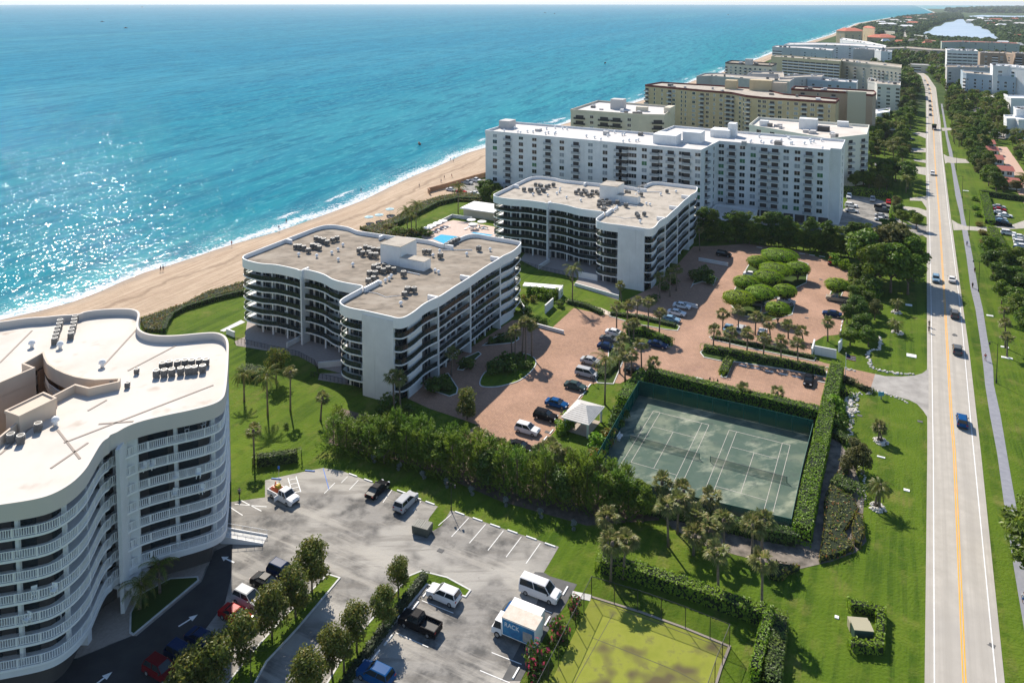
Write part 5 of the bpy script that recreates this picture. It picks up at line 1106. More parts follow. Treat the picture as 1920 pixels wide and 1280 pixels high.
# --- dune vegetation and its hedge
mound(gp([(262, 602), (300, 588), (340, 575), (390, 550), (457, 532), (457, 546), (400, 560), (345, 577), (320, 590), (312, 608), (305, 624), (270, 622)]), .9, 'yellow-green dune plants along the beach beyond the curved building', L_croton, name='dune_shrubs', kind='stuff', dens=7, size=.26)
hedge(gp([(457, 551), (400, 565), (345, 582), (322, 595), (312, 612), (308, 624)]), 1.2, 1.3, 'dark hedge edging the lawn behind the dune plants', L_dark, dens=8)
mound(gp([(674, 430), (705, 424), (736, 413), (760, 398), (791, 382), (829, 370), (870, 364), (905, 369), (903, 380), (850, 378), (805, 392), (750, 418), (740, 432), (800, 440), (760, 446), (700, 440)]), 1.0, 'dune plants along the beach by the swimming pool', L_croton, name='dune_shrubs', kind='stuff', dens=5, size=.32)
hedge(gp([(742, 424), (775, 408), (820, 385), (858, 376), (895, 377)]), 1.4, 1.6, 'dark curved hedge edging the pool lawn towards the beach', L_dark, dens=7, size=.25)
for b_, t_, lb in (((764, 436), 391, 'leaning coconut palm at the left end of the pool lawn'), ((780, 430), 379, 'tall thin coconut palm beside the leaning one on the pool lawn'), ((859, 400), 346, 'coconut palm in the corner planter above the pool lawn'), ((772, 441), 400, 'shorter coconut palm in front of the pair by the pool')):
    palm('coco', G(*b_), hgt(b_, t_), lb, 'coconut palms on the pool lawn', 1.15)
for i, (x, y) in enumerate(((742, 438), (756, 440), (775, 441), (790, 438), (800, 443), (730, 430))):
    bush(G(x, y), 2.2, 2.0, 'sea grape bush between the pool deck and the nearer roof, %s from the left' % ORD[[1, 2, 3, 4, 5, 0][i]], i % 3)
for i, (x, y) in enumerate(((918, 375), (905, 372), (930, 380), (912, 384), (925, 366), (935, 392))):
    tree('broad', G(x, y), R.uniform(6, 8), 7, 'dark leafy tree at the sea corner of the farther wavy block, %s of six' % ORD[i], 'trees at the sea corner', v=[2, 3, 0][i % 3])
# --- palms in rows by the entrance drive
rowA = [(1355, 618), (1384, 627), (1416, 628), (1445, 637), (1478, 635), (1506, 640)]; rowAt = [583, 579, 591, 601, 608, 616]
for i, (b_, t_) in enumerate(zip(rowA, rowAt)): palm('sabal', G(*b_), hgt(b_, t_-3), '%s sabal palm from the left in the farther row by the entrance drive' % ORD[i], 'farther row of sabal palms by the entrance drive', 1.02)
rowB = [(1337, 657), (1368, 663), (1400, 668), (1431, 674), (1464.5, 681), (1496, 687)]; rowBt = [612, 619, 620, 630, 635, 640]
for i, (b_, t_) in enumerate(zip(rowB, rowBt)): palm('sabal', G(*b_), hgt(b_, t_-3), '%s sabal palm from the left in the nearer row by the entrance drive' % ORD[i], 'nearer row of sabal palms by the entrance drive', 1.02)
palm('sabal', G(1552, 640), hgt((1552, 640), 598), 'lone sabal palm beside the entrance wall planter', s=1.0)
hedge(gp([(1336, 635), (1430, 651), (1526, 673)]), 1.0, .8, 'low hedge under the farther row of entrance palms', L_dark, dens=10)
hedge(gp([(1320, 657), (1400, 671), (1470, 685), (1545, 701)]), 1.9, 1.4, 'long clipped hedge between the entrance drive and the parking bays', L_hedge, dens=10)
hedge(gp([(1366, 680), (1356, 703)]), 1.9, 1.2, 'short clipped hedge jutting between parking bays', L_hedge, dens=10)
# --- palms in the brick court
for b_, t_, lb in (((1156, 620), 570, 'sabal palm at the left end of the island in the brick court'), ((1176, 604), 565, 'second sabal palm along the island in the brick court'), ((1193, 611), 560, 'tall sabal palm at the middle of the brick court island'), ((1215, 627), 562, 'tall sabal palm right of the middle of the brick court island'), ((1236, 632), 583, 'sabal palm at the right end of the brick court island'),
                   ((1180, 640), 603, 'short sabal palm in the hedge below the court island'), ((1188, 636), 600, 'twin short sabal palm in the hedge below the court island'), ((1337, 656), 611, None), ((1165, 668), 628, 'sabal palm behind the parked dark blue sedan'), ((1172, 716), 665, 'sabal palm in the cluster near the hedge corner, left one'), ((1184, 705), 655, 'sabal palm in the cluster near the hedge corner, middle one'), ((1162, 700), 648, 'sabal palm in the cluster near the hedge corner, rear one'),
                   ((1203, 699), 638, 'tall sabal palm just above the tennis hedge corner'), ((1224, 704), 672, 'shorter sabal palm just above the tennis hedge'), ((1398, 752), 722, 'sabal palm rising behind the tennis court hedge, left one'), ((1454, 754), 729, 'slim sabal palm rising behind the tennis court hedge, right one')):
    if lb: palm('sabal', G(*b_), hgt(b_, t_-2), lb, 'sabal palms in the brick court', .95)
palm('coco', G(1134, 758), hgt((1134, 758), 668), 'tall coconut palm on the lawn beside the white pavilion', s=1.0, lean=.2)
palm('coco', G(1072.8, 571), hgt((1072.8, 571), 497), 'tall coconut palm at the brick court corner casting a star shadow', s=.95, lean=.2)
palm('sabal', G(1165, 566), hgt((1165, 566), 528), 'short sabal palm in front of the farther wavy block end wall', s=.9)
for i, (b_, t_) in enumerate((((985.6, 674), 598), ((979, 668), 596), ((965.6, 676), 610), ((960, 668), 615), ((997, 670), 604))): palm('sabal', G(*b_), hgt(b_, t_), '%s sabal palm of the clump on the oval lawn island' % ORD[i], 'palm clump on the oval lawn island', .95)
for i, (x, y) in enumerate(((925, 700), (935, 695), (943, 690), (950, 684), (963, 688), (955, 698), (972, 672), (990, 690))): bush(G(x, y), 1.9 if i < 6 else 1.3, 2.4 if i < 6 else 1.2, 'dark shrub on the oval lawn island, %s one' % ORD[i], 1, 'shrubs on the oval lawn island')
tree('round', G(876, 786), 5.2, 5.6, 'bright clipped round tree beside the nearer wavy block', name='clipped_tree', v=0)
for b_, t_, lb in (((739.5, 783), 693, 'tall sabal palm against the white end wall of the nearer block, left one'), ((752, 787), 697, 'tall sabal palm against the white end wall of the nearer block, right one'), ((846, 704), 652, 'shaded sabal palm before the balconies of the nearer block'), ((1237, 560), 512, 'shaded sabal palm before the farther block, left one'), ((1256, 556), 507, 'shaded sabal palm before the farther block, right one'), ((1318, 440), 405, 'sabal palm at the road corner of the farther block'), ((1312, 470), 425, 'shaded sabal palm at the rear corner of the farther block'), ((1268, 545), 500, 'third shaded palm before the farther block')):
    palm('sabal', G(*b_), hgt(b_, t_), lb, 'shaded palms beside the wavy blocks', 1.0)
for i, (x, y, r_) in enumerate(((812, 735, 2.2), (826, 725, 2.0), (838, 732, 1.6), (880, 690, 1.7), (870, 688, 1.5), (720, 775, 1.8), (730, 762, 2.0), (765, 775, 1.4), (940, 640, 1.5), (922, 644, 1.2), (1245, 545, 1.8), (1225, 565, 1.6), (1305, 525, 2.4), (1322, 520, 2.6), (1330, 532, 2.0), (1262, 532, 1.7))):
    bush(G(x, y), r_, r_*1.1, ('shaded shrub at the foot of the nearer wavy block' if x < 1000 else 'shaded shrub near the foot of the farther wavy block')+', %s from the left' % ORD[sorted([812, 826, 838, 880, 870, 720, 730, 765, 940, 922]).index(x) if x < 1000 else sorted([1245, 1225, 1305, 1322, 1330, 1262]).index(x)], 1, 'shaded shrubs by the wavy blocks')
# --- hedges and plants of the little garden between the towers
hedge(gp([(1066, 568), (1100, 576), (1127, 589)]), 1.6, 1.0, 'low hedge along the walk above the brick court corner', L_dark)
hedge(gp([(1145, 590), (1200, 597), (1266, 613)]), 1.4, .9, 'low hedge rimming the palm island of the brick court', L_dark, dens=9)
hedge(gp([(1175, 625), (1205, 626), (1230, 637), (1254, 646)]), 2.0, 1.6, 'dense hedge on the island beside the parked sedans', L_hedge)
hedge(gp([(1160, 660), (1145, 690), (1128, 705)]), 2.5, 1.0, 'dark shrub bed under the court palms', L_dark)
for i, (x, y, r_, v_) in enumerate(((995, 552, 1.5, 5), (1008, 555, 1.7, 0), (1020, 560, 1.8, 5), (1032, 562, 1.6, 0), (1043, 556, 1.6, 5), (1000, 565, 1.2, 2), (985, 566, 1.4, 2), (1012, 545, 1.3, 5), (1028, 546, 1.3, 0), (1020, 610, 1.3, 1), (1008, 604, 1.2, 1), (1050, 575, 1.2, 1), (978, 580, 1.6, 1), (990, 590, 1.5, 1))):
    bush(G(x, y), r_, r_*1.3, 'tropical shrub in the walled garden between the blocks, number %s from the left' % ORD[sorted([995, 1008, 1020, 1032, 1043, 1000, 985, 1012, 1028, 1021, 1009, 1050, 978, 990]).index(x if (x, y) not in ((1020, 610), (1008, 604)) else x+1)], v_, 'shrubs of the walled garden')
# --- flat-topped clipped trees
def topiary(cx, cy, hw, hh, label):
    hc = 3.3; c = G(cx, cy, hc); s = (c-CAMP).length; r = hw*s/F*.86; b_ = Vector((c.x, c.y, 0)); e = empty('clipped_tree', b_, R.uniform(-.3, .3), label, 'tree', 'flat-topped clipped trees in the brick parking court')
    rg = NR; n = int(430*r*r/4)+600; d = rg.normal(size=(n, 3)); d /= np.linalg.norm(d, axis=1)[:, None]; d[:, 2] = np.abs(d[:, 2])*np.where(rg.uniform(size=n) < .8, 1, -.75)
    rad = np.where(np.abs(d[:, 2:3]) < 2, np.sign(d)*np.abs(d)**.85, d); H2 = 1.75; bump = 1+.045*np.sin(rad[:, :1]*9+rad[:, 1:2]*7)
    C = rad*np.array([r, r*.86, H2])*bump*(1+rg.uniform(-.06, .03, (n, 1)))+np.array([0, 0, hc]); v, f = cards(C, d*np.array([1, 1, 2])+rg.normal(size=(n, 3))*.25, .2)
    b = MB(); k = 14; rings = [(-.95, .45), (-.5, .88), (0, .95), (.5, .88), (.86, .5)]; vs = [(r*q*cos(2*pi*i/k)*.95, r*.86*q*sin(2*pi*i/k)*.95, hc+H2*z) for z, q in rings for i in range(k)]
    fs = [(j*k+i, j*k+(i+1) % k, (j+1)*k+(i+1) % k, (j+1)*k+i) for j in range(4) for i in range(k)]+[tuple(range(4*k, 5*k)), tuple(range(k))[::-1]]
    put('crown', np_mesh('crown', [(v, f, 0), (np.array(vs), fs, 1)], [L_clip, mat('hedge_core', (0.012, 0.022, 0.006), .95)]), e)
    b = MB()
    for i in range(4): a = i*1.6; b.tube([(0, 0, 0), (cos(a)*.35, sin(a)*.35, 1.2), (cos(a)*r*.5, sin(a)*r*.45, hc-.8)], .13, .07, 5)
    b.build('trunk', M_bark, e)
tp = [(730, 240, 142, 45), (565, 285, 86, 40), (700, 345, 128, 50), (865, 335, 92, 48), (645, 400, 116, 50), (475, 440, 100, 48), (590, 520, 122, 58), (770, 505, 88, 50), (420, 560, 124, 60), (715, 640, 92, 55), (1158, 460, 90, 55)]
tl = ['largest farthest clipped tree at the top of the group', 'small clipped tree at the upper left of the group', 'wide clipped tree below the farthest one', 'clipped tree at the upper right of the group', 'clipped tree in the middle of the group', 'clipped tree at the left edge, second from the bottom', 'large clipped tree left of the centre near the bottom', 'clipped tree at the right edge of the group', 'large clipped tree at the lower left corner of the group', 'nearest clipped tree, lowest and apart from the group', 'lone clipped tree standing apart on the right of the court']
for (x, y, a, b_), lb in zip(tp, tl): topiary(1280+x*.25, 420+y*.25, a*.25, b_*.25, 'flat-topped '+lb)
# --- tall screen row behind the brick court
Q = resample([G(*p) for p in ((1316, 450), (1380, 455), (1440, 460), (1500, 468), (1560, 478), (1600, 484), (1625, 484))], 1.9)
for i, q in enumerate(Q): tree('tall', q+Vector((R.uniform(-.5, .5), R.uniform(-.6, .6), 0)), R.uniform(9.6, 11.2), R.uniform(4.6, 5.6), 'slender tree in the screen row behind the brick court', 'tall screen row')
big = [((1620, 524), 442, 14, 0), ((1650, 520), 432, 14, 4), ((1682, 520), 432, 14, 4), ((1704, 528), 448, 12, 1), ((1640, 546), 466, 12, 1), ((1670, 548), 470, 12, 0), ((1702, 552), 482, 11, 1)]
for i, (b_, t_, w, v_) in enumerate(big): tree('broad', G(*b_), hgt(b_, t_), w, '%s crown from the left of the large spreading grove by the road' % ORD[[0, 2, 4, 6, 1, 3, 5][i]], 'large spreading grove by the road', v=v_)
palm('coco', G(1712, 530), hgt((1712, 530), 470), 'palm leaning over the road edge from the large grove', s=1.3, lean=.5)
for i, (x, y) in enumerate(((1607, 535), (1628, 548), (1641, 556), (1606, 573), (1628, 583), (1588, 607), (1617, 610), (1617, 632), (1594, 648), (1628, 650), (1640, 600), (1606, 596), (1600, 555))):
    tree('broad', G(x, y), R.uniform(3.6, 5.4), R.uniform(5, 6.4), 'leafy tree in the belt beside the brick court', 'belt of leafy trees beside the brick court')
for i, (x, y, r_) in enumerate(((1565, 497, 2.2), (1584, 505, 2.0), (1600, 512, 1.6), (1640, 558, 2.2), (1590, 545, 1.2))): bush(G(x, y), r_, r_*1.3, 'clipped bush at the far right corner of the brick court, %s of five' % ORD[i], 5, 'bushes at the court corner')
# --- tennis court hedges
hedge(gp([(1214, 712), (1330, 741), (1440, 767), (1538, 790)]), 2.2, 2.7, 'long clipped hedge behind the far side of the tennis courts', L_hedge, dens=13, size=.18)
hedge(gp([(1569, 703), (1554, 770), (1538, 850), (1520, 930), (1504, 1012)]), 2.7, 2.6, 'tall bright clipped hedge along the road side of the tennis courts', L_hedge, dens=16, size=.18)
hedge(gp([(1204, 716), (1180, 745), (1168, 762)]), 2.4, 2.4, 'bushy hedge at the upper left corner of the tennis courts', L_hedge)
hedge(gp([(1200, 957), (1290, 976), (1400, 1002), (1490, 1020)]), 1.6, 2.0, 'dark hedge along the near side of the tennis courts', L_dark)
for i, (x, y, r_, v_) in enumerate(((1160, 790, 2.0, 1), (1153, 805, 1.8, 1), (1135, 830, 2.2, 2), (1122, 850, 2.4, 5), (1112, 868, 2.2, 2), (1060, 803, 1.9, 5), (1052, 812, 1.5, 5))): bush(G(x, y), r_, r_*1.2, 'shrub near the white pavilion, %s of seven' % ORD[i], v_, 'shrubs near the pavilion')
# --- palms below the courts
for i, (b_, t_) in enumerate((((1242, 950), 895), ((1285, 962), 912), ((1335, 975), 920), ((1253, 1025), 933), ((1300, 1010), 947), ((1357, 1030), 962), ((1410, 1045), 972), ((1428, 1036), 962), ((1140, 1045), 960), ((1145, 1090), 998), ((1168, 1085), 1002), ((1347, 1116), 1026), ((1428, 1148), 1040), ((1300, 1040), 990), ((1325, 1040), 975), ((1270, 1000), 930))):
    lbs = ['sabal palm over the near court corner, leftmost', 'sabal palm beside the near baseline of the left court', 'sabal palm between the two tennis courts', 'tall slim sabal palm left of the grove below the courts', 'sabal palm in the left part of the grove below the courts', 'sabal palm in the middle of the grove below the courts', 'sabal palm in the right part of the grove below the courts', 'sabal palm touching the near right court corner', 'sabal palm at the right end of the windbreak, upper', 'sabal palm at the right end of the windbreak, lower left', 'sabal palm at the right end of the windbreak, lower right', 'lone sabal palm on the lawn below the grove', 'nearest sabal palm standing on the lawn below the grove', 'low sabal palm deep in the grove shade, left', 'low sabal palm deep in the grove shade, right', 'sabal palm behind the tall slim one below the courts']
    palm('sabal', G(*b_), hgt(b_, t_), lbs[i], 'sabal palms below the tennis courts', 1.08)
# --- croton beds by the gravel walk
mound(gp([(1563, 905), (1575, 885), (1590, 878), (1594, 888), (1578, 900), (1580, 930), (1600, 940), (1610, 960), (1595, 985), (1582, 1005), (1600, 1025), (1600, 1035), (1570, 1048), (1535, 1056), (1540, 1030), (1545, 990), (1546, 940)]), 1.0, 'winding bed of red and yellow crotons beside the tennis hedge', L_croton)
mound(gp([(1604, 973), (1618, 975), (1622, 1000), (1614, 1030), (1600, 1024), (1597, 1000)]), 1.1, 'small separate croton clump by the edge of the lawn', L_croton)
hedge(gp([(1578, 1000-85), (1600, 925)]), 3.0, 1.4, 'green shrub clump between the crotons and the lawn palms', L_dark)
for i, (x, y, h_, w_) in enumerate(((1605, 880, 4.6, 5.5), (1618, 888, 4.0, 4.2), (1592, 890, 3.6, 4.0))): tree('broad', G(x, y), h_, w_, 'thin olive tree beside the gravel walk, %s of three' % ORD[i], 'olive trees by the gravel walk', v=4)
mound(gp([(1455, 1062), (1500, 1068), (1490, 1075), (1460, 1092), (1440, 1085)]), .9, 'croton patch under the palms near the hedge corner', L_croton)
# --- hedges near the lower court, the utility box and the gate
hedge(gp([(1128, 1067), (1200, 1085), (1300, 1118), (1400, 1155), (1435, 1166)]), 2.0, 1.9, 'long clipped hedge above the old green court', L_hedge)
hedge(gp([(1444, 1172), (1432, 1205), (1415, 1275)]), 1.3, 1.9, 'thin clipped hedge running down beside the old court, left one', L_hedge)
hedge(gp([(1462, 1172), (1458, 1215), (1448, 1290)]), 2.0, 1.6, 'loose leafy hedge running down beside the old court, right one', L_dark)
hedge(gp([(1596, 1142), (1652, 1155), (1648, 1222), (1598, 1218)]), 1.15, 1.25, 'square clipped hedge wrapped round the utility box on the lawn', L_hedge)
hedge(gp([(1583, 715), (1602, 720)]), 1.6, 1.0, 'olive clipped box hedge at the drive entrance', L_olive); hedge(gp([(1612, 727), (1630, 735)]), 1.5, .8, 'second low olive hedge at the drive entrance', L_olive)
hedge(gp([(1580, 737), (1590, 742)]), 2.2, 1.3, 'small green hedge block left of the white rocks', L_hedge)
bush(G(1568, 775), 2.4, 2.8, 'bright round clipped bush left of the white rocks', 5); bush(G(1570, 800), 2.2, 2.4, 'dark round bush below the bright clipped one', 1)
hedge(gp([(1560, 815), (1585, 830)]), 2.0, 1.2, 'dark spreading shrub left of the white rocks', L_dark)
hedge(gp([(1290, 1110-378), (1300, 735)]), 1.0, 1.0, 'tiny hedge end by the white parked sedan', L_hedge)
# --- round-headed trees on the two lot islands
rt = [((585, 1110), (584.6, 1061.7), 70, 'round-headed tree at the far tip of the left lot island'), ((554, 1157), (554, 1108.7), 64, 'second round-headed tree on the left lot island'), ((510, 1194), (509, 1145.7), 70, 'third round-headed tree on the left lot island, by the red car'), ((451, 1250), (450, 1201), 68, 'fourth round-headed tree on the left lot island'), ((397, 1296), (396, 1246), 74, 'fifth round-headed tree on the left lot island'), ((350, 1326), (349, 1276), 70, 'sixth round-headed tree at the bottom edge of the left island'),
      ((747, 1121), (747.5, 1078.5), 46, 'smaller round-headed tree at the far end of the right lot island'), ((719, 1187), (719, 1139), 54, 'thin-crowned tree beside the dark hedge of the right island'), ((669, 1221), (668.6, 1172.5), 58, 'third tree on the right lot island'), ((645, 1260), (645, 1216), 40, 'small tree low on the right lot island'), ((622, 1264), (621.6, 1216), 58, 'tree on the right lot island near the bottom'), ((578, 1317), (578, 1268), 66, 'tree cut by the bottom edge on the right lot island')]
for b_, c_, w_, lb in rt:
    p = G(*b_); hc = hgt(b_, c_[1]); w = w_*(G(*c_, hc)-CAMP).length/F; e = tree('round', p, hc+w*.42, w, lb, 'round-headed trees on the parking lot islands', name='round_headed_tree')
hedge(gp([(795, 1086), (760, 1132), (715, 1192), (655, 1275), (640, 1300)]), 1.1, 1.0, 'long dark clipped hedge along the right lot island', leafmat('grey_green_leaves', (0.035, 0.065, 0.025), (0.06, 0.09, 0.035), scale=.8))
for x, y, r_, lb in ((1004, 1262, 1.9, 'large pink-flowering bush by the fence of the old court'), (1046, 1200, 1.5, 'pink-flowering bush beside the box truck'), (1078, 1148, 1.2, 'small pink-flowering bush below the old court gate')): bush(G(x, y), r_, r_*1.5, lb, 4, 'pink-flowering bushes by the old court', name='flowering_bush')
palm('coco', G(262, 1142), 4.2, 'shaded dwarf palm on the entrance bed, left one', 'dwarf palms on the entrance bed', .85); palm('coco', G(300, 1112), 4.4, 'shaded dwarf palm on the entrance bed, right one', 'dwarf palms on the entrance bed', .8)
island('entrance_bed', [(244, 1186), (250, 1190), (372, 1088), (370, 1082), (320, 1085), (262, 1115), (245, 1150)], m=M_dkgreen)
# --- right-hand side
for b_, t_, lb in (((1888, 670), 625, 'nearest sabal palm on the right lawn by the lamp post'), ((1885, 652), 600, 'second sabal palm on the right lawn'), ((1881, 603), 575, 'farthest sabal palm on the right lawn')): palm('sabal', G(*b_), hgt(b_, t_), lb, 'sabal palms on the right lawn', .9)
for i, (b_, t_, w) in enumerate((((1922, 1052), 955, 8.5), ((1936, 1092), 985, 8.5), ((1945, 1010), 935, 8))): tree('broad', G(*b_), hgt(b_, t_)*.95, w, 'leafy tree overhanging the path at the right edge, %s of three' % ORD[i], 'trees over the path at the right edge', v=i % 2)
for i, (x, y) in enumerate(((1858, 490), (1882, 498), (1905, 500), (1862, 512), (1890, 522), (1915, 525), (1874, 545), (1898, 550), (1918, 560), (1878, 570), (1900, 585), (1912, 608), (1925, 640), (1930, 585), (1935, 540), (1880, 535))):
    tree('broad', G(x, y), R.uniform(5, 7.5), R.uniform(6, 8), 'leafy tree in the dense grove at the right edge', 'dense grove at the right edge')
for i, (x, y) in enumerate(((1828, 376), (1830, 393), (1834, 405), (1838, 424), (1845, 440), (1848, 458))): bush(G(x, y), 1.9, 1.6, 'clipped oval bush on the verge right of the path, %s from the far end' % ORD[i], [5, 5, 5, 2, 2, 2][i], 'oval bushes right of the path')
hedge(gp([(1845, 370), (1850, 390), (1856, 420)]), 3.2, 1.8, 'bright clipped hedge left of the grass car park', L_hedge, dens=7, size=.26); hedge(gp([(1860, 434), (1868, 450), (1878, 466)]), 3.0, 1.8, 'bright clipped hedge left of the lower parked cars', L_hedge, dens=7, size=.26)
hedge(gp([(1842, 366), (1880, 372), (1925, 378)]), 2.6, 2.2, 'dark hedge behind the grass car park', L_dark, dens=6, size=.28)
hedge(gp([(1582, 362), (1620, 366), (1665, 372)]), 3.5, 2.8, 'clipped hedge behind the car park of the long white block', L_hedge, dens=6, size=.28)
hedge(gp([(1682, 384), (1674, 398), (1672, 410)]), 1.8, 2.0, 'yellow-green hedge at the road end of the white block car park', L_clip, dens=7, size=.26)
def broad_at(lb, gr, hmin=5.5, hmax=9.5, wmin=7, wmax=10, kind='broad'):
    def fn(p, rg, i):
        if rg.random() < .16: palm('coco', p, rg.uniform(7, 10), lb.replace('tree', 'palm'), gr+', palms', 1.25)
        else: tree(kind, p, rg.uniform(hmin, hmax), rg.uniform(wmin, wmax), lb, gr)
    return fn
scatter([(1600, 352), (1606, 338), (1660, 335), (1700, 330), (1706, 350), (1700, 362), (1668, 366), (1605, 360)], 6.0, broad_at('tree in the garden behind the white block', 'garden trees beside the road, nearer'), 1)
scatter([(1640, 300), (1640, 255), (1670, 225), (1692, 235), (1700, 300), (1692, 305), (1675, 303)], 6.8, broad_at('leafy tree in the gardens left of the road', 'garden trees left of the road'), 2)
scatter([(1690, 235), (1692, 184), (1712, 184), (1710, 245)], 7.8, broad_at('tree in the belt along the left side of the far road', 'tree belt left of the far road', 7, 10), 3)
scatter([(1640, 380), (1655, 440), (1722, 436), (1722, 415), (1706, 405), (1690, 400), (1682, 385)], 6.0, broad_at('low tree between the white block car park and the road', 'low trees beside the white block car park', 3.5, 5.5, 5, 6.5), 4, 14, [[(1600, 360), (1690, 360), (1672, 425), (1600, 425)]])
scatter([(1778, 192), (1882, 192), (1886, 215), (1880, 235), (1850, 220), (1800, 215), (1795, 240), (1780, 230)], 8.0, broad_at('tree in the thick woods right of the far road', 'woods right of the far road', 7, 10.5, 8, 11), 5)
scatter([(1785, 255), (1800, 240), (1850, 225), (1880, 240), (1882, 262), (1862, 268), (1848, 300), (1862, 320), (1875, 345), (1868, 365), (1838, 345), (1822, 318), (1815, 285), (1796, 268)], 6.8, broad_at('tree in the woods beside the cottages', 'woods beside the cottages', 5.5, 8.5, 6.5, 9), 6, 300, [[(1845, 262), (1862, 262), (1872, 290), (1905, 360), (1870, 360), (1850, 300)]])
scatter([(1895, 260), (1925, 262), (1940, 330), (1918, 322), (1905, 296)], 6, broad_at('tree right of the brick drive at the right edge', 'trees right of the brick drive', 4, 6, 5, 7), 7)
scatter([(1878, 350), (1935, 352), (1935, 366), (1880, 364)], 6, broad_at('tree behind the grass car park', 'trees behind the grass car park', 4, 5.5, 5, 7), 8)
scatter([(1795, 245), (1785, 262), (1792, 278), (1808, 276), (1806, 250)], 5.5, lambda p, rg, i: palm('sabal', p, rg.uniform(6, 8), 'sabal palm in the stand beside the path right of the road', 'sabal palms beside the path', 1.3), 9, 10)
scatter([(1600, 250), (1632, 245), (1640, 262), (1636, 300), (1610, 320)], 6, broad_at('tree squeezed between the blocks near the road', 'trees between the blocks', 6, 8, 6, 8), 10, 12)
# far trees: too many to be individuals, one mass of leafy crowns
FAR = []
for poly, sp, sd, mx in (([(1700, 130), (1640, 128), (1650, 105), (1700, 103), (1770, 108), (1775, 122), (1730, 126)], 12, 12, 80), ([(1740, 126), (1770, 128), (1778, 150), (1765, 158), (1752, 145)], 11, 13, 50),
                         ([(1760, 96), (1925, 98), (1925, 116), (1880, 118), (1840, 112), (1780, 114)], 15, 14, 70), ([(1652, 88), (1700, 78), (1760, 80), (1762, 92), (1700, 96)], 17, 15, 80), ([(1690, 182), (1695, 150), (1700, 138), (1712, 148), (1718, 165), (1718, 182)], 8, 16, 60), ([(1775, 168), (1768, 150), (1780, 135), (1805, 160), (1850, 172), (1880, 178), (1882, 190), (1800, 190)], 9, 17, 120)):
    scatter(poly, sp, lambda p, rg, i: FAR.append((Vector((p.x, p.y, zc(p))), rg.uniform(8, 12), rg.uniform(10, 15) if sp > 10 else rg.uniform(8, 11))), sd, mx)
vs_, fs_, mi_ = [], [], []; k_ = 0
for p, h, w in FAR:
    me = R.choice(CR['far']); co = np.empty(len(me.vertices)*3); me.vertices.foreach_get('co', co); co = co.reshape(-1, 3)*np.array([w/6, w/6, h*.85/4.6])+np.array([p.x, p.y, p.z+h*.05]); vs_.append(co)
    fs_ += (np.arange(len(co)).reshape(-1, 4)+k_).tolist(); mi_ += [CR['far'].index(me)]*(len(co)//4); k_ += len(co)
me = bpy.data.meshes.new('far_grove'); me.from_pydata(np.concatenate(vs_).tolist(), [], fs_)
for m_ in CR['far']: me.materials.append(m_.materials[0])
me.polygons.foreach_set('material_index', mi_); tag(link('far_grove', me), 'dark leafy groves between the far blocks round the road bend', 'grove', kind='stuff')
def wood(name, polys, n, label, avoid):
    b = MB(); rg = random.Random(5); AV = [[(G(*p).x, G(*p).y) for p in a] for a in avoid]
    for poly, m_, r0, r1 in polys:
        W_ = [(G(*p).x, G(*p).y) for p in poly]; x0, x1, y0, y1 = min(p[0] for p in W_), max(p[0] for p in W_), min(p[1] for p in W_), max(p[1] for p in W_); k = 0; t = 0
        while k < m_ and t < 200000:
            t += 1; x, y = rg.uniform(x0, x1), rg.uniform(y0, y1)
            if not inpoly(x, y, W_) or any(inpoly(x, y, a) for a in AV): continue
            k += 1; r = rg.uniform(r0, r1); z = zc((x, y)); base = len(b.v)
            for j, (q, hh) in enumerate(((.8, .15), (1.05, .5), (.75, .85), (.25, 1.05))):
                for i in range(6): a = i*pi/3+j*.5; rr = r*q*rg.uniform(.75, 1.2); b.v.append((x+cos(a)*rr, y+sin(a)*rr, z+r*1.25*hh*rg.uniform(.85, 1.15)))
            for j in range(3):
                for i in range(6): b.f.append((base+j*6+i, base+j*6+(i+1) % 6, base+j*6+6+(i+1) % 6, base+j*6+6+i)); b.m.append(0)
            b.f.append(tuple(base+18+i for i in range(6))); b.m.append(0)
    o = b.build(name, mat('far_foliage', (0.032, 0.062, 0.020), .95, (0.070, 0.105, 0.028), 0.03, detail=6, contrast=(.4, .62), spec=.1)); tag(o, label, 'wood', kind='stuff'); return o
lag = [(1720, 69), (1740, 54), (1768, 43), (1790, 37), (1806, 36), (1828, 46), (1856, 57), (1878, 76)]; lag2 = [(1812, 36), (1816, 29.5), (1840, 27), (1960, 29), (1960, 37)]
wood('far_wood', [([(1600, 55), (1640, 47), (1690, 34), (1735, 29), (1765, 27), (1800, 27), (1806, 37), (1770, 44), (1740, 54), (1722, 68), (1700, 66), (1686, 62), (1650, 66)], 2300, 6, 11), ([(1765, 21), (1800, 24), (1990, 26), (1990, 13), (1880, 14.5), (1820, 18)], 1400, 12, 26),
                 ([(1806, 37), (1990, 38), (1990, 80), (1880, 77), (1850, 57), (1820, 46)], 2400, 6, 11), ([(1600, 100), (1700, 60), (1760, 74), (1930, 80), (1930, 100), (1760, 98), (1700, 96), (1640, 100)], 1200, 4, 7)], 0, 'distant dark wood spreading round the lagoons to the horizon', [lag, lag2, [(1692, 50), (1702, 50), (1710, 90), (1688, 90)]])
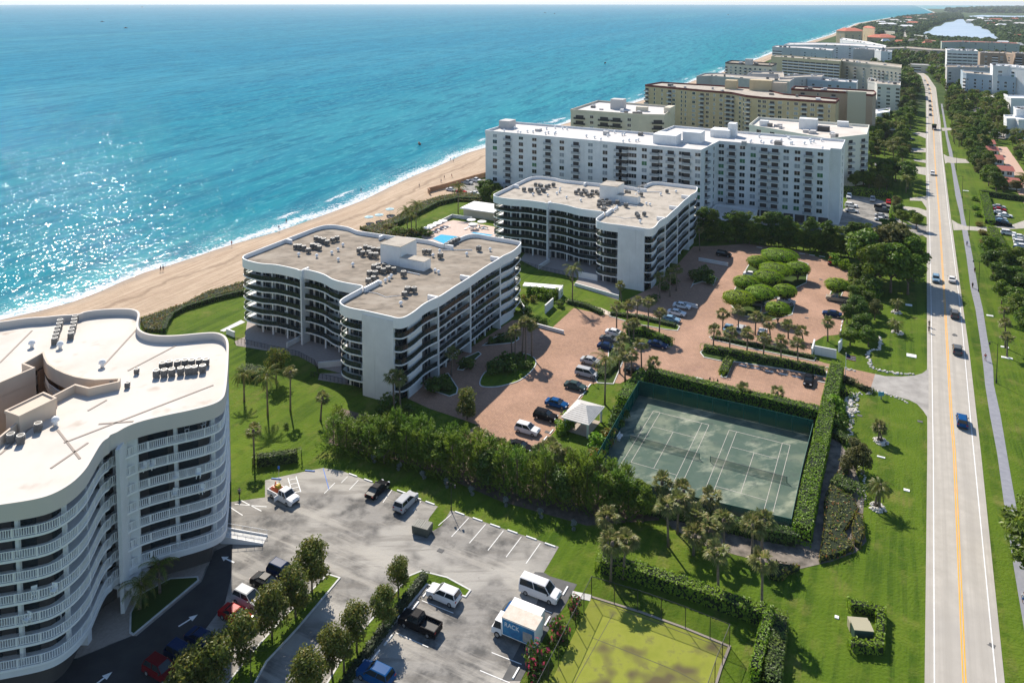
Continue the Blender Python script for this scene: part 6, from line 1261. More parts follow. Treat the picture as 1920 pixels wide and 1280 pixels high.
# ---------------------------------------------------------------- vehicles
def paint(name, c, r=.3): return mat('car_paint_'+name, c, max(r, .3), spec=.03)
PAINT = {'white': paint('white', (.72, .72, .72)), 'black': paint('black', (.012, .012, .014), .2), 'silver': paint('silver', (.42, .43, .44)), 'navy': paint('navy', (.012, .03, .085), .2), 'blue': paint('blue', (.008, .07, .21), .22),
         'red': paint('red', (.35, .012, .015), .25), 'wine': paint('wine', (.12, .008, .012), .25), 'grey': paint('grey', (.10, .11, .12)), 'green': paint('green', (.045, .075, .075)), 'tan': paint('tan', (.34, .29, .22)), 'sky': paint('sky', (.18, .30, .42))}
M_tyre = mat('tyre_rubber', (.02, .02, .02), .9); M_rim = mat('wheel_rim', (.4, .4, .4), .4, metal=.6)
M_head = mat('headlight_lens', (.7, .72, .75), .15); M_tail = mat('tail_light_lens', (.35, .01, .01), .3); M_plast = mat('black_plastic', (.03, .03, .03), .6)
SPEC = {  # length, width, body stations (x, z of the top), cabin (rear bottom x, rear top x, front top x, front bottom x), belt z, roof z
    'sedan': (4.75, 1.84, [(-2.37, .62), (-2.3, .95), (-1.55, 1.02), (1.0, 1.0), (2.1, .82), (2.36, .6)], (-1.75, -.95, .35, 1.15), 1.0, 1.44),
    'suv': (4.75, 1.95, [(-2.37, .7), (-2.32, 1.1), (-1.8, 1.15), (1.0, 1.12), (2.15, 1.0), (2.36, .7)], (-2.25, -1.95, .25, 1.1), 1.12, 1.74),
    'jeep': (4.4, 1.9, [(-2.1, .7), (-2.08, 1.15), (-1.8, 1.18), (.8, 1.16), (2.05, 1.08), (2.15, .7)], (-2.05, -1.98, .45, .75), 1.15, 1.85),
    'minivan': (5.0, 1.98, [(-2.5, .7), (-2.45, 1.1), (-1.8, 1.12), (1.3, 1.08), (2.25, .9), (2.48, .65)], (-2.4, -2.15, .75, 1.75), 1.08, 1.75),
    'van': (5.7, 2.02, [(-2.85, .7), (-2.83, 1.25), (-2.0, 1.28), (1.5, 1.25), (2.65, 1.05), (2.84, .75)], (-2.8, -2.7, 1.0, 1.8), 1.25, 2.12),
    'pickup': (5.8, 2.0, [(-2.9, .75), (-2.88, .78), (-2.0, .78), (-.45, .78), (-.42, 1.2), (1.55, 1.18), (2.7, 1.08), (2.88, .75)], (-.4, -.2, 1.0, 1.65), 1.18, 1.86)}
_vm = {}
def wheel_mesh(r=.34, w=.24):
    b = MB().use(M_tyre); b.tube([(0, -w/2, 0), (0, w/2, 0)], r, n=12); t = b.data('tyre')
    b = MB().use(M_rim); b.tube([(0, -w/2-.012, 0), (0, w/2+.012, 0)], r*.6, n=10); return t, b.data('rim')
TY, RI = wheel_mesh()
def veh_meshes(kind, col):
    k = (kind, col)
    if k in _vm: return _vm[k]
    L, Wd, st, cb, belt, roof = SPEC[kind]; pm = PAINT[col]; hw = Wd/2
    b = MB().use(pm); n = len(st); base = 0
    for i, (x, z) in enumerate(st):
        q = 1.0 if 0 < i < n-1 else .86; w = hw*q
        for y, zz in ((-w, .28), (-w*1.01, .55), (-w*.93, z-.03), (-w*.8, z), (w*.8, z), (w*.93, z-.03), (w*1.01, .55), (w, .28)): b.v.append((x, y, zz if i not in (0, n-1) or zz > .3 else .36))
    for i in range(n-1):
        for j in range(8):
            a = i*8+j; c = i*8+(j+1) % 8; b.f.append((a, a+8, c+8, c)); b.m.append(0)
    b.f.append(tuple(range(8))); b.m.append(0); b.f.append(tuple(range((n-1)*8, n*8))[::-1]); b.m.append(0)
    if kind == 'pickup':
        b.use(pm); [b.box((-1.65, s*hw*.93, .78), (2.5, .12, .42)) for s in (-1, 1)]; b.box((-2.84, 0, .78), (.12, Wd*.9, .42)); b.use(M_plast); b.box((-1.65, 0, .775), (2.3, Wd*.8, .02))
    for s in (-1, 1): b.use(M_plast); b.box((cb[3]-.25, s*(hw+.08), belt), (.16, .2, .14))
    b.use(M_plast); b.box((L/2-.06, 0, .34), (.12, Wd*.75, .26)); b.box((-L/2+.05, 0, .32), (.12, Wd*.8, .14))
    body = b.data('body')
    b = MB().use(M_glass); w0, w1 = hw*.9, hw*.72; x0, x1, x2, x3 = cb
    vs = [(x0, -w0, belt-.04), (x3, -w0, belt-.04), (x3, w0, belt-.04), (x0, w0, belt-.04), (x1, -w1, roof-.05), (x2, -w1, roof-.05), (x2, w1, roof-.05), (x1, w1, roof-.05)]
    b.mesh(vs, [(0, 1, 5, 4), (1, 2, 6, 5), (2, 3, 7, 6), (3, 0, 4, 7), (4, 5, 6, 7)]); gl = b.data('windows')
    b = MB().use(pm); b.mesh([(x1-.06, -w1-.02, roof-.05), (x2+.06, -w1-.02, roof-.05), (x2+.06, w1+.02, roof-.05), (x1-.06, w1+.02, roof-.05), (x1+.1, -w1*.86, roof+.02), (x2-.1, -w1*.86, roof+.02), (x2-.1, w1*.86, roof+.02), (x1+.1, w1*.86, roof+.02)], [(0, 1, 5, 4), (1, 2, 6, 5), (2, 3, 7, 6), (3, 0, 4, 7), (4, 5, 6, 7), (3, 2, 1, 0)])
    for s in (-1, 1):
        for (xa, xb) in ((x0, x1), (x3, x2), ((x0+x3)/2, (x1+x2)/2)): b.tube([(xa, s*w0*1.005, belt-.04), (xb, s*w1*1.02, roof-.04)], .05, n=4)
    rf = b.data('roof')
    b = MB().use(M_head); b.box((L/2-.13, 0, 0), (.18, .38, .15)); hd = b.data('headlight'); b = MB().use(M_tail); b.box((-L/2+.06, 0, 0), (.12, .3, .2)); tl = b.data('tail_light')
    _vm[k] = (body, gl, rf, hd, tl); return _vm[k]
HDG = {'u': A0, '-u': A0+pi, 'v': A0+pi/2, '-v': A0-pi/2}
KN = {'sedan': 'car', 'suv': 'car', 'jeep': 'car', 'minivan': 'van', 'van': 'van', 'pickup': 'pickup truck'}
NMV = {'sedan': 'parked_car', 'suv': 'sport_utility_car', 'jeep': 'off_road_car', 'minivan': 'minivan', 'van': 'passenger_van', 'pickup': 'pickup_truck'}
def vehicle(kind, col, p, hd, label, group=None, z=0.05, full=True, dr=0.0, name=None):
    L, Wd, st, cb, belt, roof = SPEC[kind]; m = veh_meshes(kind, col); q = G(*p, z) if not isinstance(p, Vector) else p
    e = empty(name or NMV[kind], q, (HDG[hd] if isinstance(hd, str) else hd)+dr, label, KN[kind], group)
    link('body', m[0], e); link('windows', m[1], e); link('roof', m[2], e)
    for sx in (-1, 1):
        for sy in (-1, 1):
            w = link('wheel', TY, e); w.location = (sx*L*.31, sy*(Wd/2-.1), .34)
            if full: link('rim', RI, w)
    if full:
        zz = st[-2][1]-.22
        for s in (-1, 1):
            h = link('headlight', m[3], e); h.location = (0, s*(Wd/2-.3), zz); t = link('tail_light', m[4], e); t.location = (0, s*(Wd/2-.22), belt-.32)
    return e
g1 = 'vehicles in the weathered parking lot'
for k, c, p, h, lb in (('sedan', 'black', (708, 923), 'v', 'black sedan alone in the bays under the windbreak'), ('suv', 'silver', (761, 947), 'v', 'pale silver crossover beside the black sedan under the windbreak'),
    ('suv', 'white', (832, 1122), '-u', 'white crossover parked by the tip of the right lot island'), ('pickup', 'black', (787, 1176), '-u', 'black pickup with an open bed beside the dark hedge'), ('van', 'white', (1013, 1115), 'u', 'white passenger van parked near the old court gate'),
    ('suv', 'blue', (704, 1272), '-u', 'blue crossover cut by the bottom edge of the lot'), ('suv', 'navy', (531, 1079), 'u', 'dark blue crossover at the head of the row beside the left island'), ('sedan', 'black', (500, 1099), 'u', 'black sedan second in the row beside the left island'),
    ('suv', 'silver', (467, 1130), 'u', 'silver crossover third in the row beside the left island'), ('sedan', 'red', (442, 1160), 'u', 'bright red car at the edge of the building shadow'), ('sedan', 'navy', (380, 1206), 'u', 'dark blue car in the building shadow'),
    ('suv', 'navy', (343, 1236), 'u', 'navy car in deep shade below the dark blue one'), ('suv', 'wine', (303, 1264), 'u', 'wine red car in deep shade at the bottom')):
    vehicle(k, c, p, h, lb, g1)
g2 = 'vehicles in the brick court'
for k, c, p, h, lb in (('suv', 'white', (989, 810), 'u', 'white boxy wagon at the lower end of the brick court'), ('suv', 'black', (1023, 785), 'u', 'black wagon between the white wagon and the blue sedan'), ('sedan', 'blue', (1044, 761), 'u', 'bright blue sedan beside the white pavilion'),
    ('sedan', 'green', (1079, 728), 'u', 'dark grey-green sedan below the silver minivan'), ('minivan', 'silver', (1100, 704), 'u', 'silver minivan in the brick court'), ('sedan', 'silver', (1108, 681), 'u', 'silver sedan above the minivan'),
    ('sedan', 'navy', (1139, 654), 'u', 'dark blue sedan half under the court palms'), ('sedan', 'grey', (1143, 640), 'u', 'grey sedan above the dark blue one'), ('sedan', 'white', (1153, 628), 'u', 'white sedan farthest up the row beside the palm hedge'),
    ('sedan', 'black', (975, 842), 'u', 'dark car half hidden by the windbreak'), ('sedan', 'white', (1279, 577), 'u', 'white sedan by the far white wall in the shade'), ('sedan', 'white', (1269, 590), 'u', 'white sedan in the middle of the shaded trio'), ('sedan', 'sky', (1258, 602), 'u', 'pale blue car nearest of the shaded trio'),
    ('sedan', 'navy', (1233, 650), 'u', 'dark blue sedan in the sun right of the palm hedge'), ('sedan', 'black', (1190, 700), 'u', 'black car in palm shade above the tennis hedge'), ('sedan', 'white', (1312, 723), 'u', 'white sedan behind the tennis court hedge'),
    ('sedan', 'black', (1516, 717), '-v', 'black sedan at the right end of the long hedge'), ('pickup', 'tan', (1570, 564), '-u', 'beige pickup under the lone clipped tree'), ('sedan', 'navy', (1560, 592), '-u', 'dark blue sedan below the beige pickup'),
    ('suv', 'black', (1357, 480), 'u', 'black car near the far wall of the brick court'), ('suv', 'wine', (1559, 494), '-v', 'dark red car at the far right corner of the brick court'), ('sedan', 'white', (1409, 518), 'u', 'white car peeping from under the clipped trees, upper'), ('sedan', 'silver', (1474, 568), 'u', 'silver car peeping from under the clipped trees, right'),
    ('sedan', 'grey', (1418, 573), 'u', 'grey car under the lower clipped trees'), ('sedan', 'sky', (1365, 619), 'v', 'pale blue car behind the left entrance palms'), ('suv', 'silver', (1389, 622), 'v', 'silver car behind the second entrance palm'), ('suv', 'white', (1429, 629), 'v', 'white car behind the middle entrance palms')):
    vehicle(k, c, p, h, lb, g2)
g3 = 'vehicles driving on the road'
for k, c, p, h, lb in (('jeep', 'blue', (1804, 795), 'v', 'dark blue off-road car nearest on the road'), ('suv', 'grey', (1795, 660), 'v', 'grey car seen from behind on the road'), ('jeep', 'grey', (1790, 594), 'v', 'dark off-road car ahead of the grey one'), ('suv', 'sky', (1755, 527), '-v', 'blue-silver car coming down the road in tree shade'),
    ('sedan', 'white', (1785, 527), 'v', 'white car going up the road beside the tree shade'), ('suv', 'white', (1748.5, 328), '-v', 'lone white car coming down the middle of the road'), ('sedan', 'navy', (1744.5, 217), '-v', 'dark car at the head of the queue behind the black truck'), ('sedan', 'black', (1744.5, 207), '-v', 'second car of the queue on the far road'),
    ('sedan', 'grey', (1744, 200), '-v', 'third car of the queue on the far road'), ('sedan', 'navy', (1743.3, 191), '-v', 'fourth car of the queue on the far road'), ('suv', 'white', (1742.8, 176), '-v', 'white car in the queue on the far road'), ('sedan', 'silver', (1742, 168), '-v', 'silver car in the queue on the far road'), ('sedan', 'navy', (1739.5, 160.5), '-v', 'car at the tail of the queue on the far road bend'), ('sedan', 'white', (1734, 152), '-v', 'white car rounding the far bend')):
    vehicle(k, c, p, atan2(.8813, .4725) + (0 if h == 'v' else pi), lb, g3, z=0.045)
g4 = 'cars on the grass car park'
for i, (c, x, y, k) in enumerate((('silver', 1873, 390, 'sedan'), ('red', 1874, 395.5, 'sedan'), ('white', 1874, 401, 'sedan'), ('white', 1885, 406.5, 'sedan'), ('silver', 1874.5, 412, 'sedan'), ('sky', 1877, 417, 'sedan'), ('black', 1880, 423, 'pickup'), ('white', 1891, 440, 'suv'), ('white', 1913, 447, 'sedan'), ('silver', 1914, 453, 'sedan'), ('white', 1916, 459, 'suv'), ('white', 1917, 465, 'sedan'), ('navy', 1915, 472, 'suv'))):
    vehicle(k, c, (x, y), 'u', '%s %s on the grass car park right of the road, %s counting towards the viewer' % ({'sky': 'pale blue'}.get(c, c), {'suv': 'tall car', 'sedan': 'car', 'pickup': 'pickup'}[k], ORD[i]), g4, full=False)
g5 = 'vehicles by the long white block'
for c, x, y, k, h, lb in (('white', 1592, 371, 'suv', '-v', 'white car at the far left of the white block lot'), ('silver', 1636, 377, 'suv', '-v', 'silver car driving in the middle of the white block lot'), ('red', 1666, 381, 'sedan', '-v', 'red car at the corner of the white block lot'), ('white', 1596, 388, 'suv', 'u', 'white car under the palms beside the white block'), ('silver', 1597.5, 398, 'sedan', 'u', 'silver car nearest the white block end wall'),
    ('black', 1654, 391, 'pickup', 'u', 'black pickup in the white block lot'), ('grey', 1656, 397, 'pickup', 'u', 'grey pickup beside the black one'), ('silver', 1652.5, 407, 'sedan', 'u', 'silver car with red lights in the white block lot'), ('white', 1652.5, 414.5, 'sedan', 'u', 'white car nearest in the white block lot'),
    ('white', 1428, 392, 'sedan', 'v', 'white car in the garage under the white block, left'), ('white', 1472, 397, 'sedan', 'v', 'white car in the garage under the white block, middle'), ('silver', 1497, 401, 'sedan', 'v', 'silver car in the garage under the white block, right'),
    ('silver', 875.5, 345, 'pickup', 'u', 'silver pickup in the beach-side lot'), ('white', 891, 340.5, 'pickup', 'u', 'white pickup in the beach-side lot'), ('red', 865, 361.5, 'sedan', 'u', 'red car in the beach-side lot'), ('white', 846, 358, 'sedan', 'u', 'white car nearest the beach wall'), ('white', 891, 365, 'sedan', 'u', 'white car behind the dune hedge')):
    vehicle(k, c, (x, y), h, lb, g5, full=False)
sheet('parking_lot', gp([(1822, 203), (1840, 202), (1846, 213), (1875, 213), (1890, 222), (1886, 262), (1862, 258), (1846, 238), (1836, 225)]), 0.03, M_lot)
for i, (c, x, y) in enumerate((('blue', 1829, 204.5), ('red', 1838.6, 211), ('white', 1843.6, 215), ('white', 1865, 215), ('silver', 1844, 233), ('navy', 1857, 239), ('white', 1865, 250), ('silver', 1869, 253), ('white', 1872, 257), ('black', 1861, 244))):
    vehicle('sedan', c, (x, y), 'u', '%s car in the lot among the woods right of the road, %s from the far side' % (c, ORD[i]), 'cars in the wooded lot', full=False)
for i, (c, x, y) in enumerate((('white', 1690, 271), ('white', 1672, 245), ('silver', 1700, 243), ('navy', 1706, 262), ('white', 1698, 252))):
    vehicle('sedan', c, (x, y), 'u', '%s car half hidden by trees left of the road, %s of five' % (c, ORD[i]), 'cars hidden by roadside trees', full=False)

def text_mesh(name, s, size, m, parent, loc, rot, ext=.01):
    c = bpy.data.curves.new(name, 'FONT'); c.body = s; c.size = size; c.align_x = 'CENTER'; c.align_y = 'CENTER'; c.extrude = ext; c.materials.append(m)
    o = bpy.data.objects.new(name, c); COL.objects.link(o); me = bpy.data.meshes.new_from_object(o.evaluated_get(bpy.context.evaluated_depsgraph_get())); bpy.data.objects.remove(o); o = link(name, me, parent); o.location = loc; o.rotation_euler = rot; return o
def wheels(e, pos, r=.42):
    for x, y in pos: w = link('wheel', TY, e); w.location = (x, y, r); w.scale = (r/.34, 1.2, r/.34); link('rim', RI, w)
# box truck with the printed side
e = empty('box_truck', G(966, 1196, .05), HDG['-u'], 'white box truck with a blue printed side reading RACK', 'truck', g1)
M_blue = mat('printed_blue', (.012, .10, .26), .5, (.02, .22, .42), .8)
b = MB().use(M_wh2); b.box((-1.0, 0, .95), (4.7, 2.3, 2.25)); b.box((-1.0, 0, .7), (4.7, 1.0, .25)); b.build('cargo_box', None, e)
b = MB().use(mat('canvas_roof', (.55, .47, .38), .8, (.62, .56, .48), 1.5)); b.box((-1.0, 0, 3.2), (4.74, 2.34, .06)); b.build('cargo_roof', None, e)
b = MB().use(M_blue); b.box((-1.0, 1.165, 1.05), (4.4, .02, 2.0)); pn = b.build('printed_panel', None, e)
text_mesh('lettering', 'RACK', .8, M_wh2, pn, (-.1, 1.185, 2.45), (pi/2, 0, pi), .004)
b = MB().use(mat('printed_figures', (.22, .24, .28), .6, (.40, .36, .32), 2.0)); b.box((-2.3, 1.18, 1.2), (1.3, .012, 1.3)); b.build('printed_picture', None, pn)
b = MB().use(PAINT['white']); b.mesh([(1.5, -1, .5), (2.95, -1, .5), (2.95, 1, .5), (1.5, 1, .5), (1.5, -1, 1.35), (2.9, -1, 1.25), (2.9, 1, 1.25), (1.5, 1, 1.35)], [(3, 2, 1, 0), (0, 1, 5, 4), (1, 2, 6, 5), (2, 3, 7, 6), (3, 0, 4, 7), (4, 5, 6, 7)]); b.box((1.95, 0, 2.15), (1.1, 1.75, .06)); b.box((1.5, 0, 1.3), (.12, 1.9, .85)); b.build('cab', None, e)
b = MB().use(M_glass); b.mesh([(1.55, -.96, 1.33), (2.75, -.96, 1.26), (2.75, .96, 1.26), (1.55, .96, 1.33), (1.55, -.86, 2.16), (2.4, -.86, 2.16), (2.4, .86, 2.16), (1.55, .86, 2.16)], [(0, 1, 5, 4), (1, 2, 6, 5), (2, 3, 7, 6), (3, 0, 4, 7)]); b.build('windows', None, e)
wheels(e, ((2.1, .9), (2.1, -.9), (-2.2, .95), (-2.2, -.95)))
# delivery van behind it
e = empty('delivery_van', G(975, 1170, .05), HDG['-u'], 'white delivery van with a blue cab behind the box truck', 'van', g1)
b = MB().use(M_wh2); b.box((-.9, 0, .6), (4.4, 2.1, 1.95)); b.build('cargo_body', None, e)
b = MB().use(PAINT['blue']); b.mesh([(1.3, -1, .4), (2.8, -1, .4), (2.8, 1, .4), (1.3, 1, .4), (1.3, -1, 2.2), (1.9, -.8, 1.9), (1.9, .8, 1.9), (1.3, 1, 2.2), (2.7, -.95, 1.05), (2.7, .95, 1.05)], [(0, 1, 8, 5, 4), (3, 7, 6, 9, 2), (1, 2, 9, 8), (4, 5, 6, 7), (3, 2, 1, 0)]); b.build('cab', None, e)
b = MB().use(M_glass); b.mesh([(1.95, -.78, 1.88), (2.66, -.86, 1.12), (2.66, .86, 1.12), (1.95, .78, 1.88)], [(0, 1, 2, 3)]); b.build('windscreen', None, e); wheels(e, ((1.9, .88), (1.9, -.88), (-2, .88), (-2, -.88)), .36)
# work truck with orange gear
e = vehicle('pickup', 'white', (532, 935), 'u', 'white work truck with an orange machine in its bed and an open door', g1, dr=-.12, name='work_truck')
b = MB().use(PAINT['white']); b.box((-.1, -1.35, .5), (.1, .95, .75)); b.build('open_door', None, e)
q = G(511, 913, .9); e2 = empty('orange_machine', UV(0, 0), HDG['u'], 'orange and yellow machine standing in the bed of the work truck', 'machine'); e2.location = e.matrix_basis @ Vector((-1.7, 0, .82))
b = MB(); b.box((0, 0, 0), (1.5, 1.0, .7), top=.8); b.tube([(-.4, 0, .7), (-.3, .1, 1.35)], .12, n=6); b.build('engine_housing', mat('orange_plastic', (.55, .10, .02), .5), e2)
b = MB(); b.tube([(.3, -.35, .75), (.3, .35, .75)], .4, n=14); b.build('hose_reel', mat('yellow_hose', (.5, .36, .02), .6), e2)
# black dump truck far up the road
e = empty('dump_truck', G(1751.5, 243, .045), atan2(.8813, .4725)+pi, 'large black truck at the head of the queue on the far road', 'truck', g3)
b = MB().use(M_plast); b.mesh([(-3.6, -1.25, 1.2), (1.2, -1.25, 1.2), (1.2, 1.25, 1.2), (-3.6, 1.25, 1.2), (-3.9, -1.3, 3.0), (1.5, -1.3, 3.1), (1.5, 1.3, 3.1), (-3.9, 1.3, 3.0)], [(3, 2, 1, 0), (0, 1, 5, 4), (1, 2, 6, 5), (2, 3, 7, 6), (3, 0, 4, 7)]); b.build('dump_box', None, e)
b = MB().use(L_dark); b.dome((-1.2, 0, 2.6), 1.6, .9, 8, 3); b.build('load', None, e)
b = MB().use(PAINT['black']); b.box((2.4, 0, .8), (1.7, 2.3, 2.0), top=.9); b.box((3.7, 0, .7), (1.3, 1.9, 1.1), top=.9); b.build('cab', None, e)
b = MB().use(M_head); b.box((4.36, 0, .9), (.06, 1.5, .6)); b.build('grille', None, e); wheels(e, ((3.5, .95), (3.5, -.95), (-1.6, 1.0), (-1.6, -1.0), (-2.8, 1.0), (-2.8, -1.0)), .5)

# ---------------------------------------------------------------- lot furniture and markings
SB = lambda P, w, z=.045, m=None, nm='bay_line': tag(MBr(P, w, z).build(nm, m or M_white), kind='structure')
def MBr(P, w, z): b = MB(); b.ribbon(P, z-.008, z, w); return b
for a, c in (((878.6, 971), (846.6, 1006)), ((910.5, 982.7), (880, 1018)), ((944, 994.5), (915, 1031.5)), ((977.7, 1006), (949, 1044)), ((1013, 1018), (986, 1056.6)), ((789.5, 939), (775, 958)), ((652, 893), (640, 905)), ((628, 905), (608, 925)), ((672, 900), (655, 918)), ((735, 918), (718, 942)), ((846, 964), (822, 985)),
             ((791, 1125.5), (850, 1149)), ((742, 1186), (803, 1213)), ((983, 1129), (1035, 1149)), ((922, 1223), (978, 1245)), ((900, 1256.6), (956, 1280)), ((1004, 1092), (1006, 1094))): SB([G(*a), G(*c)], .12)
for a, c in (((606, 878), (617, 918)),): SB([G(*a), G(*c)], .12, m=mat('paint_blue', (.03, .14, .50), .7))
def arrow(x, y, hd, label=None):
    p = G(x, y); b = MB(); 
    for q in ([(-1.3, -.12), (.3, -.12), (.3, .12), (-1.3, .12)], [(.3, -.5), (1.3, 0), (.3, .5)]): b.face([(s, t, 0) for s, t in q])
    o = b.build('painted_arrow', M_white); o.location = (p.x, p.y, .05); o.rotation_euler = (0, 0, hd); tag(o, kind='structure')
arrow(353, 1163, HDG['v']-.25); arrow(191, 1274, HDG['v']-.1); arrow(427, 1049, HDG['u']+pi)
for a, c in (((540, 896), (548, 925)), ((555, 893), (564, 922)), ((541, 900), (556, 897)), ((543, 908), (558, 905)), ((545, 916), (560, 913)), ((547, 924), (563, 921)), ((430, 950), (455, 966)), ((452, 938), (490, 958)), ((440, 945), (500, 950))): SB([G(*a), G(*c)], .15, .046)
STOP = MB(); STOP.box((0, 0, 0), (1.8, .2, .13), top=.94); STOPm = {'w': STOP.data('wheel_stop'), 'b': None}; STOPm['w'].materials.append(M_wh2)
S2 = MB(); S2.box((0, 0, 0), (1.8, .2, .13), top=.94); STOPm['b'] = S2.data('wheel_stop'); STOPm['b'].materials.append(mat('blue_painted_concrete', (.03, .13, .42), .6))
def stops(L, hd, lab, grp, k='w', z=.03):
    for i, (x, y) in enumerate(L):
        o = link('wheel_stop', STOPm[k]); p = G(x, y); o.location = (p.x, p.y, z); o.rotation_euler = (0, 0, HDG[hd] if isinstance(hd, str) else hd); tag(o, lab % ORD[i], 'wheel stop', grp)
c6 = lambda x, y: (640+x*.33596, 850+y*.33596)
LA = Vector(G(*c6(1165, 510))-G(*c6(150, 150))); hA = atan2(LA.y, LA.x)
stops([c6(*q) for q in ((65, 122), (150, 152), (240, 180), (335, 215), (420, 250), (495, 278), (660, 335), (760, 370), (858, 405), (955, 438), (1060, 473), (1165, 512))], hA, 'white wheel stop under the windbreak, %s from the left', 'wheel stops under the windbreak')
stops([(518, 898), (581, 883)], HDG['u']+.35, 'blue wheel stop of the accessible bays, %s from the left', 'blue wheel stops', 'b')
stops([c6(*q) for q in ((1250, 768), (1150, 937), (975, 1227))], 'v', 'white wheel stop on the right side of the lower bays, %s from the far end', 'wheel stops of the lower right bays')
stops([c6(*q) for q in ((475, 778), (412, 853), (262, 1042), (190, 1127))], 'v', 'white wheel stop along the dark hedge, %s from the far end', 'wheel stops along the dark hedge')
c7 = lambda x, y: (1280+x*.25, 420+y*.25)
stops([c7(*q) for q in ((450, 1062), (545, 1083), (650, 1106), (755, 1128), (855, 1148), (1045, 1187))], HDG['u'], 'wheel stop below the long clipped hedge, %s from the left', 'wheel stops below the long hedge')
stops([c7(*q) for q in ((575, 177), (645, 189), (715, 198), (895, 224), (970, 235), (1045, 245), (1120, 254))], HDG['u'], 'wheel stop at the foot of the screen row, %s from the left', 'wheel stops at the screen row')
stops([c7(*q) for q in ((1296, 395), (1289, 425), (1283, 455), (1276, 485), (1270, 510), (1196, 735), (1190, 765), (1186, 795), (1182, 825))], 'v', 'white wheel stop on the right edge of the brick court, %s from the far end', 'wheel stops on the right edge of the court')
c66 = lambda x, y: (900+x*.23442, 560+y*.23442)
stops([c66(*q) for q in ((875, 697), (832, 757), (800, 785), (572, 1066), (520, 1122), (465, 1188))], 'v', 'white wheel stop by the pavilion lawn, %s from the far end', 'wheel stops by the pavilion')
def lamp(p, top, arms, label, group=None, h=None, m=M_black, r=.09, alen=1.9, adir=None):
    q = G(*p); h = h or hgt(p, top); e = empty('street_lamp', q, 0, label, 'street lamp', group); b = MB(); b.tube([(0, 0, 0), (0, 0, h)], r, r*.6, 8); b.tube([(0, 0, 0), (0, 0, .8)], r*2, r*1.4, 8); b.build('pole', m, e)
    for s in arms:
        d = Vector((cos(s), sin(s), 0)); b = MB(); b.tube([(0, 0, h-.5), tuple(d*alen*.4+Vector((0, 0, h-.05))), tuple(d*alen*.8+Vector((0, 0, h+.05))), tuple(d*alen+Vector((0, 0, h-.1)))], r*.45, n=5); a = b.build('arm', m, e)
        b = MB(); b.tube([tuple(d*alen+Vector((0, 0, h-.55))), tuple(d*alen+Vector((0, 0, h-.1)))], [.22, .1], n=8); b.build('lamp_head', m, a)
    return e
rd = atan2(.8813, .4725)+pi/2
for i, (b_, t_, lb) in enumerate((((1868, 718), 643, 'nearest complete black street lamp by the footpath'), ((1834.6, 547), 489, 'black street lamp by the pale rocks beside the path'), ((1816.7, 442), 393, 'black street lamp at the driveway crossing'), ((1804, 371), 330, 'black street lamp left of the first oval bush'), ((1793, 319), 285, 'farthest black street lamp on the right verge'))):
    lamp(b_, t_, [rd], lb, 'black street lamps along the footpath', alen=1.5)
lamp((1958, 1010), 0, [rd], 'black street lamp at the right edge with only its head in view', 'black street lamps along the footpath', h=6.0, alen=2.2)
lamp((1338, 729), 708, [A0, A0+pi], 'double-headed lamp behind the tennis court hedge', 'parking lamps', r=.06, alen=.8)
lamp((846, 957), 0, [A0, A0+pi], 'double-headed lamp at the end of the grass tongue in the lot', 'parking lamps', h=4.6, r=.06, alen=.7)
lamp((471, 1290), 0, [A0+pi/2], 'slim lamp between the trees of the left island', 'parking lamps', h=5.0, r=.06, alen=.6)
lamp((1112, 720), 702, [A0], 'small lamp post on the edge of the pavilion lawn', 'parking lamps', r=.05, alen=.3)
# dumpster
e = empty('dumpster', G(792, 998, .03), A0+.1, 'dark green dumpster with ribbed lids by the grass tongue', 'dumpster'); b = MB(); b.box((0, 0, .1), (2.6, 1.7, 1.2), top=1.06)
for x in (-.9, -.3, .3, .9): b.box((x, -.88, .2), (.08, .1, 1.0))
b.build('bin', mat('green_grey_steel', (.07, .085, .075), .6), e)
for s in (-1, 1): b = MB(); b.box((s*.66, 0, 1.32), (1.26, 1.8, .07)); [b.box((s*.66+k*.3, 0, 1.39), (.06, 1.7, .03)) for k in (-1, 0, 1)]; b.build('lid', mat('lid_plastic', (.16, .16, .14), .6), e)
# accessible bay sign
e = empty('parking_sign', G(523, 896), 0, 'blue parking sign on a thin post beside the work truck', 'sign'); b = MB(); b.tube([(0, 0, 0), (0, 0, 2.1)], .035, n=6); b.build('post', M_steel, e); b = MB(); b.box((0, -.04, 1.65), (.35, .03, .5)); b.build('sign_plate', MATS['paint_blue'], e)
# ramp by the curved building
e = empty('entrance_ramp', G(462, 1012), A0+.42, 'concrete ramp with white railings leading out from under the curved building', 'ramp')
b = MB(); b.mesh([(-3.6, -.9, 0), (2.9, -.9, 0), (2.9, .9, 0), (-3.6, .9, 0), (-3.6, -.9, 1.0), (2.9, -.9, .08), (2.9, .9, .08), (-3.6, .9, 1.0)], [(3, 2, 1, 0), (0, 1, 5, 4), (1, 2, 6, 5), (2, 3, 7, 6), (3, 0, 4, 7), (4, 5, 6, 7)]); b.build('ramp_slab', M_kerb, e)
for s in (-.95, .95):
    b = MB(); b.ribbon([(-3.6, s), (2.9, s)], 0, lambda i: (1.25, .3)[i], .12); b.tube([(-3.6, s, 1.9), (2.9, s, 1.0)], .035, n=5)
    for k in range(6): x = -3.4+k*1.24; b.tube([(x, s, 1.0-.14*k), (x, s, 1.88-.17*k)], .03, n=5)
    b.build('railing', M_wh2, e)
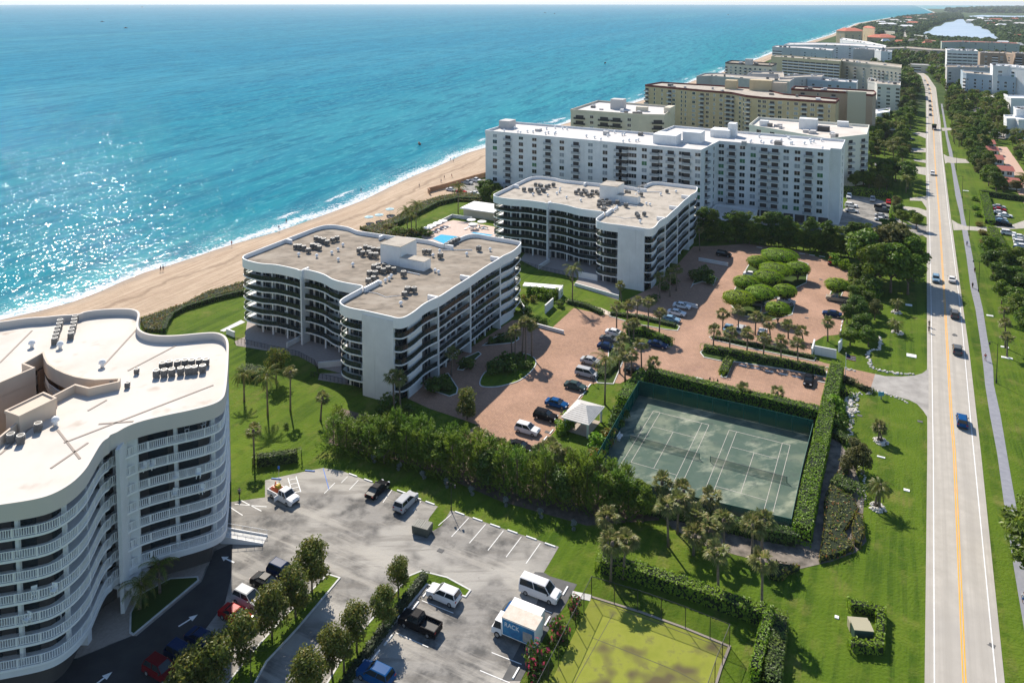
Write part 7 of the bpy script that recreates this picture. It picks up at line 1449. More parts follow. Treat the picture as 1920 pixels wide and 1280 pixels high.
# pavilion
def pavilion():
    C = [G(x, y, 2.9) for x, y in ((1051.5, 781.5), (1104, 796.7), (1134.4, 761.6), (1083, 747.5))]; c = sum(C, Vector())/4; e = empty('pavilion', Vector((c.x, c.y, 0)), 0, 'open white pavilion with a ribbed grey-white hipped roof by the tennis courts', 'pavilion')
    Q = [Vector((p.x-c.x, p.y-c.y, 0)) for p in C]; b = MB().use(mat('ribbed_roof', (.55, .53, .49), .6, (.46, .44, .41), 1.0))
    ap = [Vector((0, 0, 0))+(Q[1]-Q[0])*.10, Vector((0, 0, 0))-(Q[1]-Q[0])*.10]
    n = 9; quads = [(Q[0], Q[1], ap[0], ap[1]), (Q[1], Q[2], ap[0], ap[0]), (Q[2], Q[3], ap[1], ap[0]), (Q[3], Q[0], ap[1], ap[1])]
    for (p, q, a1, a2) in quads:
        for k in range(n):
            t0, t1 = k/n, (k+1)/n; l0, r0, l1, r1 = p.lerp(a2, t0), q.lerp(a1, t0), p.lerp(a2, t1), q.lerp(a1, t1); z0, z1 = 2.9+1.5*t0, 2.9+1.5*t1
            b.mesh([(l0.x, l0.y, z0), (r0.x, r0.y, z0), (r1.x, r1.y, z1-.05), (l1.x, l1.y, z1-.05), (r1.x, r1.y, z1), (l1.x, l1.y, z1)], [(0, 1, 2, 3), (3, 2, 4, 5)])
    b.build('roof', None, e)
    b = MB(); b.prism([q*.98 for q in Q], 2.68, 2.88); b.build('eave', M_wh2, e)
    for q in Q: b = MB(); s = q*.82; b.box((s.x, s.y, 0), (.4, .4, 2.75)); b.build('post', M_wh2, e)
    b = MB(); b.prism([q*.8 for q in Q], .02, .1); b.build('floor', M_paver, e)
    b = MB(); p, q = Q[3]*.8, Q[0]*.8; b.ribbon([p, q], 0, 1.0, .2); b.build('half_wall', M_wh2, e)
pavilion()
# tennis nets, benches, wind screens and fences
for i, (x0, y0, lb) in enumerate(((28.14, 147.75, 'tennis net across the left court'), (41.336, 141.05, 'tennis net across the right court'))):
    O = Vector((x0, y0, 0)); a, c = O+EX*(-.95)+EY*11.885, O+EX*11.92+EY*11.885; m0 = (a+c)/2; e = empty('tennis_net', m0, AC, lb, 'tennis net', 'tennis nets')
    for p in (a, c): b = MB(); q = p-m0; d = (q.dot(EX), 0); b.tube([(d[0], 0, 0), (d[0], 0, 1.12)], .06, n=8); b.build('post', M_screen if False else mat('green_post', (.02, .12, .09), .5), e)
    L = (c-a).length/2; b = MB(); b.ribbon([(-L, 0), (0, 0), (L, 0)], .06, 1.0, .02); nm_ = bpy.data.materials.get('net') or None
    if not nm_:
        nm_ = bpy.data.materials.new('net'); nm_.use_nodes = True; n_ = nm_.node_tree.nodes; l_ = nm_.node_tree.links; n_.clear(); oo = n_.new('ShaderNodeOutputMaterial'); tt = n_.new('ShaderNodeBsdfTransparent'); dd = n_.new('ShaderNodeBsdfDiffuse'); dd.inputs[0].default_value = (.015, .02, .02, 1); xx = n_.new('ShaderNodeMixShader'); xx.inputs[0].default_value = .22
        l_.new(tt.outputs[0], xx.inputs[1]); l_.new(dd.outputs[0], xx.inputs[2]); l_.new(xx.outputs[0], oo.inputs[0])
    b.build('netting', nm_, e); b = MB(); b.ribbon([(-L, 0), (0, 0), (L, 0)], 1.0, 1.06, .05); b.build('headband', mat('net_band', (.12, .13, .13), .8), e)
p = G(1163, 822); e = empty('court_bench', p, AC+pi/2, 'white slatted bench beside the left tennis court', 'bench'); b = MB(); [b.box((0, y, .42), (1.8, .12, .05)) for y in (-.2, 0, .2)]; b.build('seat', M_wh2, e); b = MB(); [b.box((0, .32+k*.04, .6+k*.17), (1.8, .04, .12)) for k in range(2)]; b.build('backrest', M_wh2, e)
for s in (-.8, .8): b = MB(); b.box((s, 0, 0), (.07, .5, .42)); b.build('leg', M_wh2, e)
def screen(P, h, label, m=M_screen, step=3.0, post=mat('green_post', (.02, .12, .09), .5), mesh_nm='mesh', cat='fence', group=None, z0=.05):
    P = [Vector((p.x, p.y, 0)) for p in P]; o = empty('court_fence', P[0], 0, label, cat, group); L = [p-P[0] for p in P]
    b = MB(); b.ribbon(L, z0, h, .03); b.build(mesh_nm, m, o); b = MB(); [b.tube([tuple(a+Vector((0, 0, h))), tuple(c+Vector((0, 0, h)))], .04, n=5, cap=False) for a, c in zip(L, L[1:])]; b.build('top_rail', post, o)
    for q in resample(L, step): b = MB(); b.tube([(q.x, q.y, 0), (q.x, q.y, h)], .05, n=6); b.build('post', post, o)
    return o
screen(gp([(1110, 902), (1132, 860), (1198, 741)]), 3.1, 'green windscreen fence on the left side of the tennis courts'); screen(gp([(1198, 741), (1300, 765), (1421, 793), (1524, 818)]), 3.1, 'green windscreen fence behind the far side of the tennis courts')
screen(gp([(1524, 818), (1503, 905), (1483, 1003)]), 2.6, 'green windscreen fence on the road side of the tennis courts'); screen(gp([(1483, 1003), (1300, 960), (1140, 918)]), 2.6, 'green windscreen fence on the near side of the tennis courts')
def link_mat():
    m = bpy.data.materials.new('chain_link'); m.use_nodes = True; n = m.node_tree.nodes; l = m.node_tree.links; n.clear(); o = n.new('ShaderNodeOutputMaterial'); t = n.new('ShaderNodeBsdfTransparent'); p = n.new('ShaderNodeBsdfDiffuse'); p.inputs[0].default_value = (.02, .02, .02, 1); x = n.new('ShaderNodeMixShader'); x.inputs[0].default_value = .10
    l.new(t.outputs[0], x.inputs[1]); l.new(p.outputs[0], x.inputs[2]); l.new(x.outputs[0], o.inputs[0]); return m
M_link = link_mat()
screen(gp([(1109, 1119), (1070, 1200), (1028, 1284), (1000, 1340)]), 3.0, 'black chain link fence on the left side of the old green court', M_link, 3.0, M_black); screen(gp([(1109, 1119), (1200, 1147), (1280, 1176), (1368, 1212)]), 3.0, 'black chain link fence on the far side of the old green court', M_link, 3.2, M_black)
screen(gp([(1368, 1212), (1345, 1270), (1325, 1330)]), 3.0, 'black chain link fence on the right side of the old green court', M_link, 3.2, M_black)
b = MB(); P = gp([(1109, 1119), (1200, 1147), (1280, 1176), (1368, 1212), (1352, 1252), (1325, 1340)]); b.ribbon(P, .02, .12, .3); tag(b.build('kerb', mat('old_kerb', (.30, .26, .22), .9)), kind='structure')
b = MB(); b.ribbon(gp([(1125, 1128), (1360, 1215)]), .02, .036, .08); b.ribbon(gp([(1110, 1195), (1180, 1222), (1270, 1258), (1330, 1290)]), .02, .034, .07); b.ribbon(gp([(1150, 1150), (1060, 1310)]), .02, .031, .07); tag(b.build('faded_court_lines', mat('faded_line', (.10, .095, .06), .9)), kind='structure')
p = G(1090, 1117); b = MB(); b.box((p.x, p.y, 0), (2.6, 1.1, .06), rz=A0+.2); tag(b.build('path_slab', M_kerb), kind='structure')
# terrace fences and partition walls of the nearer block
screen(gp([(440, 641), (458, 645), (560, 668), (590, 684), (597, 700)]), 1.2, 'black railing round the upper terraces of the nearer wavy block', M_link, 1.0, M_black); screen(gp([(583, 706), (655, 722)]), 1.2, 'black railing below the corner terrace of the nearer wavy block', M_link, 1.0, M_black)
screen(gp([(958, 490), (1010, 505), (1062, 517), (1074, 533)]), 1.2, 'black railing round the terraces of the farther wavy block', M_link, 1.4, M_black)
for a, c, h, lb in (((538, 652), (572, 634), 1.2, 'white sloping partition wall between the terraces of the nearer block'), ((597, 690), (640, 686), 1.3, 'white partition wall before the corner terrace of the nearer block'), ((1010, 505), (1030, 492), 1.2, 'white partition wall between the terraces of the farther block'),
                    ((1085, 520), (1120, 527), 1.8, 'white curved wall beside the corner terrace of the farther block'), ((1078, 536), (1160, 560), .9, 'long low white wall at the foot of the farther block'), ((425, 626), (440, 632), 1.3, 'white gate wall at the seaward end of the nearer terraces'), ((1048, 562), (1055, 552), 2.6, 'white upright wall of the little garden'),
                    ((1022, 588), (1037, 574), 2.2, 'white curved garden wall half in shade'), ((1005, 612), (1057, 626), .8, 'pale ramp wall at the top of the brick court'), ((975, 575), (983, 588), 1.8, 'white garden wall beside the nearer block corner'), ((1310, 489), (1365, 499), 1.0, 'white ramp wall beside the farther block'), ((1283, 572), (1308, 578), .9, 'low white wall beside the shaded white sedans'),
                    ((1527, 664), (1568, 672), 2.0, 'white entrance wall beside the brick drive'), ((1572, 660), (1578, 652), 2.2, 'white upright end of the entrance wall'), ((1522, 668), (1527, 650), 1.8, 'white left return of the entrance wall'), ((798, 433), (848, 408), 1.2, 'low white wall along the sea side of the pool deck'), ((848, 408), (885, 413), 1.2, 'low white wall at the far side of the pool lawn')):
    A_, C_ = G(*a), G(*c); m0 = (A_+C_)/2; b = MB(); b.ribbon([A_-m0, C_-m0], 0, h, .25); b.ribbon([A_-m0, C_-m0], h, h+.06, .34); o = b.build('low_wall', M_wh); o.location = m0; tag(o, lb, 'wall', 'white garden walls')
b = MB(); m0 = G(1018, 552); b.box((0, 0, 2.3), (11, 2.6, .25), rz=A0+.25); o = b.build('pergola_slab', M_wh2); o.location = m0; tag(o, 'bright white flat canopy over the walled garden', 'canopy')
for s in (-4, 0, 4): b = MB(); b.box((s*cos(A0+.25), s*sin(A0+.25), 0), (.3, .3, 2.3)); b.build('post', M_wh, o)
# pool house, umbrellas, loungers
e = empty('pool_house', G(908, 404), A0, 'low white flat-roofed pool house beside the farther block', 'pool house'); b = MB(); b.box((0, 0, 0), (13, 9, 3.0)); b.build('wall', M_cream, e); b = MB(); b.box((0, 0, 3.0), (15, 11, .35)); b.build('roof', M_wh2, e)
def umb(p, label, group, m, r=1.5, h=2.4):
    e = empty('parasol', p, R.uniform(0, 6), label, 'parasol', group); b = MB(); b.tube([(0, 0, 0), (0, 0, h)], .035, n=5); b.build('pole', M_wh2, e)
    b = MB(); n = 8; b.mesh([(0, 0, h)]+[(r*cos(2*pi*i/n), r*sin(2*pi*i/n), h-.5) for i in range(n)]+[(r*cos(2*pi*i/n), r*sin(2*pi*i/n), h-.68) for i in range(n)], [(0, 1+i, 1+(i+1) % n) for i in range(n)]+[(1+i, 9+i, 9+(i+1) % n, 1+(i+1) % n) for i in range(n)]); b.build('canopy', m, e)
cc2 = lambda x, y: (700+x*.17186, 400+y*.17186)
for i, q in enumerate(((595, 212), (640, 188), (700, 162), (760, 136), (1070, 124), (1090, 172), (1185, 144))): umb(G(*cc2(*q)), 'white parasol on the pool deck, %s from the left' % ORD[i], 'white parasols on the pool deck', M_wh2, 1.7)
for i, q in enumerate(((692, 417), (711, 413), (731, 402))): umb(G(*q), 'pale blue beach parasol, %s from the left' % ORD[i], 'beach parasols', mat('pale_blue_cloth', (.40, .58, .62), .8), 1.7, 2.6)
LG = MB(); LG.box((-.3, 0, .3), (1.3, .65, .08)); LG.mesh([(.35, -.32, .34), (.35, .32, .34), (.85, .32, .8), (.85, -.32, .8)], [(0, 1, 2, 3)]); [LG.box((x, y, 0), (.06, .06, .3)) for x in (-.85, .3) for y in (-.27, .27)]; LGm = {}
for k, m_ in (('w', M_wh2), ('d', mat('dark_cloth', (.05, .06, .09), .9))): LGm[k] = LG.data('lounger'); LGm[k].materials.append(m_)
def lounger(p, rz, k, label, group): o = link('sun_lounger', LGm[k]); o.location = p; o.rotation_euler = (0, 0, rz); tag(o, label, 'sun lounger', group)
for i in range(14):
    x, y = [(806, 442), (812, 438), (817, 436), (822, 433), (828, 430), (834, 428), (840, 426), (880, 427), (886, 430), (893, 429), (898, 427), (905, 429), (912, 430), (874, 430)][i]; lounger(G(x, y, .06), A0+R.uniform(0, 3), 'w', 'white sun lounger on the pool deck, %s of fourteen' % ORD[i], 'white sun loungers on the pool deck')
for i, (x, y) in enumerate(((690, 424), (695, 422), (708, 421), (714, 421), (717, 416), (728, 409), (734, 408))): lounger(G(x, y), A0+pi+R.uniform(-.5, .5), 'd', 'dark beach chair under the beach parasols, %s from the left' % ORD[i], 'beach chairs')
# retaining wall and dune steps
A_ = [G(*q) for q in ((806, 366), (803, 362), (840, 352), (880, 340), (917, 330))]; m0 = A_[0]; b = MB(); b.ribbon([a-m0 for a in A_], 0, 2.2, .5); o = b.build('retaining_wall', mat('rusty_wall', (.36, .20, .11), .9, (.26, .15, .09), .5)); o.location = m0; tag(o, 'rusty brown retaining wall holding the beach-side car park', 'wall')
e = empty('dune_steps', G(716, 434), A0+.9, 'brown wooden steps down through the dune plants', 'steps'); [MBb.build('step', mat('weathered_wood', (.22, .12, .075), .9), e) for MBb in [(lambda b: (b.box((k*.8, 0, .9-.15*k), (.75, 1.6, .1)), b)[1])(MB()) for k in range(6)]]
for s in (-.85, .85): b = MB(); b.tube([(-.3, s, 1.9), (4.3, s, 1.1)], .06, n=5); b.build('handrail', MATS['weathered_wood'], e)
# utility box, covers, rocks
e = empty('utility_box', G(1614, 1190), A0+.36, 'dark green utility box with a tan top inside the square hedge', 'utility box'); b = MB(); b.box((0, -.3, 0), (2.3, 1.6, 1.5)); b.build('case', mat('dark_green_steel', (.035, .07, .06), .5), e); b = MB(); b.box((0, .9, 0), (2.5, 1.1, 1.25)); b.build('rear_case', mat('tan_steel', (.36, .33, .22), .6), e); b = MB(); b.box((0, -.3, 1.5), (2.4, 1.7, .08)); b.build('lid', MATS['tan_steel'], e)
for i, (x, y, a, c, lb) in enumerate(((1709, 667, 2.0, 1.6, 'white slab on the lawn nearest the upper rock planters'), (1704, 572, 1.6, 1.2, 'white slab on the lawn beside the farthest rock planter'), (1652, 857, 1.3, .4, 'thin white slab on the lawn by the olive trees'), (1700, 919, .9, .6, 'small white slab on the lawn near the road'), (1856, 592, 1.5, .8, 'white framed cover right of the path'), (1811, 358, 2.2, .9, 'white slab right of the path in the distance'), (1884, 651, 1.6, .7, 'pale slab beside the second lawn palm'), (1888, 671, 2.2, .8, 'pale slab under the nearest lawn palm'), (1569, 1157, .5, .5, 'small white ventpipe base left of the square hedge'))):
    p = G(x, y); b = MB(); b.box((0, 0, 0), (a, c, .12)); b.box((0, 0, .12), (a*.6, c*.6, .03)); o = b.build('utility_cover', M_wh2); o.location = p; o.rotation_euler = (0, 0, A0); tag(o, lb, 'utility cover', 'utility covers')
def rock(b, c, r, rg):
    base = len(b.v); n = 6
    for j, (q, z) in enumerate(((.8, 0), (1.0, .45), (.55, .95))):
        for i in range(n): a = 2*pi*i/n+j*.4; rr = r*q*rg.uniform(.7, 1.2); b.v.append((c[0]+cos(a)*rr, c[1]+sin(a)*rr*.85, c[2]+r*z*.8))
    for j in range(2):
        for i in range(n): b.f.append((base+j*n+i, base+j*n+(i+1) % n, base+(j+1)*n+(i+1) % n, base+(j+1)*n+i)); b.m.append(b.cur)
    b.f.append(tuple(base+2*n+i for i in range(n))); b.m.append(b.cur)
M_rock = mat('white_coral_rock', (.66, .63, .58), .9, (.42, .39, .35), 2.2, contrast=(.45, .7))
def rocks(L, w, step, r, label, name='rock_edging'):
    P = resample(gp(L), step); rg = random.Random(len(L)); b = MB(); k = max(1, int(w/(r*1.5)))
    for p in P:
        for _ in range(k): rock(b, (p.x+rg.uniform(-w/2, w/2), p.y+rg.uniform(-w/2, w/2), 0), r*rg.uniform(.6, 1.25), rg)
    tag(b.build(name, M_rock), label, 'rocks', kind='stuff')
rocks([(1602, 740), (1598, 750), (1596, 762), (1597, 780)], 2.0, .35, .35, 'broad band of white coral rocks left of the entrance lawn'); rocks([(1597, 782), (1595, 800), (1593, 818), (1596, 830), (1603, 838)], .8, .4, .32, 'narrow curl of white rocks below the broad band')
rocks([(1633, 730), (1645, 733), (1662, 739), (1680, 745), (1704, 756)], .6, .4, .3, 'white rock edging along the near side of the driveway'); rocks([(1648, 632), (1652, 645), (1650, 655), (1632, 658), (1626, 664), (1630, 680), (1637, 692), (1655, 697), (1680, 700), (1712, 702)], .7, .35, .34, 'white rock edging round the lawn above the driveway')
rocks([(1600, 742), (1615, 738), (1630, 740), (1634, 730)], .7, .5, .32, 'white rocks behind the driveway corner'); rocks([(1555, 690), (1575, 690), (1600, 695)], 1.0, .5, .3, 'white rocks under the flagpole bed'); rocks([(1612, 872), (1620, 895), (1622, 925), (1612, 960), (1600, 980)], .5, .6, .22, 'pale rock edging of the gravel bed')
for i, (x, y, r_, lb) in enumerate(((1680.6, 586, 1.15, 'farthest ring of white rocks with two small palms on the lawn'), (1682, 624, 1.25, 'second ring of white rocks with two small palms on the lawn'), (1651, 828, 1.2, 'ring of white rocks with two palms on the lawn below the driveway'), (1645, 952, 1.15, 'nearest ring of white rocks with three palms near the crotons'))):
    p = G(x, y); rg = random.Random(i); b = MB()
    for k in range(46): a = rg.uniform(0, 2*pi); q = r_*rg.uniform(.55, 1.05); rock(b, (q*cos(a), q*sin(a), .0 if q > r_*.8 else .25), .3, rg)
    o = b.build('rock_planter', M_rock); o.location = p; tag(o, lb, 'planter', 'rock planters on the lawns')
    for j in range(2 if i < 3 else 3):
        a = j*2.4+.4; q = p+Vector((.35*cos(a), .35*sin(a), .2)); e = palm('sabal' if i == 2 else 'coco', q, [2.8, 2.6, 3.0, 3.3][i]+.3*j, '%s palm in the %s' % (['left', 'right', 'rear'][j], lb.replace('ring of white rocks', 'rock ring').replace(' with two small palms', '').replace(' with two palms', '').replace(' with three palms', '')), 'palms in the rock planters', .62 if i != 2 else .8, lean=.5)
# flagpole
e = empty('flagpole', G(1585, 713), 0, 'white flagpole with a striped flag beside the entrance drive', 'flagpole'); hf = hgt((1585, 713), 662); b = MB(); b.tube([(0, 0, 0), (0, 0, hf)], .07, .045, 8); b.dome((0, 0, hf), .1, .1, 8, 3); b.build('pole', M_wh2, e)
b = MB()
for k in range(7):
    for s in range(5): b.use(MATS['car_paint_red'] if k % 2 == 0 else M_wh2) if not (k < 4 and s < 2) else b.use(MATS['car_paint_navy']); x0, x1 = .08+s*.42, .08+(s+1)*.42; zt = hf-.15-k*.17; w = lambda x: .12*sin(x*4); b.face([(x0, w(x0), zt-.17-x0*.25), (x1, w(x1), zt-.17-x1*.25), (x1, w(x1), zt-x1*.25), (x0, w(x0), zt-x0*.25)])
b.build('flag', None, e)
# small blue sign on the entrance lawn
e = empty('entrance_sign', G(1652, 748), 0.1, 'small blue sign on the lawn beside the driveway', 'sign'); b = MB(); b.box((0, 0, .7), (1.2, .1, .8)); b.build('sign_board', mat('sign_blue', (.10, .32, .45), .6), e); b = MB(); b.box((0, 0, 0), (.3, .08, .7)); b.build('post', M_steel, e)

# ---------------------------------------------------------------- people, bicycles, boats
M_skin = mat('skin', (.42, .24, .16), .6); M_hair = mat('hair', (.04, .025, .018), .8)
def person_parts(pose):
    """skeleton -> skinned body; pose: walk / stand / ride"""
    if pose == 'ride': J = {'pel': (0, 0, .95), 'ch': (.28, 0, 1.32), 'nk': (.36, 0, 1.45), 'hd': (.42, 0, 1.62), 'kl': (.38, .1, .80), 'fl': (.22, .1, .38), 'kr': (.30, -.1, .58), 'fr': (.12, -.1, .20), 'tl': (.33, .1, .36), 'tr': (.24, -.1, .18), 'el': (.52, .22, 1.12), 'hl': (.68, .24, 1.02), 'er': (.52, -.22, 1.12), 'hr': (.68, -.24, 1.02)}
    else:
        a = .22 if pose == 'walk' else .04; J = {'pel': (0, 0, .92), 'ch': (.02, 0, 1.30), 'nk': (.03, 0, 1.47), 'hd': (.05, 0, 1.63), 'kl': (a, .1, .49), 'fl': (a*.9, .1, .07), 'kr': (-a*.3, -.1, .49), 'fr': (-a*1.5, -.1, .10), 'tl': (a*.9+.17, .1, .04), 'tr': (-a*1.5+.16, -.1, .04), 'el': (-.10, .27, 1.12), 'hl': (.02, .29, .88), 'er': (.14, -.27, 1.12), 'hr': (.28, -.27, .92)}
    vs = [J['pel'], J['ch'], J['nk'], J['hd'], (J['pel'][0], .1, J['pel'][2]-.06), J['kl'], J['fl'], J['tl'], (J['pel'][0], -.1, J['pel'][2]-.06), J['kr'], J['fr'], J['tr'], (J['ch'][0], .19, J['ch'][2]+.08), J['el'], J['hl'], (J['ch'][0], -.19, J['ch'][2]+.08), J['er'], J['hr']]
    es = [(0, 1), (1, 2), (2, 3), (0, 4), (4, 5), (5, 6), (6, 7), (0, 8), (8, 9), (9, 10), (10, 11), (1, 12), (12, 13), (13, 14), (1, 15), (15, 16), (16, 17)]
    rad = [.13, .14, .055, .10, .09, .06, .045, .035, .09, .06, .045, .035, .06, .045, .035, .06, .045, .035]
    for s, hnd in ((14, J['hl']), (17, J['hr'])):
        for k in range(5):
            d = Vector(hnd); n0 = len(vs); sp = (k-2)*.018; L = [.07, .08, .085, .08, .05][k]; vs.append((d.x+.02+(.03 if k == 4 else 0), d.y+sp, d.z-.06)); vs.append((d.x+.045, d.y+sp*1.2, d.z-.06-L)); es += [(s, n0), (n0, n0+1)]; rad += [.011, .008]
    me = bpy.data.meshes.new('body'); me.from_pydata(vs, es, []); o = bpy.data.objects.new('body', me); me.materials.append(M_skin)
    md = o.modifiers.new('skin', 'SKIN'); 
    if not me.skin_vertices: me.attributes.new('skin', 'FLOAT2', 'POINT') if False else None
    return o, J, rad
PCACHE = {}
def make_person(pose, shirt, shorts, hair=(.04, .025, .018)):
    """body tapered limb by limb as one welded surface, shirt, shorts and hair as its clothing"""
    _, J, _ = (None, person_parts(pose)[1], None); b = MB()
    def V_(k): return Vector(J[k])
    P = V_('pel'); C = V_('ch'); N = V_('nk'); H = V_('hd')
    b.tube([P-Vector((0, 0, .1)), P, P.lerp(C, .5), C, C+Vector((0, 0, .12)), N], [.12, .15, .13, .17, .12, .055], n=10)
    b.tube([N-Vector((0, 0, .04)), N, H-Vector((-.01, 0, .08)), H, H+Vector((0, 0, .08)), H+Vector((-.01, 0, .12))], [.05, .05, .075, .095, .075, .03], n=10)
    b.tube([H+Vector((.085, 0, -.01)), H+Vector((.12, 0, -.035))], .018, .01, 5)
    for s, k, f, t in ((1, 'kl', 'fl', 'tl'), (-1, 'kr', 'fr', 'tr')):
        hip = P+Vector((0, s*.09, -.04)); b.tube([hip, hip.lerp(V_(k), .5), V_(k), V_(k).lerp(V_(f), .35), V_(f)], [.095, .08, .055, .058, .038], n=8); b.tube([V_(f), V_(t)], .042, .03, 6)
    for s, e_, h in ((1, 'el', 'hl'), (-1, 'er', 'hr')):
        sh = C+Vector((0, s*.17, .1)); b.tube([sh, sh.lerp(V_(e_), .5), V_(e_), V_(h)], [.055, .045, .038, .026], n=7); d = (V_(h)-V_(e_)).normalized(); b.tube([V_(h), V_(h)+d*.08], .034, .03, 6)
        for k, L in enumerate((.065, .075, .07, .055)): q = V_(h)+d*.07+Vector((0, (k-1.5)*.018, 0)); b.tube([q, q+d*L*.6, q+d*L*.9-Vector((.0, 0, .012))], .009, .007, 4)
        b.tube([V_(h)+d*.02, V_(h)+d*.05+Vector((.04, 0, 0))], .011, .008, 4)
    bd = b.data('body'); bd.materials.append(M_skin); bd.shade_smooth()
    b = MB(); b.tube([P+Vector((0, 0, .05)), P.lerp(C, .5), C, C+Vector((0, 0, .13)), N-Vector((0, 0, .03))], [.165, .15, .19, .14, .07], n=10)
    for s, e_ in ((1, 'el'), (-1, 'er')): sh = C+Vector((0, s*.17, .1)); b.tube([sh, sh.lerp(V_(e_), .6)], .075, .065, 7)
    st = b.data('shirt'); st.materials.append(shirt); st.shade_smooth()
    b = MB(); b.tube([P-Vector((0, 0, .1)), P+Vector((0, 0, .08))], .165, .165, 10)
    for s, k in ((1, 'kl'), (-1, 'kr')): hip = P+Vector((0, s*.09, -.03)); b.tube([hip, hip.lerp(V_(k), .75)], .108, .092, 8)
    sr = b.data('shorts'); sr.materials.append(shorts); sr.shade_smooth()
    b = MB(); b.dome((H.x-.012, H.y, H.z), .104, .14, 10, 3); hr = b.data('hair'); hr.materials.append(M_hair); hr.shade_smooth()
    return bd, st, sr, hr
CL = {k: mat('cloth_'+k, c, .9) for k, c in (('white', (.6, .6, .6)), ('dark', (.03, .03, .045)), ('red', (.35, .04, .03)), ('blue', (.05, .14, .35)), ('grey', (.2, .2, .21)))}
def person(pose, p, hd, shirt, shorts, label, group=None, z=0.0):
    k = (pose, shirt, shorts)
    if k not in PCACHE: PCACHE[k] = make_person(pose, CL[shirt], CL[shorts])
    b, s, t, h = PCACHE[k]; q = p if isinstance(p, Vector) else G(*p); o = link('person', b); o.location = (q.x, q.y, q.z+z); o.rotation_euler = (0, 0, hd); tag(o, label, 'person', group)
    link('shirt', s, o); link('shorts', t, o); link('hair', h, o); return o
def bike(p, hd, label, group):
    q = p if isinstance(p, Vector) else G(*p); e = empty('bicycle', q, hd, label, 'bicycle', group)
    for x in (-.5, .52):
        b = MB(); b.tube([(x+.34*cos(2*pi*i/16), 0, .34+.34*sin(2*pi*i/16)) for i in range(17)], .022, n=5, cap=False); w = b.build('wheel', M_tyre, e)
    b = MB(); [b.tube([a, c], .02, n=5) for a, c in (((-.5, 0, .34), (-.18, 0, .85)), ((-.5, 0, .34), (0, 0, .3)), ((0, 0, .3), (-.18, 0, .88)), ((0, 0, .3), (.42, 0, .8)), ((-.17, 0, .8), (.42, 0, .82)), ((.42, 0, .95), (.52, 0, .34)))]; b.build('frame', M_black, e)
    b = MB(); b.tube([(.5, -.26, 1.0), (.42, 0, .98), (.5, .26, 1.0)], .018, n=5); b.build('handlebar', M_black, e); b = MB(); b.box((-.2, 0, .88), (.26, .14, .06)); b.build('saddle', M_black, e)
rdv = atan2(.8813, .4725); gpp = 'walkers on the beach'
zb = .25
for i, (x, y, sh, so, hd, lb) in enumerate(((301, 510, 'dark', 'dark', A0+pi/2, 'left walker of the dark pair at the water edge'), (306, 509, 'grey', 'dark', A0+pi/2, 'right walker of the dark pair at the water edge'), (434.5, 462, 'red', 'dark', A0-pi/2, 'walker on the sand above the nearer block roof'), (523, 432, 'dark', 'blue', A0+pi/2, 'walker just beyond the nearer block parapet'), (537, 415, 'dark', 'dark', A0+pi, 'person standing in the foam with a board'), (730, 347, 'dark', 'grey', A0+pi/2, 'walker at the water edge farther up the beach'), (677, 357, 'dark', 'dark', A0+pi, 'bather standing in the shallow water'),
                                    (845, 303, 'grey', 'dark', A0+pi/2, 'distant walker by the white block, left'), (850, 305, 'white', 'dark', A0+pi/2, 'distant walker by the white block, right'), (833, 336, 'dark', 'dark', A0, 'person sitting area visitor on the upper beach, left'), (847, 333, 'dark', 'red', A0, 'person on the upper beach, right'), (786, 352, 'grey', 'dark', A0+1, 'person on the middle of the beach'), (827, 343, 'dark', 'blue', A0, 'person on the upper beach, nearest the brown wall'))):
    person('walk', (x, y), hd, sh, so, lb.replace('sitting area visitor ', ''), gpp, z=(.18 if i not in (4, 6) else -.7))
person('walk', (449, 932), A0-1.0, 'grey', 'dark', 'person in grey standing on the lawn edge beside the curved building')
person('walk', (1847.5, 676), rdv+pi, 'red', 'white', 'jogger in a red top on the footpath'); person('walk', (1919, 1132), rdv+pi, 'white', 'blue', 'person in white and blue walking at the right edge path')
for i, (x, y, sh, lb) in enumerate(((1742, 613.5, 'dark', 'farther cyclist in dark clothes on the road shoulder'), (1741.5, 624, 'dark', 'nearer cyclist in dark clothes on the road shoulder'), (1813, 461, 'blue', 'cyclist in blue on the footpath'), (1827.5, 511, 'dark', 'cyclist in dark clothes on the footpath'), (1823.5, 540, 'dark', 'nearest cyclist in black on the footpath'))):
    hd = rdv if i < 2 else rdv+pi; bike((x, y), hd, ['bicycle of the farther road cyclist', 'bicycle of the nearer road cyclist', 'bicycle under the rider in blue', 'bicycle of the middle path rider', 'bicycle of the nearest path rider'][i], 'bicycles'); person('ride', G(x, y)-Vector((cos(hd), sin(hd), 0))*.2, hd, sh, 'dark', lb, 'cyclists')
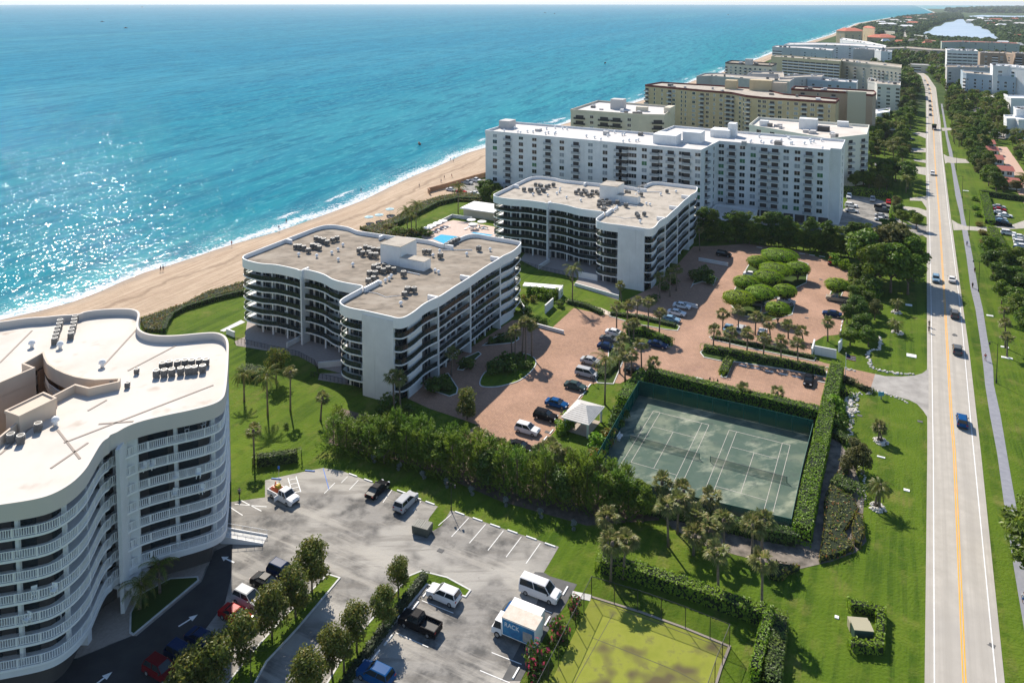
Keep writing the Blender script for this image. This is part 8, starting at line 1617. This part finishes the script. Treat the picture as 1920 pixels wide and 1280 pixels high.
def boat(p, L, label, wake=0, hd=0.0, m=M_wh2):
    q = G(*p, -.4); q.z += zc(q)+.05; e = empty('motor_boat', q, hd, label, 'boat', 'boats on the sea'); w = L*.3
    b = MB(); b.mesh([(-L/2, -w/2, .9), (L*.2, -w/2, 1.0), (L/2, 0, 1.3), (L*.2, w/2, 1.0), (-L/2, w/2, .9), (-L/2, -w*.35, -.3), (L*.15, -w*.35, -.3), (L*.4, 0, -.1), (L*.15, w*.35, -.3), (-L/2, w*.35, -.3)], [(0, 1, 2, 3, 4), (0, 5, 6, 1), (1, 6, 7, 2), (2, 7, 8, 3), (3, 8, 9, 4), (4, 9, 5, 0)]); b.build('hull', m, e)
    b = MB(); b.box((-.05*L, 0, .9), (L*.3, w*.6, L*.16), top=.85); b.build('cabin', M_plast, e)
    if wake: b = MB(); b.mesh([(-L*.4, -w*.5, -.0), (-wake, -w*1.2, 0), (-wake, w*1.2, 0), (-L*.4, w*.5, 0)], [(0, 1, 2, 3)]); o = b.build('wake', mat('wake_foam', (.7, .74, .76), .8)); o.location = q+Vector((0, 0, .03)); o.rotation_euler = (0, 0, hd); tag(o, kind='structure')
for p, L, wk, hd, lb in (((266, 13), 60, 1500, pi, 'boat far out trailing a long white wake'), ((165, 17), 30, 500, 0, 'small boat far out with a faint wake'), ((548, 18), 30, 300, pi, 'tiny boat near the horizon left of the middle'), ((192, 41), 16, 0, .4, 'dark boat alone on the left of the sea, upper'), ((236, 53), 14, 0, 1, 'dark boat alone on the left of the sea, lower'), ((1022, 24), 20, 0, 0, 'left one of the two boats near the top middle'), ((1040, 26), 20, 0, 1, 'right one of the two boats near the top middle'),
                         ((1135, 119), 5, 0, 1, 'small boat on the open sea above the cream block'), ((786, 271), 3.5, 0, 2, 'small dark craft beyond the surf'), ((1365, 28), 16, 90, pi, 'boat with a short wake off the far shore')): boat(p, L, lb, wk, hd, M_plast if wk == 0 else M_wh2)
# balcony furniture on the curved building
CH_ = MB(); CH_.box((0, 0, .4), (.5, .5, .06)); CH_.box((0, .25, .45), (.5, .06, .55)); [CH_.box((x, y, 0), (.06, .06, .4)) for x in (-.2, .2) for y in (-.2, .2)]; [CH_.box((x, 0, .65), (.05, .45, .04)) for x in (-.25, .25)]; CHm = CH_.data('chair'); CHm.materials.append(M_wh2)
for i, (x, y, f, lb) in enumerate(((246, 838, 6, 'white chair on the top balcony, left'), (348, 812, 6, 'white chair on the top balcony, middle'), (378, 804, 6, 'white chair on the top balcony, right'), (266, 886, 5, 'white chair on the second balcony down, left'), (282, 882, 5, 'white chair on the second balcony down, right'), (327, 905, 4, 'white chair on the third balcony down'), (370, 898, 4, 'white chair at the end of the third balcony'), (325, 936, 3, 'white chair on the fourth balcony down, left'), (376, 928, 3, 'white chair on the fourth balcony down, right'), (242, 966, 2, 'white chair on the fifth balcony down'),
    (30, 978, 5, 'white chair on the left wing, second balcony'), (46, 976, 6, 'white chair on the left wing top balcony'), (25, 1054, 4, 'white chair on the left wing third balcony, far left'), (40, 1051, 4, 'white chair on the left wing third balcony, left'), (82, 1046, 4, 'white chair on the left wing third balcony, middle'), (104, 1040, 4, 'white chair on the left wing third balcony, right'), (58, 1126, 3, 'white chair on the left wing fourth balcony, left'), (95, 1120, 3, 'white chair on the left wing fourth balcony, right'), (105, 1165, 1, 'white reclining chair on the left wing low balcony'), (45, 1175, 2, 'white chair on the left wing fifth balcony'))):
    p = G(x, y, 20.2-2.6*(6-f)+.35); o = link('balcony_chair', CHm); o.location = (p.x-.2, p.y+.9, 20.2-2.6*(6-f)+.02); o.rotation_euler = (0, 0, R.uniform(-.6, .6)); o.scale = (1.25, 1.25, 1.25); tag(o, lb, 'chair', 'white balcony chairs')

# furniture on the balconies of the wavy blocks
TB = MB(); TB.tube([(0, 0, 0), (0, 0, .7)], .05, n=6); TB.tube([(0, 0, .7), (0, 0, .74)], .55, n=12); TBm = TB.data('table'); TBm.materials.append(M_wh2)
_rg = random.Random(3)
for _i in range(34):
    _k = _rg.randint(1, 5); _face = _rg.choice('rrrf'); _o = B1o if _rg.random() < .6 else B2o; _nm = 'nearer' if _o == B1o else 'farther'
    _u, _v = (-1.0+_rg.uniform(-.1, .2), _rg.uniform(14, 52)) if _face == 'r' else (_rg.uniform(-52, -20), 13.2)
    _m = TBm if _rg.random() < .4 else CHm; o = link('balcony_table' if _m is TBm else 'balcony_chair', _m); o.location = UV(_o[0]+_u, _o[1]+_v, 2.75*_k+.02); o.rotation_euler = (0, 0, _rg.uniform(0, 6))
    tag(o, 'white balcony %s, %s wavy block, floor %s' % ('table' if _m is TBm else 'chair', _nm, ['one', 'two', 'three', 'four', 'five'][_k-1]), 'table' if _m is TBm else 'chair', 'balcony furniture of the wavy blocks')
# road details
for _i, (_x, _y, _lb) in enumerate(((1790, 628, 'dark jagged crack patch in the right lane'), (1860, 1210, 'small dark repair patch on the right lane edge'))):
    p = G(_x, _y); b = MB(); _r = random.Random(_i)
    q = [(cos(t*.7)*(.5+_r.uniform(-.2, .2)), sin(t*.7)*(1.2 if _i == 0 else .5)*(.8+_r.uniform(-.3, .3)), 0) for t in range(9)]; b.face(q); o = b.build('road_patch', M_dkasph); o.location = (p.x, p.y, .036); o.rotation_euler = (0, 0, -.5); tag(o, kind='structure')
for _i, (_x, _y) in enumerate(((1285, 708), (1539, 524), (1512.5, 596), (1026, 810), (826, 1032), (1725, 790), (1612, 779))):
    p = G(_x, _y); b = MB(); b.box((0, 0, 0), (.9, .7, .05)); o = b.build('drain_cover', M_dkasph); o.location = (p.x, p.y, .01); o.rotation_euler = (0, 0, A0); tag(o, 'dark drain cover set in the ground', 'drain cover', 'drain covers')
# ---------------------------------------------------------------- look-alikes told apart by their place in the picture
def _px(o):
    q = o.location-CAMP; return 960+F*q.dot(_r2)/q.dot(_fw), CY-F*q.dot(_u2)/q.dot(_fw)
_g = {}
for o in S.objects:
    if o.parent is None and o.get('label') and not o.get('kind'): _g.setdefault(o['label'], []).append(o)
for lb, L in _g.items():
    if len(L) < 2: continue
    if len(L) <= 14: bands = [(L, '')]
    else:
        L = sorted(L, key=lambda o: _px(o)[1]); nb = max(2, min(6, round(len(L)/9))); nm = {2: ['far', 'near'], 3: ['far', 'middle', 'near'], 4: ['farthest', 'far', 'near', 'nearest'], 5: ['farthest', 'far', 'middle', 'near', 'nearest'], 6: ['farthest', 'far', 'upper middle', 'lower middle', 'near', 'nearest']}[nb]
        bands = [(L[i*len(L)//nb:(i+1)*len(L)//nb], nm[i]+' band, ') for i in range(nb)]
    for B, bn in bands:
        for i, o in enumerate(sorted(B, key=lambda o: _px(o)[0])): o['label'] = '%s, %s%s from the left' % (lb, bn, ORD[i])
for o in S.objects:
    if o.get('label') and len(o['label'].split()) > 16: o['label'] = o['label'].replace(' of the ', ' on ').replace(' from the left', ' from left')
# ---------------------------------------------------------------- the air
b = MB(); b.box((0, 0, -140), (90000, 90000, 140+CH+3.0)); hm = bpy.data.materials.new('haze'); hm.use_nodes = True; n_ = hm.node_tree.nodes; n_.clear()
o_ = n_.new('ShaderNodeOutputMaterial'); v_ = n_.new('ShaderNodeVolumePrincipled'); v_.inputs['Color'].default_value = (0.80, 0.90, 1.0, 1); v_.inputs['Density'].default_value = 0.000045; v_.inputs['Anisotropy'].default_value = 0.2
hm.node_tree.links.new(v_.outputs[0], o_.inputs['Volume']); o = b.build('haze', hm); tag(o, kind='stuff', label='thin pale haze over the sea and the far shore', cat='haze')
